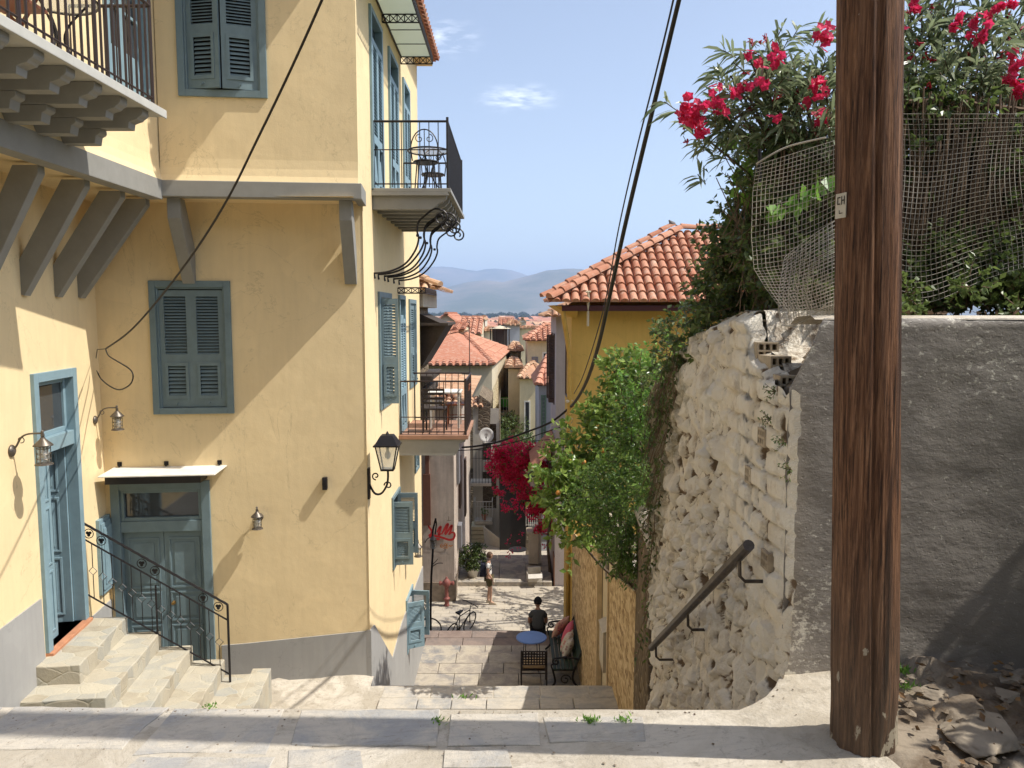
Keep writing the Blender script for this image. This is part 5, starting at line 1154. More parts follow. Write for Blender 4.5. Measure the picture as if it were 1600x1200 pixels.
# reed screen behind the net
rs = thing('reed_screen', 'ragged brown reed screen standing on the grey wall right of the pole', 'fence', frame(2.6, 4.0, 1.6))
m = MB(); st = MB()
for i in range(1500):
    px = random.uniform(1395, 1760); p = d_at(px, random.uniform(440, 490), 4.0+random.uniform(-.1, .12)); p.z = 1.6+random.random()*.5; h = random.uniform(.3, .85); p2 = p+Vector((random.uniform(-.09, .09)+.03, random.uniform(-.05, .05), h)); 
    if p2.z > 2.72: p2.z = 2.72-random.random()*.1
    st.tube([p, (p+p2)/2+rv()*.012, p2], .0042, 4, cap=False)
for i in range(300):
    px = random.uniform(1215, 1310); p = d_at(px, random.uniform(380, 470), 4.25+random.uniform(-.1, .12)); st.tube([p, p+Vector((random.uniform(-.05, .05), 0, random.uniform(.3, .75)))], .0042, 4, cap=False)
st.build('reeds', TWIG, rs, Matrix())
m.tube([d_at(1385, 160, 3.98), d_at(1480, 157, 3.98), d_at(1600, 172, 3.98), d_at(1760, 185, 3.98)], .012, 6); m.build('top_rail', TWIG, rs, Matrix())
# shrubs on the soil under the screen
sh = thing('low_hedge', 'low leafy shrubs growing on top of the grey wall right of the pole', 'hedge', frame(2.8, 3.7, 1.6))
m = MB(); st = MB()
for px in range(1400, 1790, 17):
    for q in range(2):
        py = random.uniform(400, 480); clump(m, st, d_at(px+random.uniform(-8, 8), py, 3.85+random.random()*.25), .11, 26, 9, .045, .015, .13, up=.3)
for px, py, R in ((1560, 350, .16), (1590, 400, .16), (1540, 250, .12), (1590, 230, .14), (1410, 250, .1), (1440, 180, .12), (1425, 300, .07), (1500, 200, .1), (1570, 290, .12), (1640, 300, .2), (1700, 380, .2), (1420, 205, .12), (1590, 330, .12)): clump(m, st, d_at(px, py, 4.05), R, 60, 9, .045, .015, .13)
for px, py in ((1413, 470), (1400, 490), (1520, 445), (1600, 480)): clump(m, st, d_at(px, py, 3.6), .05, 12, 8, .04, .012, .08, r0=.6)
m.build('foliage', LEAF_D, sh, Matrix()); st.build('stem', TWIG, sh, Matrix())
lg = MB()
for i in range(60):
    p = Vector((random.uniform(1.7, 3.4), random.uniform(3.42, 3.6), 1.6)); leaf(lg, p, Vector((random.uniform(-1, 1), random.uniform(-1, 1), .15)), .035, .012, random.random())
tag(lg.build('dry_leaves', TWIG), kind='stuff', label='dry fallen leaves lying on the grey wall top', cat='leaves')
# off-frame shrub added only to shade the verge
os_ = thing('unseen_shade_shrub', 'dense green shrub out of view to the right, added to shade the rocky verge', 'shrub', frame(4.1, 2.4, 0))
m = MB(); st = MB()
for i in range(58):
    X_ = random.uniform(2.7, 6.2); c = Vector((X_, random.uniform(.9, 2.9-(X_-2.6)*.10), random.uniform(.3, max(.5, (X_-1.8)*1.44-.4)))); clump(m, st, c, .40, 42, 8, .16, .04, .22)
    limb(st, [Vector((4.1, 2.4, 0)), (Vector((4.1, 2.4, 0))+c)/2, c], .03, .01, 5)
m.build('foliage', LEAF_C, os_, Matrix()); st.build('stem', BARK, os_, Matrix())
# nets
NETM = plain('pale_net_cord', (.40, .365, .31), .8, 0, .15)
nt_ = thing('plastic_net', 'pale plastic net draped over the wall corner left of the pole', 'net', frame(1.5, 3.7, 1.5)); m = MB()
def patch(m, f, nu, nv, r_):
    for i in range(nu+1): m.tube([f(i/nu, j/(nv*1.0)) for j in range(nv+1)], r_, 3, cap=False)
    for j in range(nv+1): m.tube([f(i/(nu*1.0), j/nv) for i in range(nu+1)], r_, 3, cap=False)
Lft = [(1182, 258), (1176, 300), (1174, 370), (1178, 420), (1196, 450), (1222, 485), (1226, 508)]; Rgt = [(1335, 210), (1335, 260), (1332, 310), (1330, 370), (1328, 420), (1325, 460), (1322, 478)]
def ipx(P, v_):
    t_ = v_*(len(P)-1); k = min(len(P)-2, int(t_)); t_ -= k; return (P[k][0]+(P[k+1][0]-P[k][0])*t_, P[k][1]+(P[k+1][1]-P[k][1])*t_)
def netL(u_, v_):
    a_ = ipx(Lft, v_); b_ = ipx(Rgt, v_); x = a_[0]+(b_[0]-a_[0])*u_; y = a_[1]+(b_[1]-a_[1])*u_+12*sin(pi*u_)*sin(pi*v_*.8)
    Y = 3.9-.42*u_-.18*sin(pi*v_)*sin(pi*u_)+.05*sin(u_*9+v_*5)+.04*sin(v_*11-u_*3); return d_at(x, y, Y)
patch(m, netL, 24, 44, .0014)
def netL2(u_, v_):     # second fold falling from the diagonal
    x = 1226+108*u_; y = 402-95*u_*(1-.25*u_)+(108+38*u_-8*u_*u_)*v_; Y = 3.55-.2*u_-.08*sin(v_*3)+.03*sin(u_*8); return d_at(x+6*sin(v_*4)-14*(1-u_)*sin(pi*v_), y, Y)
patch(m, netL2, 16, 22, .0017)
m.tube(smooth_pts([d_at(1222, 508, 3.62), d_at(1238, 509, 3.56), d_at(1262, 498, 3.5), d_at(1290, 476, 3.45)], 4), .004, 5); m.tube(smooth_pts([d_at(1182, 256, 3.92), d_at(1205, 242, 3.85), d_at(1235, 228, 3.8), d_at(1290, 215, 3.6)], 4), .005, 5)
m.build('mesh', NETM, nt_, Matrix())
m = MB(); m.tube([d_at(1187, 285, 4.0), d_at(1187, 233, 4.0)], .010, 6); m.build('post', IRON, nt_, Matrix())
n2 = thing('plastic_net', 'pale plastic net hanging in front of the reed screen right of the pole', 'net', frame(2.6, 3.7, 1.6)); m = MB()
def netR(u_, v_):
    x = 1392+400*u_; y = 178+(250+40*sin(u_*5+1)+60*(u_ < .25)*0)*v_+6*sin(u_*14)*v_; return d_at(x+7*sin(v_*5+u_*6), y, 3.80+.05*sin(u_*13+v_*3)-.12*v_+.03*sin(v_*9))
patch(m, netR, 52, 36, .0013); m.build('mesh', plain('thin_net_cord', (.36, .33, .28), .8), n2, Matrix())
# weeds and grass tufts on the paving
for px, py, n, s_ in ((922, 1127, 26, .03), (975, 1127, 14, .03), (683, 1128, 12, .03), (722, 1092, 8, .03), (1412, 1052, 22, .05), (1418, 1075, 14, .04), (330, 1104, 14, .02)):
    x, y = gpx(px, py); m = MB()
    for i in range(n*2): p = Vector((x+random.gauss(0, .02), y+random.gauss(0, .012), fgz(x, y))); leaf(m, p, Vector((random.gauss(0, .6), random.gauss(0, .6), .8)), s_*random.uniform(.5, 1.1), .004, random.random())
    lab = {922: 'low green weed tuft growing in the pavement near the step edge', 975: 'small green weed in a paving joint left of the handrail foot', 683: 'small weed in the slab joint at the shadow edge', 722: 'tiny weed sprouting from the landing edge', 1412: 'green weed at the foot of the grey wall behind the pole', 1418: 'small weed just right of the pole below the grey wall', 330: 'tiny moss tuft at the pavement edge below the stone steps'}[px]
    tag(m.build('weed', LEAF_B), lab, 'weed')
# loose rocks on the verge
ROCK = plain('verge_rock', (.30, .25, .19), .95, 0, .35, 7, .6)
for lab, px, py, R, sq in (('large flat brown rock at the lower right corner', 1540, 1150, .17, .35), ('loose grey flake of stone right of the pole', 1515, 1130, .05, .3), ('brown stone in the dirt below the grey wall', 1470, 1085, .08, .4), ('rust coloured stone near the right edge', 1575, 1090, .06, .5), ('pale stone beside the wall foot at the right edge', 1590, 1065, .08, .4)):
    x, y = gpx(px, py); m = MB(); b = bmesh.new(); bmesh.ops.create_icosphere(b, subdivisions=5, radius=1); pls = [(rv(), random.uniform(.45, .8)) for _ in range(16)]+[(Vector((0, 0, 1)), .55)]
    for v in b.verts:
        for n_, d_ in pls:
            e_ = v.co.dot(n_)-d_
            if e_ > 0: v.co -= n_*e_
        v.co *= 1+.05*noise.fractal(v.co*5+Vector((px, 0, 0)), 1, 2, 5)
    m.add([(v.co.x*R*1.3, v.co.y*R, v.co.z*R*sq) for v in b.verts], [tuple(v.index for v in f.verts) for f in b.faces]); b.free()
    tag(m.build('rock', ROCK, None, frame(x, y, fgz(x, y)+R*sq*.2, random.uniform(0, 90)), smooth=True), lab, 'rock')

# litter and grit on the verge and along the pavement edge
lg = MB()
for i in range(420):
    x = 1.5+random.random()**1.2*2.6; y = random.uniform(1.9, 3.25); leaf(lg, Vector((x, y, fgz(x, y)+.045)), Vector((random.uniform(-1, 1), random.uniform(-1, 1), random.uniform(-.1, .35))), random.uniform(.02, .045), random.uniform(.006, .012), random.random())
tag(lg.build('leaf_litter', leaf_mat('dry_leaf_litter', (.09, .05, .022), (.20, .11, .045), (.36, .22, .09), .1, .8)), 'brown dry leaf litter scattered over the rocky verge', 'leaves', kind='stuff')
gr = MB()
for i in range(900):
    if random.random() < .7: x = 1.45+random.random()*2.4; y = random.uniform(1.8, 3.25); R = random.uniform(.006, .028)
    else: x = random.uniform(-2.4, 1.3); y = random.choice((edge_y(x)-random.random()**3*.8, random.uniform(1.9, 3.0))); y = min(y, edge_y(x)-.03); R = random.uniform(.002, .007)
    c_ = Vector((x, y, fgz(x, y)+(.03 if x > 1.5 else .0))); q = [c_+Vector((R*a_*random.uniform(.7, 1.3), R*b_*random.uniform(.7, 1.3), R*z_*.6*random.uniform(.6, 1.2))) for a_, b_, z_ in ((1, 0, 0), (.3, .9, .1), (-.8, .5, 0), (-.7, -.6, .1), (.4, -.9, 0), (.1, .1, 1), (0, 0, -1))]
    gr.add(q, [(0, 1, 5), (1, 2, 5), (2, 3, 5), (3, 4, 5), (4, 0, 5), (1, 0, 6), (2, 1, 6), (3, 2, 6), (4, 3, 6), (0, 4, 6)])
tag(gr.build('grit', DIRT), 'loose grit and small stones on the verge and pavement', 'grit', kind='stuff')
# ------------------------------------------------------------------ right side houses
random.seed(31)
YEL2 = stucco('mustard_stucco', (.74, .48, .135), .08, .25)
MAUVE = stucco('pale_mauve_render', (.50, .44, .43), .12, .3)
PINKW = stucco('faded_pink_render', (.56, .47, .40), .22, .4, 20, .18)
WHITEW = stucco('white_render', (.66, .60, .50), .12, .3)
CREAM2 = stucco('pale_cream_render', (.66, .57, .38), .1, .25)
GREYB = stucco('blue_grey_render', (.42, .44, .48), .1, .2)
MAROON = plain('maroon_timber', (.07, .018, .018), .6)
MUST = plain('mustard_pipe_paint', (.62, .38, .09), .5, 0, .1)
BROWNS = paint('brown_shutters', (.09, .05, .035))
GREYS = paint('grey_shutters', (.20, .20, .22))
yh = thing('mustard_house', 'mustard yellow house with barrel tile roof right of the lane', 'house', frame(3.5, 20, -6.4))
m = MB(); m.quad([(1.47, 19, -7), (7, 19, -7), (7, 19, 1.72), (1.47, 19, 1.72)]); m.quad([(1.47, 21.2, -8.4), (1.47, 19, -7), (1.47, 19, 1.72), (1.47, 21.2, 1.9)])
m.quad([(7, 19, -7), (7, 21.2, -7), (7, 21.2, 3.8), (7, 19, 1.72)]); m.quad([(1.47, 21.2, -8.4), (1.47, 21.2, 1.8), (4.62, 21.2, 3.78), (7, 21.2, 3.78), (7, 21.2, -8.4)]); m.build('wall', YEL2, yh, Matrix())
m = MB(); A_ = (.86, 18.46, 1.86); 
tile_plane(m, [(.95, 18.5, 1.88), (7.2, 18.5, 1.88), (7.2, 21.2, 3.80), (4.62, 21.2, 3.80)], .235, .36, .105, 8)
tile_plane(m, [(.95, 21.25, 1.9), (.95, 18.5, 1.88), (4.62, 21.2, 3.80)], .235, .36, .10)
ridge_tiles(m, (.93, 18.46, 1.95), (4.62, 21.2, 3.90), .13, .40, 8); ridge_tiles(m, (4.62, 21.2, 3.88), (7.2, 21.2, 3.88), .13, .4, 8)
ridge_tiles(m, (.80, 19.6, 2.0), (4.4, 21.25, 3.98), .11, .4, 6)
m.build('roof', TILE, yh, Matrix())
m = MB(); m.box(1.2, 18.50, 1.66, 7.1, 18.62, 1.78); m.box(1.05, 18.55, 1.78, 7.1, 19.0, 1.80); m.build('gutter', MAROON, yh, Matrix())
m = MB(); m.quad([(.98, 18.55, 1.8), (.98, 21.2, 1.82), (1.47, 21.2, 1.5), (1.47, 18.95, 1.5)]); m.quad([(.98, 18.55, 1.8), (1.47, 18.95, 1.5), (1.6, 18.99, 1.5), (1.6, 18.55, 1.8)][::-1]); m.build('eave', YEL2, yh, Matrix())
m = MB(); m.tube(smooth_pts([(1.24, 18.6, 1.68), (1.25, 18.62, 1.5), (1.36, 18.8, .9), (1.42, 18.87, .5), (1.42, 18.88, .2)], 5)+[Vector((1.42, 18.88, z)) for z in (-1, -3, -6.35)], .06, 10)
for z in (-.9, -2.6, -4.4): m.tube([(1.42, 18.88, z), (1.42, 18.88, z+.06)], .075, 10)
m.build('downpipe', MUST, yh, Matrix(), smooth=True)
m = MB(); p = onY(920, 450, 18.4); m.tube([(p.x, 18.55, 1.3), (p.x, 18.5, 2.12)], .03, 8); m.tube([(p.x-.06, 18.5, 2.12), (p.x+.06, 18.5, 2.12)], .028, 6); m.build('vent_pipe', CREAM, yh, Matrix())
p = onY(984, 583, 19); m = MB(); m.box(p.x-.06, 18.95, p.z-.07, p.x+.06, 19, p.z+.07); m.build('vent', WHITE, yh, Matrix())
for zz in (-.55, -1.0, -1.55):
    m = MB(); m.tube([(1.50, 18.92, zz), (1.38, 18.8, zz)], .018, 5); m.lathe([(.02, 0), (.045, .02), (.04, .06), (.015, .08)], (1.36, 18.78, zz-.04), 10); m.build('cable_insulator', CREAM, yh, Matrix())
shutter_window(yh, frame(1.47, 0, 0, -90), -20.7, -19.9, -.6, 1.1, (4, 4), BROWNS, .06, False, n1=14)
p = onY(944, 76+0, 21.2); q = onY(1056, 362, 21.2); m = MB(); b = bmesh.new(); bmesh.ops.create_icosphere(b, subdivisions=2, radius=1)
m.add([(v.co.x*.10, v.co.y*.06, v.co.z*.065+(.03 if v.co.x < -.4 else 0)) for v in b.verts], [tuple(v.index for v in f.verts) for f in b.faces]); b.free()
m.lathe([(0, -.03), (.03, -.01), (.03, .015), (0, .035)], (-.085, 0, .075), 8); m.hexa([(.06, -.02, -.03), (.17, -.015, -.06), (.17, .015, -.06), (.06, .02, -.03), (.06, -.02, .01), (.17, -.015, -.045), (.17, .015, -.045), (.06, .02, .01)])
tag(m.build('bird', plain('pigeon_grey', (.16, .15, .15), .8), None, frame(q.x-.1, 21.2, 4.03, 15), smooth=True), 'small grey pigeon perched on the ridge of the mustard house', 'bird')
# mauve house farther down the lane
mh = thing('mauve_house', 'pale mauve house with dark brown shutters beyond the mustard house', 'house', frame(3, 29, -7.9))
hm = [(-28.9, -28.3, -1.6, .9), (-27.5, -26.9, -1.6, .9), (-28.6, -28, -5.6, -3.6), (-27.2, -26.6, -5.6, -3.6)]
m = MB(); wall(m, -29.6, -26.2, -9, 1.55, hm, .12); m.build('wall', MAUVE, mh, frame(1.5, 0, 0, -90))
m = MB(); m.quad([(1.5, 26.2, -9), (7, 26.2, -9), (7, 26.2, 1.55), (1.5, 26.2, 1.55)]); m.quad([(1.5, 29.6, -9), (1.5, 29.6, 1.55), (7, 29.6, 1.55), (7, 29.6, -9)]); m.build('wall', MAUVE, mh, Matrix())
for a_, b_, c_, d_ in hm: shutter_window(mh, frame(1.5, 0, 0, -90), a_, b_, c_, d_, (75, 75), BROWNS, .05, False, n1=12)
m = MB(); tile_plane(m, [(1.1, 30, 1.5), (1.1, 25.8, 1.5), (4, 28, 2.9)], .23, .4, .1, 5); tile_plane(m, [(1.1, 25.8, 1.5), (7, 25.8, 1.5), (7, 28, 2.9), (4, 28, 2.9)], .23, .4, .1, 5); m.build('roof', TILE_O, mh, Matrix())
m = MB(); m.box(1.47, 26.2, -8.2, 1.50, 26.9, -6.9); m.build('plinth', plain('rust_plinth', (.25, .12, .07), .9), mh, Matrix())
ab = [onX(833, 680, 1.0), onX(862, 672, 1.5)]
m = MB(); tile_plane(m, [(.75, 28.6, -3.6), (.75, 25.2, -3.6), (1.5, 25.2, -2.75), (1.5, 28.6, -2.75)], .22, .42, .085, 5)
tag(m.build('tiled_awning', TILE_S, None), 'small terracotta tiled awning over the lane beside the bougainvillea', 'awning')
def iron_arm(label, x, y, z): 
    o = thing('iron_frame', label, 'bracket', frame(x, y, z)); m = MB(); m.tube([(0, 0, 0), (0, 0, .9)], .012, 5); m.tube([(0, 0, .85), (-.9, .1, .75)], .01, 5); m.tube([(0, 0, .5), (-.7, .1, .6)], .008, 5); m.build('rods', IRON, o)
iron_arm('thin iron frame of rods at the mustard house corner above the tiled awning', 1.42, 21.1, -2.7)

# ------------------------------------------------------------------ generic houses for the left side and the town
def hip_house(label, name, foot, z0, ze, ridge, wmat, tmat, oh=.35, sp=.24, tl=.42, rad=.1, det=5, wins=(), group=None, gable=False, eave=None):
    # foot: four plan corners anticlockwise from front left; ridge: two 3-D points (left, right or front, back)
    c = sum((Vector(p) for p in foot), Vector((0, 0)))/4
    o = thing(name, label, 'house', frame(c.x, c.y, z0), group)
    m = MB(); n = 4; P = [Vector(p) for p in foot]
    for i in range(4):
        a_, b_ = P[i], P[(i+1) % 4]; m.quad([(a_.x, a_.y, z0), (b_.x, b_.y, z0), (b_.x, b_.y, ze), (a_.x, a_.y, ze)])
    E_ = []
    for i in range(4): d = (P[i]-c); E_.append(P[i]+d.normalized()*oh*1.3)
    r0, r1 = Vector(ridge[0]), Vector(ridge[1]); E3 = [Vector((e.x, e.y, ze-.03)) for e in E_]
    if gable:   # ridge runs between side 3-0 and side 1-2
        m.add([(P[0].x, P[0].y, ze), (P[3].x, P[3].y, ze), tuple(r0+(r1-r0)*.03)], [(0, 2, 1)]); m.add([(P[1].x, P[1].y, ze), (P[2].x, P[2].y, ze), tuple(r1-(r1-r0)*.03)], [(0, 1, 2)])
    m.build('wall', wmat, o, Matrix())
    m = MB(); kw = dict(sp=sp, tl=tl, rad=rad, detail=det)
    tile_plane(m, [E3[0], E3[1], r1, r0], **kw)
    tile_plane(m, [E3[2], E3[3], r0, r1], **kw)
    if not gable: tile_plane(m, [E3[1], E3[2], r1], **kw); tile_plane(m, [E3[3], E3[0], r0], **kw); [ridge_tiles(m, a_, b_, rad*1.15, tl, det) for a_, b_ in ((E3[0], r0), (E3[1], r1))]
    ridge_tiles(m, r0, r1, rad*1.2, tl, det); m.build('roof', tmat, o, Matrix())
    m = MB()
    for i in range(4): a_, b_ = E3[i], E3[(i+1) % 4]; pa, pb = P[i], P[(i+1) % 4]; m.quad([a_-Vector((0, 0, .04)), b_-Vector((0, 0, .04)), (pb.x, pb.y, ze-.12), (pa.x, pa.y, ze-.12)])
    m.build('eave', eave or wmat, o, Matrix())
    for (side, u0, u1, za, zb, mat) in wins:
        a_, b_ = P[side], P[(side+1) % 4]; L = (b_-a_).length; ang = math.degrees(math.atan2(b_.y-a_.y, b_.x-a_.x)); F = frame(a_.x, a_.y, 0, ang)
        w_ = (u1-u0)*L; fm = MB(); fm.box(0, -.05, 0, .08, 0, zb-za); fm.box(w_-.08, -.05, 0, w_, 0, zb-za); fm.box(.08, -.05, zb-za-.08, w_-.08, 0, zb-za); fm.box(.08, -.05, 0, w_-.08, 0, .08)
        D = F @ Matrix.Translation((u0*L, 0, za)); fo = fm.build('window', mat or WHITE, o, D)
        s = MB()
        if mat: louvers(s, .08, w_/2-.01, .08, zb-za-.08, 14, -.035, -.01); louvers(s, w_/2+.01, w_-.08, .08, zb-za-.08, 14, -.035, -.01); s.build('shutter', mat, fo)
        else: s.box(.08, -.02, .08, w_-.08, -.01, zb-za-.08); s.build('pane', GLASS, fo)
    return o
# old stone house behind the yellow corner house
os1 = thing('old_stone_house', 'crumbling old stone house with tiled eave right behind the yellow house', 'house', frame(-3.5, 19.4, -6.4))
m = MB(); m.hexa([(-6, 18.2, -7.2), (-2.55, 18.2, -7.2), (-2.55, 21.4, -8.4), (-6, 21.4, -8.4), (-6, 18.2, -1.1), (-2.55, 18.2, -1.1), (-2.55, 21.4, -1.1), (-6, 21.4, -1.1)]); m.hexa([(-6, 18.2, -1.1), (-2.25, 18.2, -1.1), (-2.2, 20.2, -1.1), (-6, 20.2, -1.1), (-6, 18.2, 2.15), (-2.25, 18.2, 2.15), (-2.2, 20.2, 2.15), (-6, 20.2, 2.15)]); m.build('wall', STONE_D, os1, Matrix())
m = MB(); m.box(-6, 18.15, 1.75, -2.08, 21.4, 2.18); m.build('cornice', WHITEW, os1, Matrix(), bevel=.02)
m = MB(); tile_plane(m, [(-1.72, 17.95, 2.15), (-1.72, 21.6, 2.15), (-4, 20, 3.1), (-4, 19.4, 3.1)], .2, .34, .085, 6); tile_plane(m, [(-6, 17.95, 2.15), (-1.72, 17.95, 2.15), (-4, 19.4, 3.1), (-6, 19.4, 3.1)], .2, .34, .085, 6); ridge_tiles(m, (-1.7, 17.95, 2.22), (-4, 19.4, 3.2)); m.build('roof', TILE_O, os1, Matrix())
DKW = plain('dark_weathered_timber', (.055, .042, .034), .85, 0, .3, 12)
m = MB(); m.hexa([(-2.2, 18.3, .35), (-2.15, 18.3, .35), (-2.15, 20.4, .35), (-2.2, 20.4, .35), (-2.2, 18.3, 1.6), (-1.55, 18.1, 1.32), (-1.55, 20.4, 1.32), (-2.2, 20.4, 1.6)]); m.box(-2.2, 18.05, 1.32, -1.5, 20.5, 1.38); m.build('timber_hood', DKW, os1, Matrix())
for z, x1 in ((.0, -1.9), (-.35, -1.98), (-.75, -1.85)):
    m = MB(); m.box(-2.3, 18.3, z, x1, 20.6, z+.12); m.build('ledge', DKW, os1, Matrix(), bevel=.02)
# graffiti house
gh = thing('graffiti_house', 'faded pinkish house wall with red graffiti beside the hydrant', 'house', frame(-3.5, 28, -7.9))
m = MB(); wall(m, -7, -1.9, -8.6, -1.25); m.build('wall', PINKW, gh, frame(0, 24.7, 0)); m = MB(); wall(m, 24.7, 34.5, -8.8, -1.25, [(27, 27.6, -5.3, -3.6), (30, 30.6, -6.4, -4.2)], .1); m.build('wall', PINKW, gh, frame(-1.9, 0, 0, 90))
m = MB(); m.quad([(-1.9, 34.5, -9), (-1.9, 34.5, -1.25), (-7, 34.5, -1.25), (-7, 34.5, -9)]); m.build('wall', PINKW, gh, Matrix())
m = MB(); tile_plane(m, [(-7, 24.35, -1.3), (-1.45, 24.35, -1.3), (-3.6, 28, -.85), (-7, 28, -.85)], .24, .42, .1, 5); tile_plane(m, [(-1.45, 24.35, -1.3), (-1.45, 34.8, -1.3), (-3.6, 31.5, -.85), (-3.6, 28, -.85)], .24, .42, .1, 5); ridge_tiles(m, (-1.45, 24.35, -1.22), (-3.6, 28, -.78)); m.build('roof', TILE_O, gh, Matrix())
m = MB(); m.box(-1.9, 24.68, -8.0, -1.86, 25.4, -7.2); m.box(-7, 24.66, -8, -1.9, 24.7, -7.25); m.build('plinth', plain('damp_plinth', (.24, .19, .14), .95, 0, .4, 4), gh, Matrix())
m = MB(); m.box(-1.9, 26.95, -5.35, -1.84, 27.65, -3.55); m.box(-1.9, 29.95, -6.45, -1.84, 30.65, -4.15); m.build('shutter', BROWNS, gh, Matrix())
m = MB(); m.box(-2.82, 24.6, -5.05, -2.7, 24.7, -1.9); m.box(-2.9, 24.58, -5.3, -2.66, 24.69, -3.6); m.build('wooden_post', plain('rust_wood', (.16, .07, .045), .9), gh, Matrix())
m = MB(); m.box(-1.89, 26.0, -6.5, -1.75, 26.5, -5.7); m.box(-1.89, 25.8, -4.2, -1.8, 26.4, -2.6); m.build('meter_box', GREYS, gh, Matrix(), bevel=.01)
RED = plain('red_spray_paint', (.52, .03, .03), .7, 0, .1); ORA = plain('orange_spray_paint', (.55, .20, .04), .7); GRS = plain('grey_spray_paint', (.34, .30, .27), .8)
def spray(name, mat, strokes, w_):
    m = MB()
    for k, S_ in enumerate(strokes):
        P = smooth_pts([onY(650+x/6, 780+y/6, 24.66-.002*k) for x, y in S_], 6); n = len(P); vs = []
        for i, p in enumerate(P):
            t_ = (P[min(i+1, n-1)]-P[max(i-1, 0)]).normalized(); q = Vector((-t_.z, 0, t_.x))*w_*(.75+.5*sin(pi*i/n)); vs += [p+q, p-q]
        m.add(vs, [(2*i, 2*i+2, 2*i+3, 2*i+1) for i in range(n-1)])
    m.build(name, mat, gh, Matrix())
spray('red_tag', RED, [[(112, 240), (132, 275), (150, 300), (140, 330), (118, 345)], [(120, 330), (150, 345), (200, 350)], [(196, 312), (214, 275), (232, 258), (222, 300), (212, 335), (236, 322)], [(240, 330), (262, 290), (285, 245), (300, 235), (285, 285), (268, 330)], [(275, 335), (298, 300), (322, 262), (336, 248), (325, 295), (305, 335)], [(312, 330), (335, 312), (358, 318), (362, 345), (345, 375), (310, 380), (270, 368), (215, 350), (160, 340), (122, 352)], [(122, 352), (170, 372), (225, 375)]], .030)
spray('orange_tag', ORA, [[(250, 418), (232, 428), (232, 446), (248, 450), (256, 436), (240, 434)], [(262, 448), (268, 420), (282, 418), (280, 434), (266, 436)], [(288, 420), (286, 448), (304, 444)], [(288, 420), (304, 420)], [(287, 434), (300, 433)], [(308, 450), (316, 430), (326, 446), (336, 430), (348, 440)], [(256, 462), (280, 456), (300, 460)]], .009)
spray('grey_tag', GRS, [[(234, 488), (238, 520)], [(234, 506), (248, 504)], [(250, 490), (250, 520)], [(258, 520), (264, 490), (272, 520)], [(262, 508), (272, 506)], [(280, 520), (280, 492), (292, 518), (292, 490)], [(300, 492), (300, 520), (316, 514)]], .006)
spray('cross_mark', plain('brown_mark', (.12, .08, .06), .9), [[(306, 160), (306, 202)], [(288, 200), (330, 198)]], .006)
hp = onY(0, 0, 1)
# big tiled house across the lower plaza
hip_house('large cream and stone house with broad terracotta hip roof left of the lane', 'tiled_house', [(-6.6, 41.5), (-1.1, 42), (-.2, 60), (-7, 60)], -9.5, -1.15, [(-3.9, 47.5, .38), (-3.6, 54, .38)], CREAM, TILE, .35, .37, .55, .125, 6)
sdw = MB(); sdw.quad([(-1.06, 42.1, -10), (-.17, 59.9, -12), (-.17, 59.9, -1.4), (-1.06, 42.1, -2.6)]); sdw.quad([(-6.6, 41.45, -10), (-1.12, 41.93, -10), (-1.12, 41.93, -2.95), (-6.6, 41.45, -2.95)])
o = sdw.build('stone_facing', STONE_L, None); o.data.materials.append(STONE_D); o.data.polygons[1].material_index = 1  # sun side in paler stone, front in darker: light put into the colour
hp_ = [q for q in bpy.data.objects if q.name.startswith('tiled_house')][0]; put(o, hp_, Matrix())
for (x0, x1, z0, z1) in ((-2.9, -2.3, -5.2, -3.6), (-2.35, -1.6, -6.9, -5.7)):
    sm = MB(); sm.box(x0, 41.75, z0, x1, 41.86, z1); fo = sm.build('window', plain('taupe_shutter', (.30, .23, .16), .8) if 'taupe_shutter' not in bpy.data.materials else bpy.data.materials['taupe_shutter'], hp_, Matrix())
# tv mast in front of its roof
ms = thing('aerial_mast', 'thin tv aerial mast standing in front of the broad terracotta roof', 'aerial', frame(-3.4, 37, -4)); m = MB(); a_ = onY(733, 500, 37); b_ = onY(734, 578, 37); m.tube([a_, b_, b_-Vector((0, 0, 1.5))], .02, 4); m.tube([a_-Vector((.15, 0, .1)), a_+Vector((.15, 0, -.1))], .012, 4); m.build('rods', IRONB, ms, Matrix())
# white balcony house
wh = thing('balcony_house', 'narrow white house with iron balconies below the satellite dish', 'house', frame(-1.5, 37, -8))
m = MB(); wall(m, -1.85, -.62, -9.6, -2.85, [(-1.4, -.75, -5.35, -3.6), (-1.4, -.75, -7.7, -5.9)], .15); m.build('wall', WHITEW, wh, frame(0, 36, 0)); m = MB(); m.quad([(-.62, 36, -9.6), (-.62, 41, -9.6), (-.62, 41, -2.4), (-.62, 36, -2.4)]); m.quad([(-1.4, 36.3, -8), (-.7, 36.3, -8), (-.7, 36.3, -3.4), (-1.4, 36.3, -3.4)]); m.build('side_wall', STONE_D, wh, Matrix())
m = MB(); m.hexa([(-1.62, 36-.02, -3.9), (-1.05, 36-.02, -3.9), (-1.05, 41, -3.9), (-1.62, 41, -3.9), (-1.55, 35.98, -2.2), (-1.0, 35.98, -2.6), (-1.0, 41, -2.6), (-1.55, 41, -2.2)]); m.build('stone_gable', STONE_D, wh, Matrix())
m = MB(); tile_plane(m, [(-2.1, 35.7, -2.75), (-1.35, 35.7, -2.75), (-1.4, 37, -2.45), (-2.1, 37, -2.45)], .24, .42, .1, 5); m.build('roof', TILE_O, wh, Matrix())
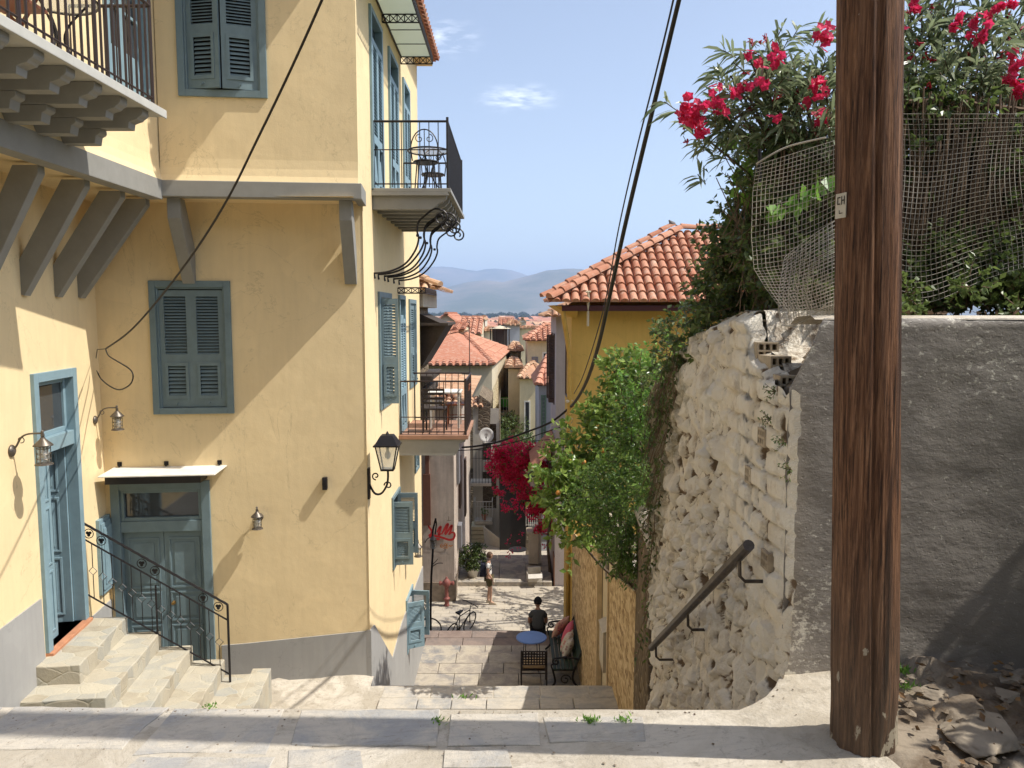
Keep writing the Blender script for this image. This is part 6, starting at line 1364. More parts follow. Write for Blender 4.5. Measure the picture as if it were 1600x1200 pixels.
def balcony(parent, x0, x1, y0, y1, z, h, mat=IRON, slab_=WHITEW, sp=.14):
    m = MB(); m.box(x0, y0, z-.14, x1, y1, z); o = m.build('balcony', slab_, parent, Matrix()); m = MB()
    rail_side(m, (x0, y0, 0), (x1, y0, 0), z, z+h, sp, .012, (z+h*.75,)); rail_side(m, (x1, y0, 0), (x1, y1, 0), z, z+h, sp, .012); rail_side(m, (x0, y0, 0), (x0, y1, 0), z, z+h, sp, .012); m.build('railing', mat, o); return o
bz = onY(0, 755, 35); balcony(wh, -1.95, -.95, 35, 36, onY(750, 755, 35).z, onY(750, 703, 35).z-onY(750, 755, 35).z)
balcony(wh, -1.75, -.93, 35.2, 36, onY(750, 815, 35.2).z, .95, WHITE)
m = MB(); z0 = onY(0, 868, 35).z
for k in range(7): z = z0+.02+k*.2; m.box(-1.9, 34.9+.01*k, z, -1.25, 35.9, z+.17)
m.build('slatted_box', CREAM2, wh, Matrix(), bevel=.01)
bw = thing('awning', 'pale slanting fabric awning hanging over the plaza entrance', 'awning', frame(-.9, 35, -6))
m = MB(); P_ = [onY(755, 822, 34.6), onY(787, 847, 33.6), onY(787, 872, 33.6), onY(757, 850, 34.6)]; m.add([*P_, *[p+Vector((.0, .03, .02)) for p in P_]], [(0, 1, 2, 3), (7, 6, 5, 4), (0, 4, 5, 1), (1, 5, 6, 2), (2, 6, 7, 3), (3, 7, 4, 0)]); m.build('fabric', plain('beige_canvas', (.48, .43, .35), .9), bw, Matrix()); m = MB(); m.tube([P_[3], P_[2]], .02, 5); m.build('bar', WHITE, bw, Matrix())
# satellite dish
sdh = thing('satellite_dish', 'white satellite dish on the balcony house beside the overhead cables', 'satellite dish', frame(onY(760, 680, 34.8).x, 34.8, onY(760, 680, 34.8).z))
m = MB(); M_ = Matrix.Rotation(R_(82), 4, 'X') @ Matrix.Rotation(R_(12), 4, 'Y'); m.lathe([(0, -.08), (.12, -.07), (.24, -.04), (.34, 0), (.345, -.01), (.24, -.055), (.1, -.09)], n=28, M=M_); m.build('dish', plain('dish_grey_white', (.55, .54, .52), .4), sdh, smooth=True)
m = MB(); m.tube([(0, .1, -.1), (0, .25, -.7)], .02, 6); m.tube([(.02, -.1, -.3), (.0, -.45, -.05)], .01, 5); m.lathe([(.03, -.04), (.03, .04)], (0, -.46, -.03), 8); m.build('arm', IRONB, sdh)
# laundry
ln = thing('laundry', 'white towels hanging to dry under the satellite dish', 'laundry', frame(-.75, 34.6, -4))
for k, (x, w_, h) in enumerate(((770, 5, 26), (776, 4, 34), (781, 4, 38))):
    a_ = onY(x, 692, 34.6-.1*k); m = MB(); vs = []
    for i in range(5):
        for j in range(7): vs.append((a_.x+(i/4-.5)*w_*.029, 34.6-.1*k+.03*sin(i*2.1+j*.6), a_.z-h*.029*j/6))
    m.add(vs, [(i*7+j, (i+1)*7+j, (i+1)*7+j+1, i*7+j+1) for i in range(4) for j in range(6)]); m.build('towel', WHITE, ln, Matrix(), smooth=True)
m = MB(); m.tube([onY(755, 692, 34.5), onY(790, 690, 34.5)], .012, 4); m.build('line', WHITE, ln, Matrix())
# flower pots
TERRA = plain('terracotta_pot', (.42, .17, .09), .85)
def pot(label, p, r_=.14, h=.26, leafm=LEAF_F, R=.16):
    o = thing('flower_pot', label, 'flower pot', frame(*p)); m = MB(); m.lathe([(r_*.65, 0), (r_*.95, h*.8), (r_*1.08, h*.82), (r_*1.08, h), (r_*.9, h)], n=16); m.build('pot', TERRA, o, smooth=True)
    m = MB(); st = MB(); clump(m, st, Vector(p)+Vector((0, 0, h+R*.8)), R, 26, 8, .06, .02, .1); m.build('plant', leafm, o, Matrix()); st.build('stem', BARK, o, Matrix())
pot('terracotta pot with pale plant on the lower white balcony', onY(757, 812, 35.35))
p = onX(790, 636, -.3); 
# balcony with green tub, farther
fb = thing('flower_balcony', 'small sunny balcony with green tub far down the lane', 'balcony', frame(-.5, 50, -4)); m = MB(); a_ = onY(782, 645, 48); b_ = onY(801, 641, 48); m.box(a_.x, 48, a_.z-.3, b_.x, 49.5, a_.z); m.prism([(a_.x, a_.z-.3), (b_.x, a_.z-.3), (a_.x+.2, a_.z-.8)], 'y', 48, 49.5); m.build('slab', CREAM2, fb, Matrix()); m = MB(); m.lathe([(.3, 0), (.42, .55)], (a_.x+.35, 48.4, a_.z+.35), 12); m.build('tub', plain('green_plastic', (.10, .42, .05), .5), fb, Matrix()); m = MB(); rail_side(m, (a_.x, 48, 0), (b_.x, 48, 0), a_.z, a_.z+.9, .2, .015); m.build('railing', WHITE, fb, Matrix())
# further houses in the lane
def lane(label, px0, px1, pye, ridge, Y, depth, base, wm_, tm, wins=(), lean=0, **kw):
    a_ = onY(px0, pye, Y); b_ = onY(px1, pye, Y); rg = [tuple(onY(x, y, Y+depth*t_)) for x, y, t_ in ridge]
    return hip_house(label, 'lane_house', [(a_.x, Y), (b_.x, Y), (b_.x+lean, Y+depth), (a_.x+lean, Y+depth)], base, a_.z, rg, wm_, tm, wins=wins, **kw)
GSH = paint('green_shutters', (.13, .2, .15))
lane('cream yellow house with striped hip roof and grey shutter window', 824, 880, 531, [(850, 508, .45), (870, 508, .55)], 50, 7, -11, CREAM2, TILE, [(0, .12, .30, -3.1, -1.2, GREYS), (0, .42, .6, -2.6, -.9, None)], oh=.35, sp=.36, tl=.55, rad=.15, det=6)
lane('blue grey house with salmon tiled roof beside the mauve house', 842, 900, 600, [(856, 556, .5), (890, 556, .5)], 33, 5, -9, GREYB, TILE_S, [(0, .06, .2, -4.4, -1.9, GSH)], oh=.2, sp=.3, tl=.5, rad=.12, det=6)
lane('pale cream lane house with dusty tiles and narrow grey shutters', 812, 846, 590, [(826, 570, .3), (834, 566, .7)], 44, 7, -11, CREAM2, TILE_O, [(3, .15, .3, -6.2, -3.4, GREYS), (3, .5, .65, -6.2, -3.4, GREYS), (0, .2, .5, -5.6, -3.4, None)], .3, oh=.2, sp=.34, tl=.5, rad=.12, det=4)
lane('weathered stone lane house with white balcony in the lane bend', 803, 830, 604, [(812, 590, .3), (822, 588, .7)], 56, 8, -13, STONE_L, TILE_O, [(0, .15, .4, -7.5, -5, None), (0, .6, .85, -7.5, -5, GREYS)], 1, oh=.2, sp=.34, tl=.5, rad=.12, det=4)
lane('shaded ochre house closing the view far down the lane', 786, 806, 590, [(792, 582, .3), (800, 581, .7)], 74, 6, -15, CREAM, TILE_O, [(0, .2, .45, -9, -6, None), (0, .6, .85, -9, -6, None)], oh=.3, sp=.4, tl=.6, rad=.16, det=4)
# iron/grey house elements under the bougainvillea, right
sg = thing('shuttered_shop', 'shopfront painted dark for shade, with grey balcony and slatted canopy under the bougainvillea', 'shop', frame(.8, 33, -8))
m = MB(); m.box(-.55, 33.2, -9, 1.28, 33.4, -5.4); m.build('wall', plain('shade_painted_wall', (.022, .02, .02), .9, 0, .4, 3), sg, Matrix())  # near-black sheet painted in for the shaded passage
m = MB(); a_ = onY(822, 822, 31.5); b_ = onY(866, 822, 31.5); rail_side(m, (a_.x, 31.5, 0), (b_.x, 31.5, 0), a_.z, a_.z+.75, .09, .012); m.build('railing', WHITE, sg, Matrix())
m = MB(); c_ = onY(826, 850, 31.2); 
for k in range(6): z = c_.z+k*.13; m.box(c_.x, 31.5+.03*k, z, b_.x, 31.55+.03*k, z+.12)
m.build('slatted_canopy', plain('grey_slats', (.20, .20, .20), .7), sg, Matrix())
m = MB(); q0 = onY(821, 878, 31.0); q1 = onY(834, 828, 31.0); m.hexa([(q0.x, 31, q0.z-.6), (q1.x, 31, q0.z-.6), (q1.x, 31.4, q0.z-.6), (q0.x, 31.4, q0.z-.6), (q0.x+.03, 31, q1.z), (q1.x-.05, 31, q1.z), (q1.x-.05, 31.4, q1.z), (q0.x+.03, 31.4, q1.z)]); m.build('stone_pillar', STONE, sg, Matrix(), bevel=.02)
m = MB(); m.box(.62, 27.9, -7.7, .98, 28.2, -6.55); m.box(.55, 27.8, -6.55, 1.05, 28.3, -6.45); m.build('gate_post', WHITEW, sg, Matrix(), bevel=.015); m = MB(); truss((.35, 28.2, -5.55), (1.35, 28.2, -5.55), .2, 6, .012); m.build('iron_lattice', IRON, sg, Matrix()); m = MB(); m.box(.98, 28, -7.7, 1.1, 28.15, -5.55); m.build('post', WHITE, sg, Matrix())
for i, (lb_, x, y, z) in enumerate((('open box of papers on the kerb step right of the seated man', .78, 26.3, -7.74),)):
    o = thing('cardboard_box', lb_, 'box', frame(x, y, z, 8)); CB = plain('white_card', (.58, .54, .48), .8); m = MB(); m.box(-.25, -.2, 0, .25, -.19, .28); m.box(-.25, .19, 0, .25, .2, .28); m.box(-.25, -.19, 0, -.24, .19, .28); m.box(.24, -.19, 0, .25, .19, .28); m.box(-.24, -.19, .0, .24, .19, .02); m.build('body', CB, o); m = MB(); m.hexa([(-.25, -.2, .28), (.25, -.2, .28), (.25, -.2, .285), (-.25, -.2, .285), (-.28, -.42, .20), (.22, -.42, .20), (.22, -.42, .205), (-.28, -.42, .205)]); m.box(-.2, .1, .28, .25, .19, .42); m.build('flap', CB, o)
# manhole cover
m = MB(); q = onZ(808, 891, -7.9+.3); m.lathe([(.36, 0), (.36, .02), (.3, .025)], (0, 0, 0), 28); tag(m.build('manhole_cover', plain('cast_iron', (.16, .14, .12), .6, .3), None, frame(.22, 29.6, -7.68)), 'round iron manhole cover in the sunlit paving of the lower lane', 'manhole cover')
# bougainvillea
bo = thing('bougainvillea', 'mass of magenta bougainvillea hanging over the lane', 'climbing plant', frame(1.25, 27, -7.7))
m = MB(); st = MB(); lf = MB()
cl = [(800, 712, 29, .75, 190), (828, 712, 29, .6, 160), (845, 735, 28.5, .5, 120), (782, 730, 29, .55, 130), (800, 745, 29, .6, 130), (835, 760, 28.5, .55, 110), (820, 735, 29, .5, 90), (775, 712, 29, .4, 60), (850, 790, 28, .5, 120), (862, 810, 27.8, .4, 80), (838, 800, 28, .4, 70), (815, 780, 28.5, .35, 40), (795, 790, 28.8, .3, 22), (785, 765, 29, .35, 36), (858, 765, 28, .45, 90), (865, 830, 27.6, .3, 34), (808, 762, 28.8, .28, 26), (855, 705, 28.5, .4, 50), (845, 825, 27.8, .25, 18)]
for px, py, Y, R, n in cl:
    c = d_at(px, py, Y)
    for q in range(n):
        p = c+rv()*R*random.random()**.5
        if noise.noise(p*3.2) < -.12: continue
        for k in range(12): leaf(m, p+rv()*.10, rv()+Vector((0, -.3, 0)), .085, .04, random.random(), .2)
        if q % 3 == 0: sprig(lf, None, p, rv(), .2, 7, .09, .03)
for k in range(60): p = d_at(random.uniform(775, 870), random.uniform(770, 870), 28); [leaf(m, p+rv()*.08, rv(), .08, .035) for _ in range(7)] if random.random() < .35 else None
tr = [Vector((1.38, 27.2, -7.8)), Vector((1.3, 27.2, -6.6)), Vector((1.36, 27.3, -5.8)), Vector((1.2, 27.5, -4.9)), d_at(850, 770, 28), d_at(815, 720, 29)]; limb(st, tr, .06, .02); limb(st, [Vector((1.42, 26.8, -6.4)), Vector((1.25, 26.9, -5.6)), Vector((1.4, 27, -4.9)), d_at(862, 790, 27.8)], .035, .015)
m.build('flowers', BOUG, bo, Matrix()); lf.build('leaves', LEAF_F, bo, Matrix()); st.build('trunk', BARK, bo, Matrix())
# shade trellis and plants left of the lane mouth
ps = thing('potted_shrub', 'dark leafy shrub in a white pot behind the standing woman', 'shrub', frame(-1.4, 26.7, -7.75)); m = MB(); st = MB(); clump(m, st, (-1.4, 26.7, -7.05), .42, 240, 9, .09, .028, .2); m.build('foliage', LEAF_D, ps, Matrix()); st.build('stem', BARK, ps, Matrix()); m = MB(); m.lathe([(.16, 0), (.22, .28), (.24, .3)], (-1.4, 26.7, -7.75), 16); m.build('pot', WHITE, ps, Matrix(), smooth=True)
gv = thing('vine_canopy', 'dark shady vine canopy deep in the lane above the bougainvillea', 'vine', frame(-.5, 40, -8)); m = MB(); st = MB()
for px, py, Y, R, n in ((800, 668, 44, .8, 120), (785, 690, 42, .6, 70), (815, 690, 42, .7, 90), (790, 660, 46, .5, 60)): clump(m, st, d_at(px, py, Y), R, n, 8, .12, .05, .3)
st.tube([(-.9, 41, -9), d_at(795, 690, 43)], .05, 5); m.build('foliage', LEAF_D, gv, Matrix()); st.build('stem', BARK, gv, Matrix())
# unseen tree added behind the house to dapple the plaza
pt = thing('unseen_dapple_tree', 'unseen leafy tree added behind the mustard house to dapple the plaza', 'tree', frame(5.2, 23.3, -7.9)); m = MB(); st = MB()
for i in range(26):
    c = Vector((2.6+random.random()*4.0, 21.8+random.random()*3.6, -5.4+random.random()*4.6)); clump(m, st, c, .45, 26, 7, .12, .045, .3); limb(st, [Vector((5.2, 23.3, -7.9)), Vector((5.2, 23.3, -5.2)), c], .09, .02)
m.build('crown', LEAF_C, pt, Matrix()); st.build('trunk', BARK, pt, Matrix())
# ------------------------------------------------------------------ things standing in the lane
random.seed(41)
# hydrant
hy = thing('fire_hydrant', 'faded red fire hydrant in front of the graffiti wall', 'hydrant', frame(onY(698, 938, 24.3).x, 24.3, -7.9)); HR = plain('faded_red_paint', (.25, .08, .065), .6, 0, .3, 20)
m = MB(); m.lathe([(.09, 0), (.09, .05), (.07, .06), (.07, .22), (.11, .23), (.11, .27), (.075, .28), (.06, .34), (.065, .62), (.085, .66), (.13, .70), (.135, .80), (.10, .86), (.06, .90), (.03, .93), (.035, .97), (0, .98)], n=18); m.build('body', HR, hy, smooth=True)
for s in (-1, 1): m = MB(); m.lathe([(.055, 0), (.055, .10), (.075, .105), (.075, .15), (.03, .17)], (s*.08, 0, .76), 12, Matrix.Rotation(s*pi/2, 4, 'Y')); m.build('outlet', HR, hy)
# lamp post with hanging cage lantern
lx = onY(672, 980, 21.5); lp = thing('lamp_post', 'slim black lamp post with hanging cage lantern beside the graffiti wall', 'street lamp', frame(-2.3, 21.5, -7.55)); zt = onY(681, 815, 21.5).z+7.55
def rel(px, py): q = onY(px, py, 21.5); return Vector((q.x+2.3, 0, q.z+7.55))
m = MB(); m.tube([(rel(672, 975).x, 0, 0), rel(674, 900), rel(677, 850)], .032, 8); m.tube([(rel(672, 975).x, 0, 0), (rel(672, 975).x, 0, .5)], .05, 8); m.build('post', IRON, lp)
m = MB(); m.tube(smooth_pts([rel(677, 850), rel(676, 832), rel(679, 818), rel(681, 810)], 4), .03, 6); m.tube([rel(681, 812), rel(682, 818), rel(680, 835)], .02, 5); m.tube(smooth_pts([rel(676, 885), rel(684, 880), rel(692, 880)], 4), .012, 5); m.tube(smooth_pts([rel(676, 882), rel(681, 877), rel(684, 873)], 4), .01, 5); m.tube(smooth_pts([rel(676, 838), rel(668, 842), rel(664, 848)], 4), .012, 5); m.build('arm', IRON, lp)
q = rel(677, 845); m = MB(); m.lathe([(.02, .16), (.10, .04), (.11, .02), (.06, .02)], q, 14); m.build('hood', LAMPM, lp, smooth=True); m = MB(); [m.tube([q+Vector((.08*cos(k*pi/3), .08*sin(k*pi/3), .02)), q+Vector((.08*cos(k*pi/3), .08*sin(k*pi/3), -.22))], .006, 4) for k in range(6)]; [m.tube([q+Vector((.08*cos(k*pi/8), .08*sin(k*pi/8), z)) for k in range(16)], .006, 4, True) for z in (-.05, -.13, -.22)]; m.build('cage', LAMPM, lp); m = MB(); m.lathe([(.07, .01), (.07, -.21)], q, 12); m.build('glass', LGLASS, lp)
# lantern by the bougainvillea
q = onY(833, 752, 26.5); sl_ = thing('street_lantern', 'black street lantern among the bougainvillea', 'street lamp', frame(q.x, 26.5, q.z)); m = MB(); cy = 0
def fr4(m, z0, r0, z1, r1): m.hexa([(-r0, -r0, z0), (r0, -r0, z0), (r0, r0, z0), (-r0, r0, z0), (-r1, -r1, z1), (r1, -r1, z1), (r1, r1, z1), (-r1, r1, z1)])
fr4(m, .2, .21, .22, .21); fr4(m, .22, .19, .38, .05); m.lathe([(.03, .38), (0, .45)], n=6); m.build('hood', IRON, sl_); m = MB(); fr4(m, -.16, .1, .195, .17); m.build('glass', LGLASS, sl_)
m = MB(); [m.tube([(sx*.11, sy*.11, -.17), (sx*.18, sy*.18, .2)], .012, 4) for sx in (-1, 1) for sy in (-1, 1)]; m.tube([(0, 0, -.18), (0, 0, -.5), (.5, .2, -.6), (1.0, .3, -.5)], .02, 5); m.build('bracket', IRON, sl_)
# wall lamp on the mauve house
q = onY(880, 832, 24.5)
wl = thing('wall_lamp', 'small dark wall lamp on the cream wall right of the bougainvillea', 'lamp', frame(1.44, 26.4, -5.1)); m = MB(); m.lathe([(.03, .3), (.11, .2), (.11, .18)], (-.12, 0, 0), 10); m.lathe([(.09, .17), (.07, -.02), (.03, -.05)], (-.12, 0, 0), 10); m.build('lantern', IRON, wl); m = MB(); m.tube([(.05, 0, .1), (-.02, 0, .3), (-.12, 0, .32)], .012, 5); m.build('arm', IRON, wl)
# garden chair and blue table on the terrace
CT = -6.4
bt = thing('blue_table', 'round blue metal cafe table on the shaded terrace', 'table', frame(.44, 16.75, CT)); BLT = plain('blue_enamel', (.12, .22, .52), .35, 0, .08)
m = MB(); m.lathe([(.33, .70), (.345, .705), (.345, .725), (.33, .73), (0, .731)], n=36); m.build('tabletop', BLT, bt, smooth=False)
for k in range(4): a_ = k*pi/2+.6; m = MB(); m.tube([(.2*cos(a_), .2*sin(a_), .70), (.26*cos(a_), .26*sin(a_), 0)], .009, 5); m.build('leg', IRON, bt)
m = MB(); m.tube([(.22*cos(k*pi/8), .22*sin(k*pi/8), .25) for k in range(16)], .007, 4, True); m.build('stretcher', IRON, bt)
gc = thing('garden_chair', 'black garden chair with lattice back and tan cushion facing the blue table', 'chair', frame(.47, 15.95, CT, 180)); GCM = plain('brown_black_metal', (.022, .016, .014), .45)
for sx in (-.27, .27):
    m = MB(); m.tube([(sx, .22, 0), (sx, .20, .45), (sx*.98, .30, .90)], .018, 6); m.build('leg', GCM, gc); m = MB(); m.tube([(sx, -.25, 0), (sx, -.25, .64), (sx, -.2, .66), (sx, .22, .66)], .016, 6); m.build('leg', GCM, gc)
m = MB(); m.box(-.25, -.24, .42, .25, .21, .44); m.tube([(-.27, .21, .36), (.27, .21, .36)], .012, 5); m.tube([(-.27, -.24, .42), (.27, -.24, .42)], .012, 5); m.build('seat', GCM, gc)
m = MB()
for i in range(9): x = -.235+.47*i/8; m.hexa([(x-.013, .245, .56), (x+.013, .245, .56), (x+.013, .255, .56), (x-.013, .255, .56), (x-.013, .293, .89), (x+.013, .293, .89), (x+.013, .303, .89), (x-.013, .303, .89)])
for k in range(6): z = .57+.062*k; y = .24+.05*(z-.56)/.33; m.box(-.27, y, z-.013, .27, y+.006, z+.013)
m.build('backrest', GCM, gc)
m = MB(); b = bmesh.new(); bmesh.ops.create_cube(b, size=1); bmesh.ops.subdivide_edges(b, edges=b.edges, cuts=5, use_grid_fill=True)
for v in b.verts: e = max(abs(v.co.x), abs(v.co.y))*2; v.co.z *= (1-.55*e**4)
m.add([(v.co.x*.48, v.co.y*.42-.01, v.co.z*.09+.49) for v in b.verts], [tuple(v.index for v in f.verts) for f in b.faces]); b.free()
tag(m.build('seat_cushion', plain('tan_fabric', (.42, .30, .17), .95, 0, .15, 30), None, W[gc.name], smooth=True), 'tan seat cushion lying on the black garden chair', 'cushion')
# bench
bn = thing('park_bench', 'dark green slatted bench with curled iron arms against the chipboard', 'bench', frame(1.14, 16.75, CT, -90)); GRB = paint('dark_green_bench_paint', (.025, .045, .028), .5)
for k in range(5): m = MB(); y = -.26+.09*k; m.box(-1.0, y, .43, 1.0, y+.07, .46); m.build('seat_slat', GRB, bn, bevel=.006)
for k in range(5): m = MB(); z = .50+.095*k; y = .20+.045*k; m.hexa([(-1.0, y, z), (1.0, y, z), (1.0, y+.025, z), (-1.0, y+.025, z), (-1.0, y+.035, z+.075), (1.0, y+.035, z+.075), (1.0, y+.06, z+.075), (-1.0, y+.06, z+.075)]); m.build('back_slat', GRB, bn, bevel=.005)
for sx in (-.97, .97):
    m = MB(); m.tube(smooth_pts([(sx, .30, 0), (sx, .16, .2), (sx, .20, .45), (sx, .42, .98)], 5), .026, 6); m.tube(smooth_pts([(sx, -.34, 0), (sx, -.22, .15), (sx, -.27, .42)], 5), .024, 6)
    m.tube([(sx, -.28, .42), (sx, .2, .42)], .022, 6); m.tube(smooth_pts([(sx, .27, .66), (sx, .0, .70), (sx, -.2, .68)], 5), .022, 6); m.tube([(sx, -.2+a_, .60+b_) for a_, b_ in spiral((0, 0), .08, pi/2, 1.2, 18)], .02, 6); m.tube(smooth_pts([(sx, -.27, .42), (sx, -.30, .52), (sx, -.22, .56)], 4), .018, 5)
    m.tube([(sx, .0+a_, .2+b_) for a_, b_ in spiral((0, 0), .12, 0, 1.3, 18)], .014, 5); m.build('iron_end', IRON, bn)
def floral(name, base, c1, c2):
    t = NT(name); v = t.n('ShaderNodeTexVoronoi'); v.inputs['Scale'].default_value = 13; t.l(t.coord(), v.inputs[0]); sp = t.n('ShaderNodeSeparateColor'); t.l(v.outputs['Color'], sp.inputs[0])
    t.col(t.mixc(t.ramp(v.outputs['Distance'], [(.28, .8), (.4, 0)]), base, t.mixc(sp.outputs[0], c1, c2))); return t.set(.95, 0, .1)
def cushion(label, x, y, z, s, rot, mat):
    b = bmesh.new(); bmesh.ops.create_cube(b, size=1); bmesh.ops.subdivide_edges(b, edges=b.edges, cuts=7, use_grid_fill=True); m = MB()
    for v in b.verts:
        e = max(abs(v.co.x), abs(v.co.z))*2; pin = 1-.06*(1-abs(abs(v.co.x)-abs(v.co.z))*2)*e; v.co.y *= (1.15-e**3); f_ = 1-.10*(e > .9)*(1-(abs(v.co.x)*abs(v.co.z)*4)); v.co.x *= f_; v.co.z *= f_
    m.add([(v.co.x*s, v.co.y*.17, v.co.z*s) for v in b.verts], [tuple(v.index for v in f.verts) for f in b.faces]); b.free()
    tag(m.build('cushion', mat, None, W[bn.name] @ Matrix.Translation((x, y, z)) @ Matrix.Rotation(R_(rot[0]), 4, 'X') @ Matrix.Rotation(R_(rot[1]), 4, 'Y') @ Matrix.Rotation(R_(rot[2]), 4, 'Z'), smooth=True), label, 'cushion', 'cushions on the green bench')
cushion('peach floral cushion, farthest on the green bench', -.62, .0, .70, .46, (-18, 20, -35), floral('peach_floral', (.58, .36, .29), (.55, .10, .12), (.25, .12, .25)))
cushion('plain bright pink cushion on the green bench', -.28, .14, .70, .44, (-22, 12, -10), plain('pink_fabric', (.62, .13, .20), .95, 0, .1))
cushion('white and pink floral cushion in the middle of the green bench', .06, .10, .66, .42, (-26, 6, -14), floral('white_floral', (.60, .52, .45), (.60, .15, .2), (.45, .35, .2)))
cushion('off-white patterned cushion nearest on the green bench', .36, .10, .64, .42, (-26, -6, -12), floral('cream_floral', (.56, .52, .46), (.3, .12, .14), (.25, .22, .2)))
m = MB(); m.box(.2, -.32, .462, .75, -.1, .475); m.box(.2, -.33, .0, .75, -.32, .47)
# bicycles
def bicycle(label, M, mat):
    o = thing('bicycle', label, 'bicycle', M); RB = plain('tyre_rubber', (.015, .015, .015), .8) if 'tyre_rubber' not in bpy.data.materials else bpy.data.materials['tyre_rubber']
    for x in (-.5, .5):
        m = MB(); m.tube([(x+.31*cos(k*pi/16), 0, .33+.31*sin(k*pi/16)) for k in range(32)], .02, 6, True); w_ = m.build('wheel', RB, o)
        m = MB(); [m.tube([(x, 0, .33), (x+.3*cos(k*pi/7), 0, .33+.3*sin(k*pi/7))], .002, 3) for k in range(14)]; m.lathe([(.02, -.03), (.02, .03)], (x, 0, .33), 8, Matrix.Rotation(pi/2, 4, 'X')); m.build('spokes', LAMPM, w_)
    m = MB(); A = (-.5, 0, .33); Bb = (-.08, 0, .30); St = (-.2, 0, .78); Hd = (.34, 0, .80); Hl = (.38, 0, .66); Fk = (.5, 0, .33)
    for p, q in ((A, Bb), (A, St), (Bb, St), (St, Hd), (Bb, Hl), (Hd, Hl), (Hl, Fk)): m.tube([p, q], .016, 6)
    m.build('frame', mat, o); m = MB(); m.tube([Hd, (.33, 0, .95), (.36, 0, .98)], .013, 5); m.tube([(.28, -.28, 1.0), (.36, -.2, .99), (.36, .2, .99), (.28, .28, 1.0)], .013, 6); m.build('handlebar', IRON, o)
    m = MB(); m.tube([St, (-.23, 0, .92)], .013, 5); m.hexa([(-.38, -.07, .92), (-.1, -.02, .92), (-.1, .02, .92), (-.38, .07, .92), (-.38, -.07, .97), (-.1, -.02, .95), (-.1, .02, .95), (-.38, .07, .97)]); m.build('saddle', IRON, o)
    m = MB(); m.lathe([(.09, -.005), (.09, .005)], Bb, 16, Matrix.Rotation(pi/2, 4, 'X')); m.tube([(-.08, -.06, .3), (.04, -.06, .22), (.04, -.14, .22)], .009, 5); m.build('crank', LAMPM, o); return o
bicycle('dark bicycle leaning low on the plaza below the terrace edge', Matrix.Translation((onY(716, 970, 21.95).x, 21.95, -7.95)) @ Matrix.Rotation(R_(60), 4, 'Z') @ Matrix.Rotation(R_(14), 4, 'X'), IRON)
bicycle('red bicycle mostly hidden behind the lamp post and house edge', Matrix.Translation((onY(664, 975, 22.0).x-.30, 22.0, -7.95)) @ Matrix.Rotation(R_(-8), 4, 'Z') @ Matrix.Rotation(R_(8), 4, 'X'), plain('red_bike_paint', (.22, .025, .03), .4))
# ------------------------------------------------------------------ people
SKIN = plain('skin', (.50, .30, .21), .6, 0, .06); SKIN2 = plain('tanned_skin', (.38, .21, .14), .6, 0, .06)
def skinned(name, V, E_, Rr, mat, parent, M, sub=2, root=0):
    me = bpy.data.meshes.new(name); me.from_pydata([tuple(v) for v in V], E_, []); me.materials.append(mat)
    o = bpy.data.objects.new(name, me); COL.objects.link(o); s = o.modifiers.new('skin', 'SKIN'); s.use_smooth_shade = True; s.branch_smoothing = .4
    for i, r_ in enumerate(Rr):
        me.skin_vertices[0].data[i].radius = (r_, r_) if not isinstance(r_, tuple) else r_; me.skin_vertices[0].data[i].use_root = (i == root)
    sb = o.modifiers.new('sub', 'SUBSURF'); sb.levels = sub; sb.render_levels = sub; put(o, parent, M); return o
def hand(V, E_, Rr, wi, d, side, curl=.3):   # palm and five unequal fingers grown from wrist vertex wi
    w_ = Vector(V[wi]); d = Vector(d).normalized(); up = Vector((0, 0, 1)) if abs(d.z) < .9 else Vector((0, 1, 0)); s = d.cross(up).normalized()*side; nrm = s.cross(d)
    V.append(w_+d*.05); E_.append((wi, len(V)-1)); Rr.append((.036, .016)); pi_ = len(V)-1
    for k, (off, L) in enumerate(((-.03, .072), (-.01, .082), (.01, .076), (.028, .060))):
        a_ = len(V); V.append(w_+d*.09+s*off); V.append(w_+d*(.09+L*.5)+s*off*1.15+nrm*L*curl*.25); V.append(w_+d*(.09+L*.9)+s*off*1.2+nrm*L*curl*.8); E_ += [(pi_, a_), (a_, a_+1), (a_+1, a_+2)]; Rr += [.010, .009, .008]
    a_ = len(V); V.append(w_+d*.04-s*.04); V.append(w_+d*.085-s*.055+nrm*.01); E_ += [(wi, a_), (a_, a_+1)]; Rr += [.012, .010]
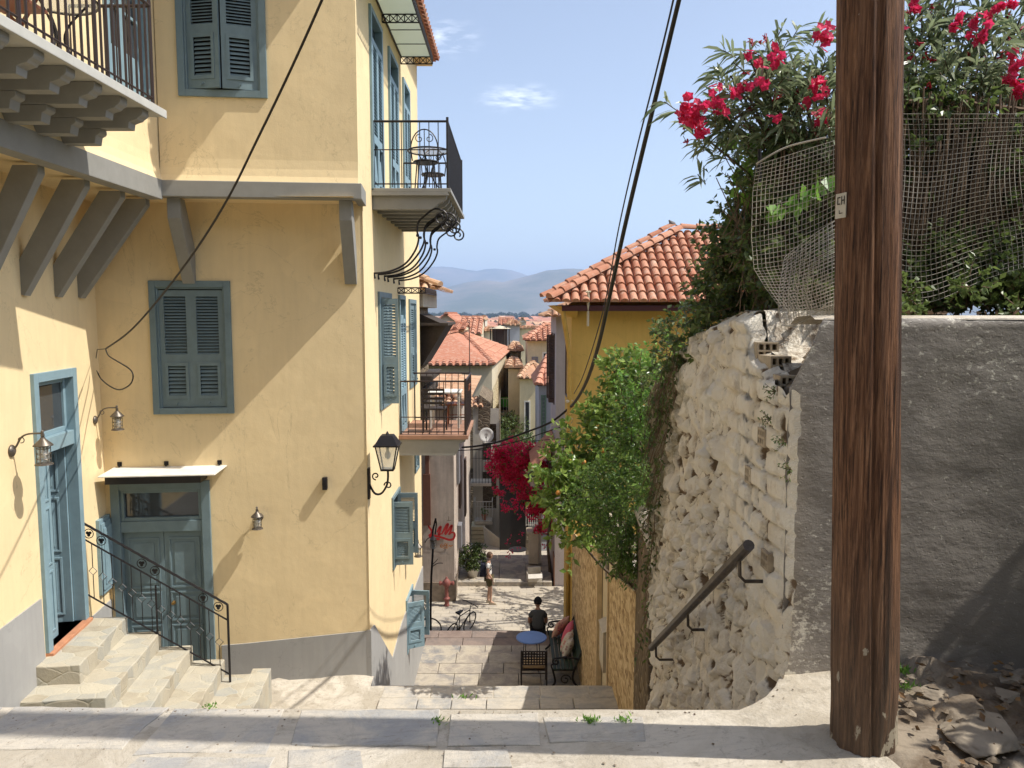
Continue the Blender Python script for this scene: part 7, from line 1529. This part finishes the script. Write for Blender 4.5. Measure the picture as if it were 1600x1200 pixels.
def head_mesh(parent, M, mat, sc=1.0, yaw=0):
    m = MB(); b = bmesh.new(); bmesh.ops.create_icosphere(b, subdivisions=4, radius=1)
    out = []
    for v in b.verts:
        x, y, z = v.co; X = x*.075; Y = y*.095; Z = z*.115
        if z < 0: X *= 1-.28*(-z); Y = Y*(1-.12*(-z))
        f_ = max(0, -y)       # face looks along -y
        nose = math.exp(-((x*1.0)/.16)**2-((z+.08)/.20)**2)*(.020 if y < -.3 else 0); Y -= nose
        brow = math.exp(-((z-.22)/.10)**2)*.004*f_; Y -= brow
        for ex in (-.38, .38): Y += math.exp(-((x-ex)/.18)**2-((z-.08)/.12)**2)*.010*f_
        Y -= math.exp(-(x/.3)**2-((z+.48)/.08)**2)*.006*f_-math.exp(-(x/.3)**2-((z+.40)/.03)**2)*.004*f_
        Y -= math.exp(-(x/.3)**2-((z+.82)/.15)**2)*.010*f_
        out.append((X, Y, Z))
    m.add(out, [tuple(v.index for v in f.verts) for f in b.faces]); b.free()
    for s in (-1, 1): m.lathe([(.0, -.008), (.022, -.006), (.026, 0), (.018, .007), (0, .005)], (s*.076, .005, -.005), 10, Matrix.Rotation(pi/2, 4, 'Y') @ Matrix.Scale(1.3, 4, (1, 0, 0)))
    return m.build('head', mat, parent, M, smooth=True)
def hair_cap(parent, M, mat, low=-.2, thick=.012, face=-.35):
    m = MB(); b = bmesh.new(); bmesh.ops.create_icosphere(b, subdivisions=4, radius=1)
    keep = [f for f in b.faces if not (f.calc_center_median().z < low or (f.calc_center_median().y < face and f.calc_center_median().z < .45))]
    m.add([(v.co.x*(.075+thick), v.co.y*(.095+thick)+.006, v.co.z*(.115+thick)+.004*noise.noise(v.co*9)) for v in b.verts], [tuple(v.index for v in f.verts) for f in keep]); b.free()
    return m.build('hair', mat, parent, M, smooth=True)
# seated man, seen from behind, on the terrace edge
sp_ = onZ(840, 984, -6.43); mn = thing('person', 'man in dark t-shirt and black cap sitting on the terrace edge, seen from behind', 'person', frame(sp_.x, 18.66, -6.43))
V = [(0, 0, .11), (0, .03, .28), (0, .06, .43), (0, .09, .54), (0, .115, .62), (0, .14, .70),           # pelvis..neck 0-5
     (.13, .08, .53), (.21, .13, .36), (.21, .13, .25), (.17, .33, .24), (.13, .42, .24),       # right arm: shoulder, mid, elbow, fore, wrist
     (-.13, .08, .53), (-.21, .13, .36), (-.21, .13, .25), (-.17, .33, .24), (-.13, .42, .24),
     (.10, .06, .10), (.15, .44, .13), (.14, .50, -.10), (.13, .47, -.34), (.13, .57, -.38),
     (-.10, .06, .10), (-.15, .44, .13), (-.14, .50, -.10), (-.13, .47, -.34), (-.13, .57, -.38)]
E_ = [(0, 1), (1, 2), (2, 3), (3, 4), (4, 5), (3, 6), (6, 7), (7, 8), (8, 9), (9, 10), (3, 11), (11, 12), (12, 13), (13, 14), (14, 15), (0, 16), (16, 17), (17, 18), (18, 19), (19, 20), (0, 21), (21, 22), (22, 23), (23, 24), (24, 25)]
Rr = [(.13, .11), (.14, .11), (.15, .11), (.11, .08), .048, .045, .065, .048, .042, .036, .026, .065, .048, .042, .036, .026, .09, .065, .055, .04, .035, .09, .065, .055, .04, .035]
hand(V, E_, Rr, 10, (-.6, .8, -.1), 1, .5); hand(V, E_, Rr, 15, (.6, .8, -.1), -1, .5)
skinned('body', V, E_, Rr, SKIN2, mn, None)
V = [(0, 0, .12), (0, .02, .26), (0, .05, .42), (0, .085, .53), (.13, .08, .535), (.205, .12, .40), (-.13, .08, .535), (-.205, .12, .40), (0, .108, .60)]; E_ = [(0, 1), (1, 2), (2, 3), (3, 4), (4, 5), (3, 6), (6, 7), (3, 8)]
skinned('t_shirt', V, E_, [(.165, .135), (.165, .13), (.175, .13), (.15, .105), .08, .068, .08, .068, .06], plain('dark_grey_cotton', (.075, .08, .085), .95, 0, .15, 20), mn, None)
V = [(0, 0, .10), (.10, .08, .11), (.15, .40, .13), (-.10, .08, .11), (-.15, .40, .13)]; skinned('trousers', V, [(0, 1), (1, 2), (0, 3), (3, 4)], [(.15, .11), .105, .08, .105, .08], plain('black_shorts', (.012, .012, .014), .9), mn, None)
for s in (-1, 1): m = MB(); m.hexa([(s*.13-.045, .42, -.46), (s*.13+.045, .42, -.46), (s*.13+.045, .69, -.46), (s*.13-.045, .69, -.46), (s*.13-.04, .43, -.36), (s*.13+.04, .43, -.36), (s*.13+.035, .67, -.41), (s*.13-.035, .67, -.41)]); m.build('shoe', IRON, mn, bevel=.02)
HM = W[mn.name] @ Matrix.Translation((0, .17, .765)) @ Matrix.Scale(1.14, 4) @ Matrix.Rotation(pi-.25, 4, 'Z') @ Matrix.Rotation(R_(14), 4, 'X')
head_mesh(mn, HM, SKIN2); hair_cap(mn, HM, plain('black_hair', (.012, .010, .010), .7), -.3, .006)
m = MB(); b = bmesh.new(); bmesh.ops.create_icosphere(b, subdivisions=3, radius=1); keep = [f for f in b.faces if f.calc_center_median().z > .12]; m.add([(v.co.x*.094, v.co.y*.114, v.co.z*.128) for v in b.verts], [tuple(v.index for v in f.verts) for f in keep]); b.free()
m.prism([(.07*cos(pi+pi*i/8)*1.0, -.08+.10*sin(pi+pi*i/8)) for i in range(9)], 'z', .018, .03); m.build('cap', plain('black_cap', (.010, .010, .012), .85), mn, HM, smooth=False)
# standing woman in profile, looking to the right
q = onZ(764, 940, -7.9); wm = thing('person', 'standing woman in white t-shirt and olive shorts with backpack, seen in profile', 'person', frame(q.x, 24.5, -7.9, 90))
# local -y is the way she faces (world +X)
V = [(0, 0, .92), (0, .01, 1.08), (0, .0, 1.22), (0, .01, 1.36), (0, .0, 1.44), (0, -.02, 1.50),
     (.16, .01, 1.36), (.19, .03, 1.12), (.17, -.04, .90), (.165, -.06, .84), (-.16, .01, 1.36), (-.19, .03, 1.12), (-.17, -.10, .92), (-.165, -.13, .85),
     (.09, 0, .86), (.09, -.02, .50), (.08, .03, .09), (.08, -.10, .04), (-.09, 0, .86), (-.10, -.07, .50), (-.09, -.06, .09), (-.09, -.19, .04)]
E_ = [(0, 1), (1, 2), (2, 3), (3, 4), (4, 5), (3, 6), (6, 7), (7, 8), (8, 9), (3, 10), (10, 11), (11, 12), (12, 13), (0, 14), (14, 15), (15, 16), (16, 17), (0, 18), (18, 19), (19, 20), (20, 21)]
Rr = [(.14, .11), (.11, .09), (.13, .10), (.11, .08), .05, .045, .055, .040, .030, .024, .055, .040, .030, .024, .09, .058, .036, .034, .09, .058, .036, .034]
hand(V, E_, Rr, 9, (0, -.2, -1), 1, .3); hand(V, E_, Rr, 13, (0, -.2, -1), -1, .3); skinned('body', V, E_, Rr, SKIN, wm, None)
V = [(0, 0, .95), (0, .01, 1.10), (0, .0, 1.24), (0, .01, 1.37), (.16, .01, 1.37), (.19, .02, 1.24), (-.16, .01, 1.37), (-.19, .02, 1.24)]; skinned('t_shirt', V, [(0, 1), (1, 2), (2, 3), (3, 4), (4, 5), (3, 6), (6, 7)], [(.155, .125), (.135, .11), (.145, .12), (.125, .095), .07, .062, .07, .062], plain('white_cotton', (.72, .70, .66), .95, 0, .06), wm, None)
V = [(0, 0, .93), (.09, 0, .84), (.095, -.01, .60), (-.09, 0, .84), (-.10, -.04, .60)]; skinned('shorts', V, [(0, 1), (1, 2), (0, 3), (3, 4)], [(.155, .125), .11, .098, .11, .098], plain('olive_cotton', (.10, .085, .035), .95, 0, .15, 20), wm, None)
for x, y in ((.08, 0), (-.09, -.09)): m = MB(); m.hexa([(x-.045, y-.17, 0), (x+.045, y-.17, 0), (x+.04, y+.09, 0), (x-.04, y+.09, 0), (x-.03, y-.13, .06), (x+.03, y-.13, .06), (x+.035, y+.08, .10), (x-.035, y+.08, .10)]); m.build('shoe', plain('beige_shoe', (.35, .28, .2), .8), wm, bevel=.015)
m = MB(); b = bmesh.new(); bmesh.ops.create_cube(b, size=1); bmesh.ops.subdivide_edges(b, edges=b.edges, cuts=4, use_grid_fill=True); m.add([(v.co.x*.28*(1-.2*abs(v.co.z)), .19+v.co.y*.17*(1-.35*v.co.z), 1.16+v.co.z*.42) for v in b.verts], [tuple(v.index for v in f.verts) for f in b.faces]); b.free()
m.tube([(.11, .12, 1.36), (.12, -.02, 1.42), (.11, -.12, 1.25), (.12, .08, 1.02)], .014, 5); m.tube([(-.11, .12, 1.36), (-.12, -.02, 1.42), (-.11, -.12, 1.25), (-.12, .08, 1.02)], .014, 5); tag(m.build('backpack', plain('navy_fabric', (.018, .022, .04), .9), None, W[wm.name], smooth=False, bevel=.03), 'dark navy backpack on the standing woman', 'backpack')
HM = W[wm.name] @ Matrix.Translation((0, -.04, 1.62)); head_mesh(wm, HM, SKIN); hair_cap(wm, HM, plain('brown_hair', (.10, .055, .03), .7, 0, .3, 40), -.45, .014)
m = MB(); m.box(-.075, -.105, .005, .075, -.095, .03); m.box(.068, -.1, .012, .074, .0, .02); m.box(-.074, -.1, .012, -.068, .0, .02); m.build('sunglasses', IRON, wm, HM)
# ------------------------------------------------------------------ town roofs, plain, trees, mountains
random.seed(51)
def at(px, py, Y): return onY(px, py, Y)
def town(label, px0, px1, pye, pyr, Y, depth, wm_, tm, base=-16, gable=False, name='town_house', wins=(), rk=(.3, .7)):
    a_ = at(px0, pye, Y); b_ = at(px1, pye, Y); zr = at(px0, pyr, Y+depth*.5).z; x0, x1 = a_.x, b_.x; wd = x1-x0
    if gable == 'front': foot = [(x1, Y), (x1, Y+depth), (x0, Y+depth), (x0, Y)]; rg = [((x0+x1)/2, Y, zr), ((x0+x1)/2, Y+depth, zr)]
    else: foot = [(x0, Y), (x1, Y), (x1, Y+depth), (x0, Y+depth)]; rg = [(x0+wd*rk[0], Y+depth*.5, zr), (x0+wd*rk[1], Y+depth*.5, zr)]
    return hip_house(label, name, foot, base, a_.z, rg, wm_, tm, .3, .5, .8, .2, 3, wins, None, gable)
town('beige house with broad low gable above the terracotta roof', 672, 722, 510, 491, 75, 14, CREAM, TILE_S, gable='front')
town('long steep red tiled roof behind the beige gable', 716, 752, 521, 497, 66, 10, CREAM, TILE, gable=True, rk=(0, 1))
town('low tiled roof strip with small chimney just above the broad roof', 650, 725, 514, 507, 52, 6, CREAM, TILE, gable=True, rk=(0, 1))
town('small cream gabled house at the edge of the plain', 749, 758, 500, 495, 110, 10, WHITEW, TILE_O, gable='front')
town('white flat terrace house with dark windows in mid town', 752, 774, 517, 513, 72, 8, WHITEW, TILE_O, wins=((0, .2, .4, -2.6, -1.2, None), (0, .6, .85, -2.6, -1.2, None)))
town('grey two-storey house with white trim behind the round pavilion', 792, 812, 508, 502, 85, 9, GREYB, TILE_O, wins=((0, .1, .3, -3.2, -1.4, None), (0, .5, .8, -3.2, -1.4, None)))
town('house with red tiled roof beyond the round pavilion', 778, 803, 507, 498, 95, 10, GREYB, TILE, gable=True, rk=(0, 1))
town('dusty stone house with crumbling tiles in the lane bend', 797, 814, 548, 537, 56, 8, STONE, TILE_O)
town('low house with faded tiles below the crumbling roof', 794, 812, 574, 562, 47, 7, CREAM, TILE_O)
town('cream house with pale awning roof right of the pavilion', 812, 842, 513, 511, 90, 12, CREAM2, TILE_O)
town('white gabled house far across the plain right of the lane', 812, 822, 503, 497, 160, 14, WHITEW, TILE_O, base=-19, gable='front')
pv = thing('roof_pavilion', 'small round rooftop pavilion with pale conical top in mid town', 'pavilion', frame(at(781, 525, 62).x, 62, at(781, 525, 62).z)); m = MB(); m.lathe([(.9, 0), (.02, .25)], (0, 0, .6), 14); m.build('cone_roof', CREAM, pv); m = MB(); m.box(-.6, -.5, -2.6, .6, .6, .7); m.build('dark_room', DKW, pv); m = MB(); [m.tube([(.75*cos(k*pi/3), .75*sin(k*pi/3), -1.2), (.75*cos(k*pi/3), .75*sin(k*pi/3), .65)], .05, 5) for k in range(6)]; m.build('posts', DKW, pv); m = MB(); m.box(-1.1, -.9, -4.6, 1.1, .9, -1.2); m.build('base', CREAM, pv)
# low houses on the plain
kinds = []
for wmt, tmt in ((WHITEW, TILE_S), (CREAM2, TILE), (WHITEW, TILE_O)):
    o = thing('plain_house', 'x', 'house', frame(0, 0, 0)); m = MB(); m.box(-5, -4, 0, 5, 4, 5.2); m.build('wall', wmt, o); m = MB(); m.prism([(-4.6, 5.0), (4.6, 5.0), (0, 7.4)], 'x', -5.5, 5.5); m.build('roof', tmt, o)
    m = MB(); [m.box(-4+2.2*k, -4.06, z, -2.9+2.2*k, -4, z+1.3) for k in range(4) for z in (1, 3.4)]; m.build('window', GLASS, o); kinds.append(o)
kinds_used = [False]*3; cnt = 0; vis = []
cols_ = ('white walled', 'cream walled', 'pale walled')
for row, (Y, n, jitter) in enumerate(((520, 14, 40), (680, 18, 50), (860, 22, 60), (1080, 26, 80), (1350, 28, 90), (1700, 28, 110), (2100, 24, 120))):
    for i in range(n):
        px = 655+205*(i+random.uniform(.1, .9))/n; y = Y+random.uniform(-jitter, jitter); p = onZ(px, 500, -22); x = (px-800)/FPX*y; k = random.randrange(3); M = Matrix.Translation((x, y, lerp(y, TERRZ))) @ Matrix.Rotation(random.uniform(-.9, .9), 4, 'Z') @ Matrix.Scale(random.uniform(.8, 1.35)*(1+Y/2600), 4)
        if not kinds_used[k]: o = kinds[k]; o.matrix_basis = M; kinds_used[k] = True
        else: o = copy_tree(kinds[k], M)
        o['label'] = 'low tile-roofed house among many similar ones on the distant plain'; o['group'] = 'distant low houses on the plain'
# trees on the plain
pt_ = []
FARL = plain('far_tree_leaves', (.045, .075, .03), .9, 0, .4, .4)
for kind in range(3):
    o = thing('plain_tree', 'x', 'tree', Matrix()); m = MB(); st = MB()
    if kind < 2:
        for q in range(420):
            d = rv(); p = Vector((d.x*5*(.6+.4*random.random()), d.y*5*(.6+.4*random.random()), 7+d.z*3.6*(.7+.3*random.random())+1.2*noise.noise(d*2))); leaf(m, p, rv(), 1.3, .6)
        st.tube([(0, 0, 0), (.2, 0, 5)], [.5, .3], 6)
    else:
        for q in range(260): z = random.random(); a_ = random.random()*6.28; r_ = 1.3*(1-z)**.5+.2; leaf(m, Vector((cos(a_)*r_, sin(a_)*r_, 1+z*15)), Vector((cos(a_)*.4, sin(a_)*.4, 1)), 1.4, .4)
        st.tube([(0, 0, 0), (0, 0, 3)], .3, 5)
    m.build('crown', FARL, o); st.build('trunk', BARK, o); pt_.append(o)
used = [False]*3; i = 0
for (Y, n, sc) in ((640, 7, .6), (1000, 10, .7), (2300, 34, 1.7), (2800, 36, 2.0), (3400, 36, 2.4)):
    for q in range(n):
        px = 650+215*(q+random.uniform(0, 1))/n; y = Y*random.uniform(.93, 1.07); x = (px-800)/FPX*y; k = 2 if random.random() < .1 else random.randrange(2); s_ = sc*random.uniform(.75, 1.25)
        M = Matrix.Translation((x, y, lerp(y, TERRZ)-.5)) @ Matrix.Rotation(random.random()*6, 4, 'Z') @ Matrix.Diagonal((s_*1.2, s_*1.2, s_, 1))
        if k == 2: M = M @ Matrix.Scale(.6, 4)
        if not used[k]: o = pt_[k]; o.matrix_basis = M; used[k] = True
        else: o = copy_tree(pt_[k], M)
        o['label'] = 'dark tree in the tree belt on the distant plain' if k < 2 else 'slender cypress in the tree belt on the distant plain'; o['group'] = 'trees on the distant plain' if k < 2 else 'cypresses on the distant plain'
# mountains
t = NT('mountain_scrub'); t.col(t.mixc(t.ramp(t.noise(.0012, 8, .7), [(.4, 0), (.65, 1)]), (.08, .095, .05), (.21, .18, .13))); MTN = t.set(.95)
def ridge(name, Y, prof, depth, seed, amp):
    m = MB(); nx, ny = 160, 26; vs = []; x0 = -.9*Y; x1 = .9*Y
    for j in range(ny+1):
        for i in range(nx+1):
            x = x0+(x1-x0)*i/nx; px = 800+x/Y*FPX; pk = lerp(px, prof); H = max(0, Y*math.tan(math.atan((600-pk)/1200)-PITCH)+CAM_H+22.5)
            v = j/ny; y = Y-depth*.5+depth*v; f_ = sin(pi*min(1, v*1.0))**1.3; n = noise.fractal(Vector((x/2600+seed, y/2600, seed)), 1, 2, 6)*amp*(.25+f_)*(1-.8*(1 if abs(v-.5) < .03 else 0))
            vs.append((x*(y/Y), y, -23+H*f_*(y/Y)+max(-20, n*f_)))
    m.add(vs, [(j*(nx+1)+i, j*(nx+1)+i+1, (j+1)*(nx+1)+i+1, (j+1)*(nx+1)+i) for j in range(ny) for i in range(nx)]); struct(name, m, MTN, True)
ridge('near_mountains', 8500, [(-2000, 470), (300, 468), (560, 474), (640, 472), (680, 452), (700, 447), (730, 440), (760, 438), (790, 443), (815, 438), (850, 431), (880, 429), (920, 432), (980, 445), (1100, 452), (1400, 440), (3000, 470)], 4200, 1, 120)
ridge('far_mountains', 13500, [(-2000, 460), (400, 450), (600, 434), (660, 426), (690, 424), (720, 426), (745, 429), (775, 427), (800, 429), (830, 437), (900, 440), (1200, 436), (3000, 460)], 5200, 5, 150)
# the air between here and the mountains
m = MB(); m.box(-16500, -60, -24.5, 16500, 16800, 900)
hm_ = bpy.data.materials.new('haze_air'); hm_.use_nodes = True; nt2 = hm_.node_tree; nt2.nodes.clear(); ou = nt2.nodes.new('ShaderNodeOutputMaterial'); pv_ = nt2.nodes.new('ShaderNodeVolumePrincipled'); pv_.inputs['Color'].default_value = (.50, .66, 1, 1); pv_.inputs['Density'].default_value = .00009; pv_.inputs['Anisotropy'].default_value = 0.1
nt2.links.new(pv_.outputs[0], ou.inputs['Volume'])
HAZE_ON = True
if HAZE_ON: tag(m.build('haze', hm_), 'pale haze in the air over the plain', 'haze', kind='stuff')
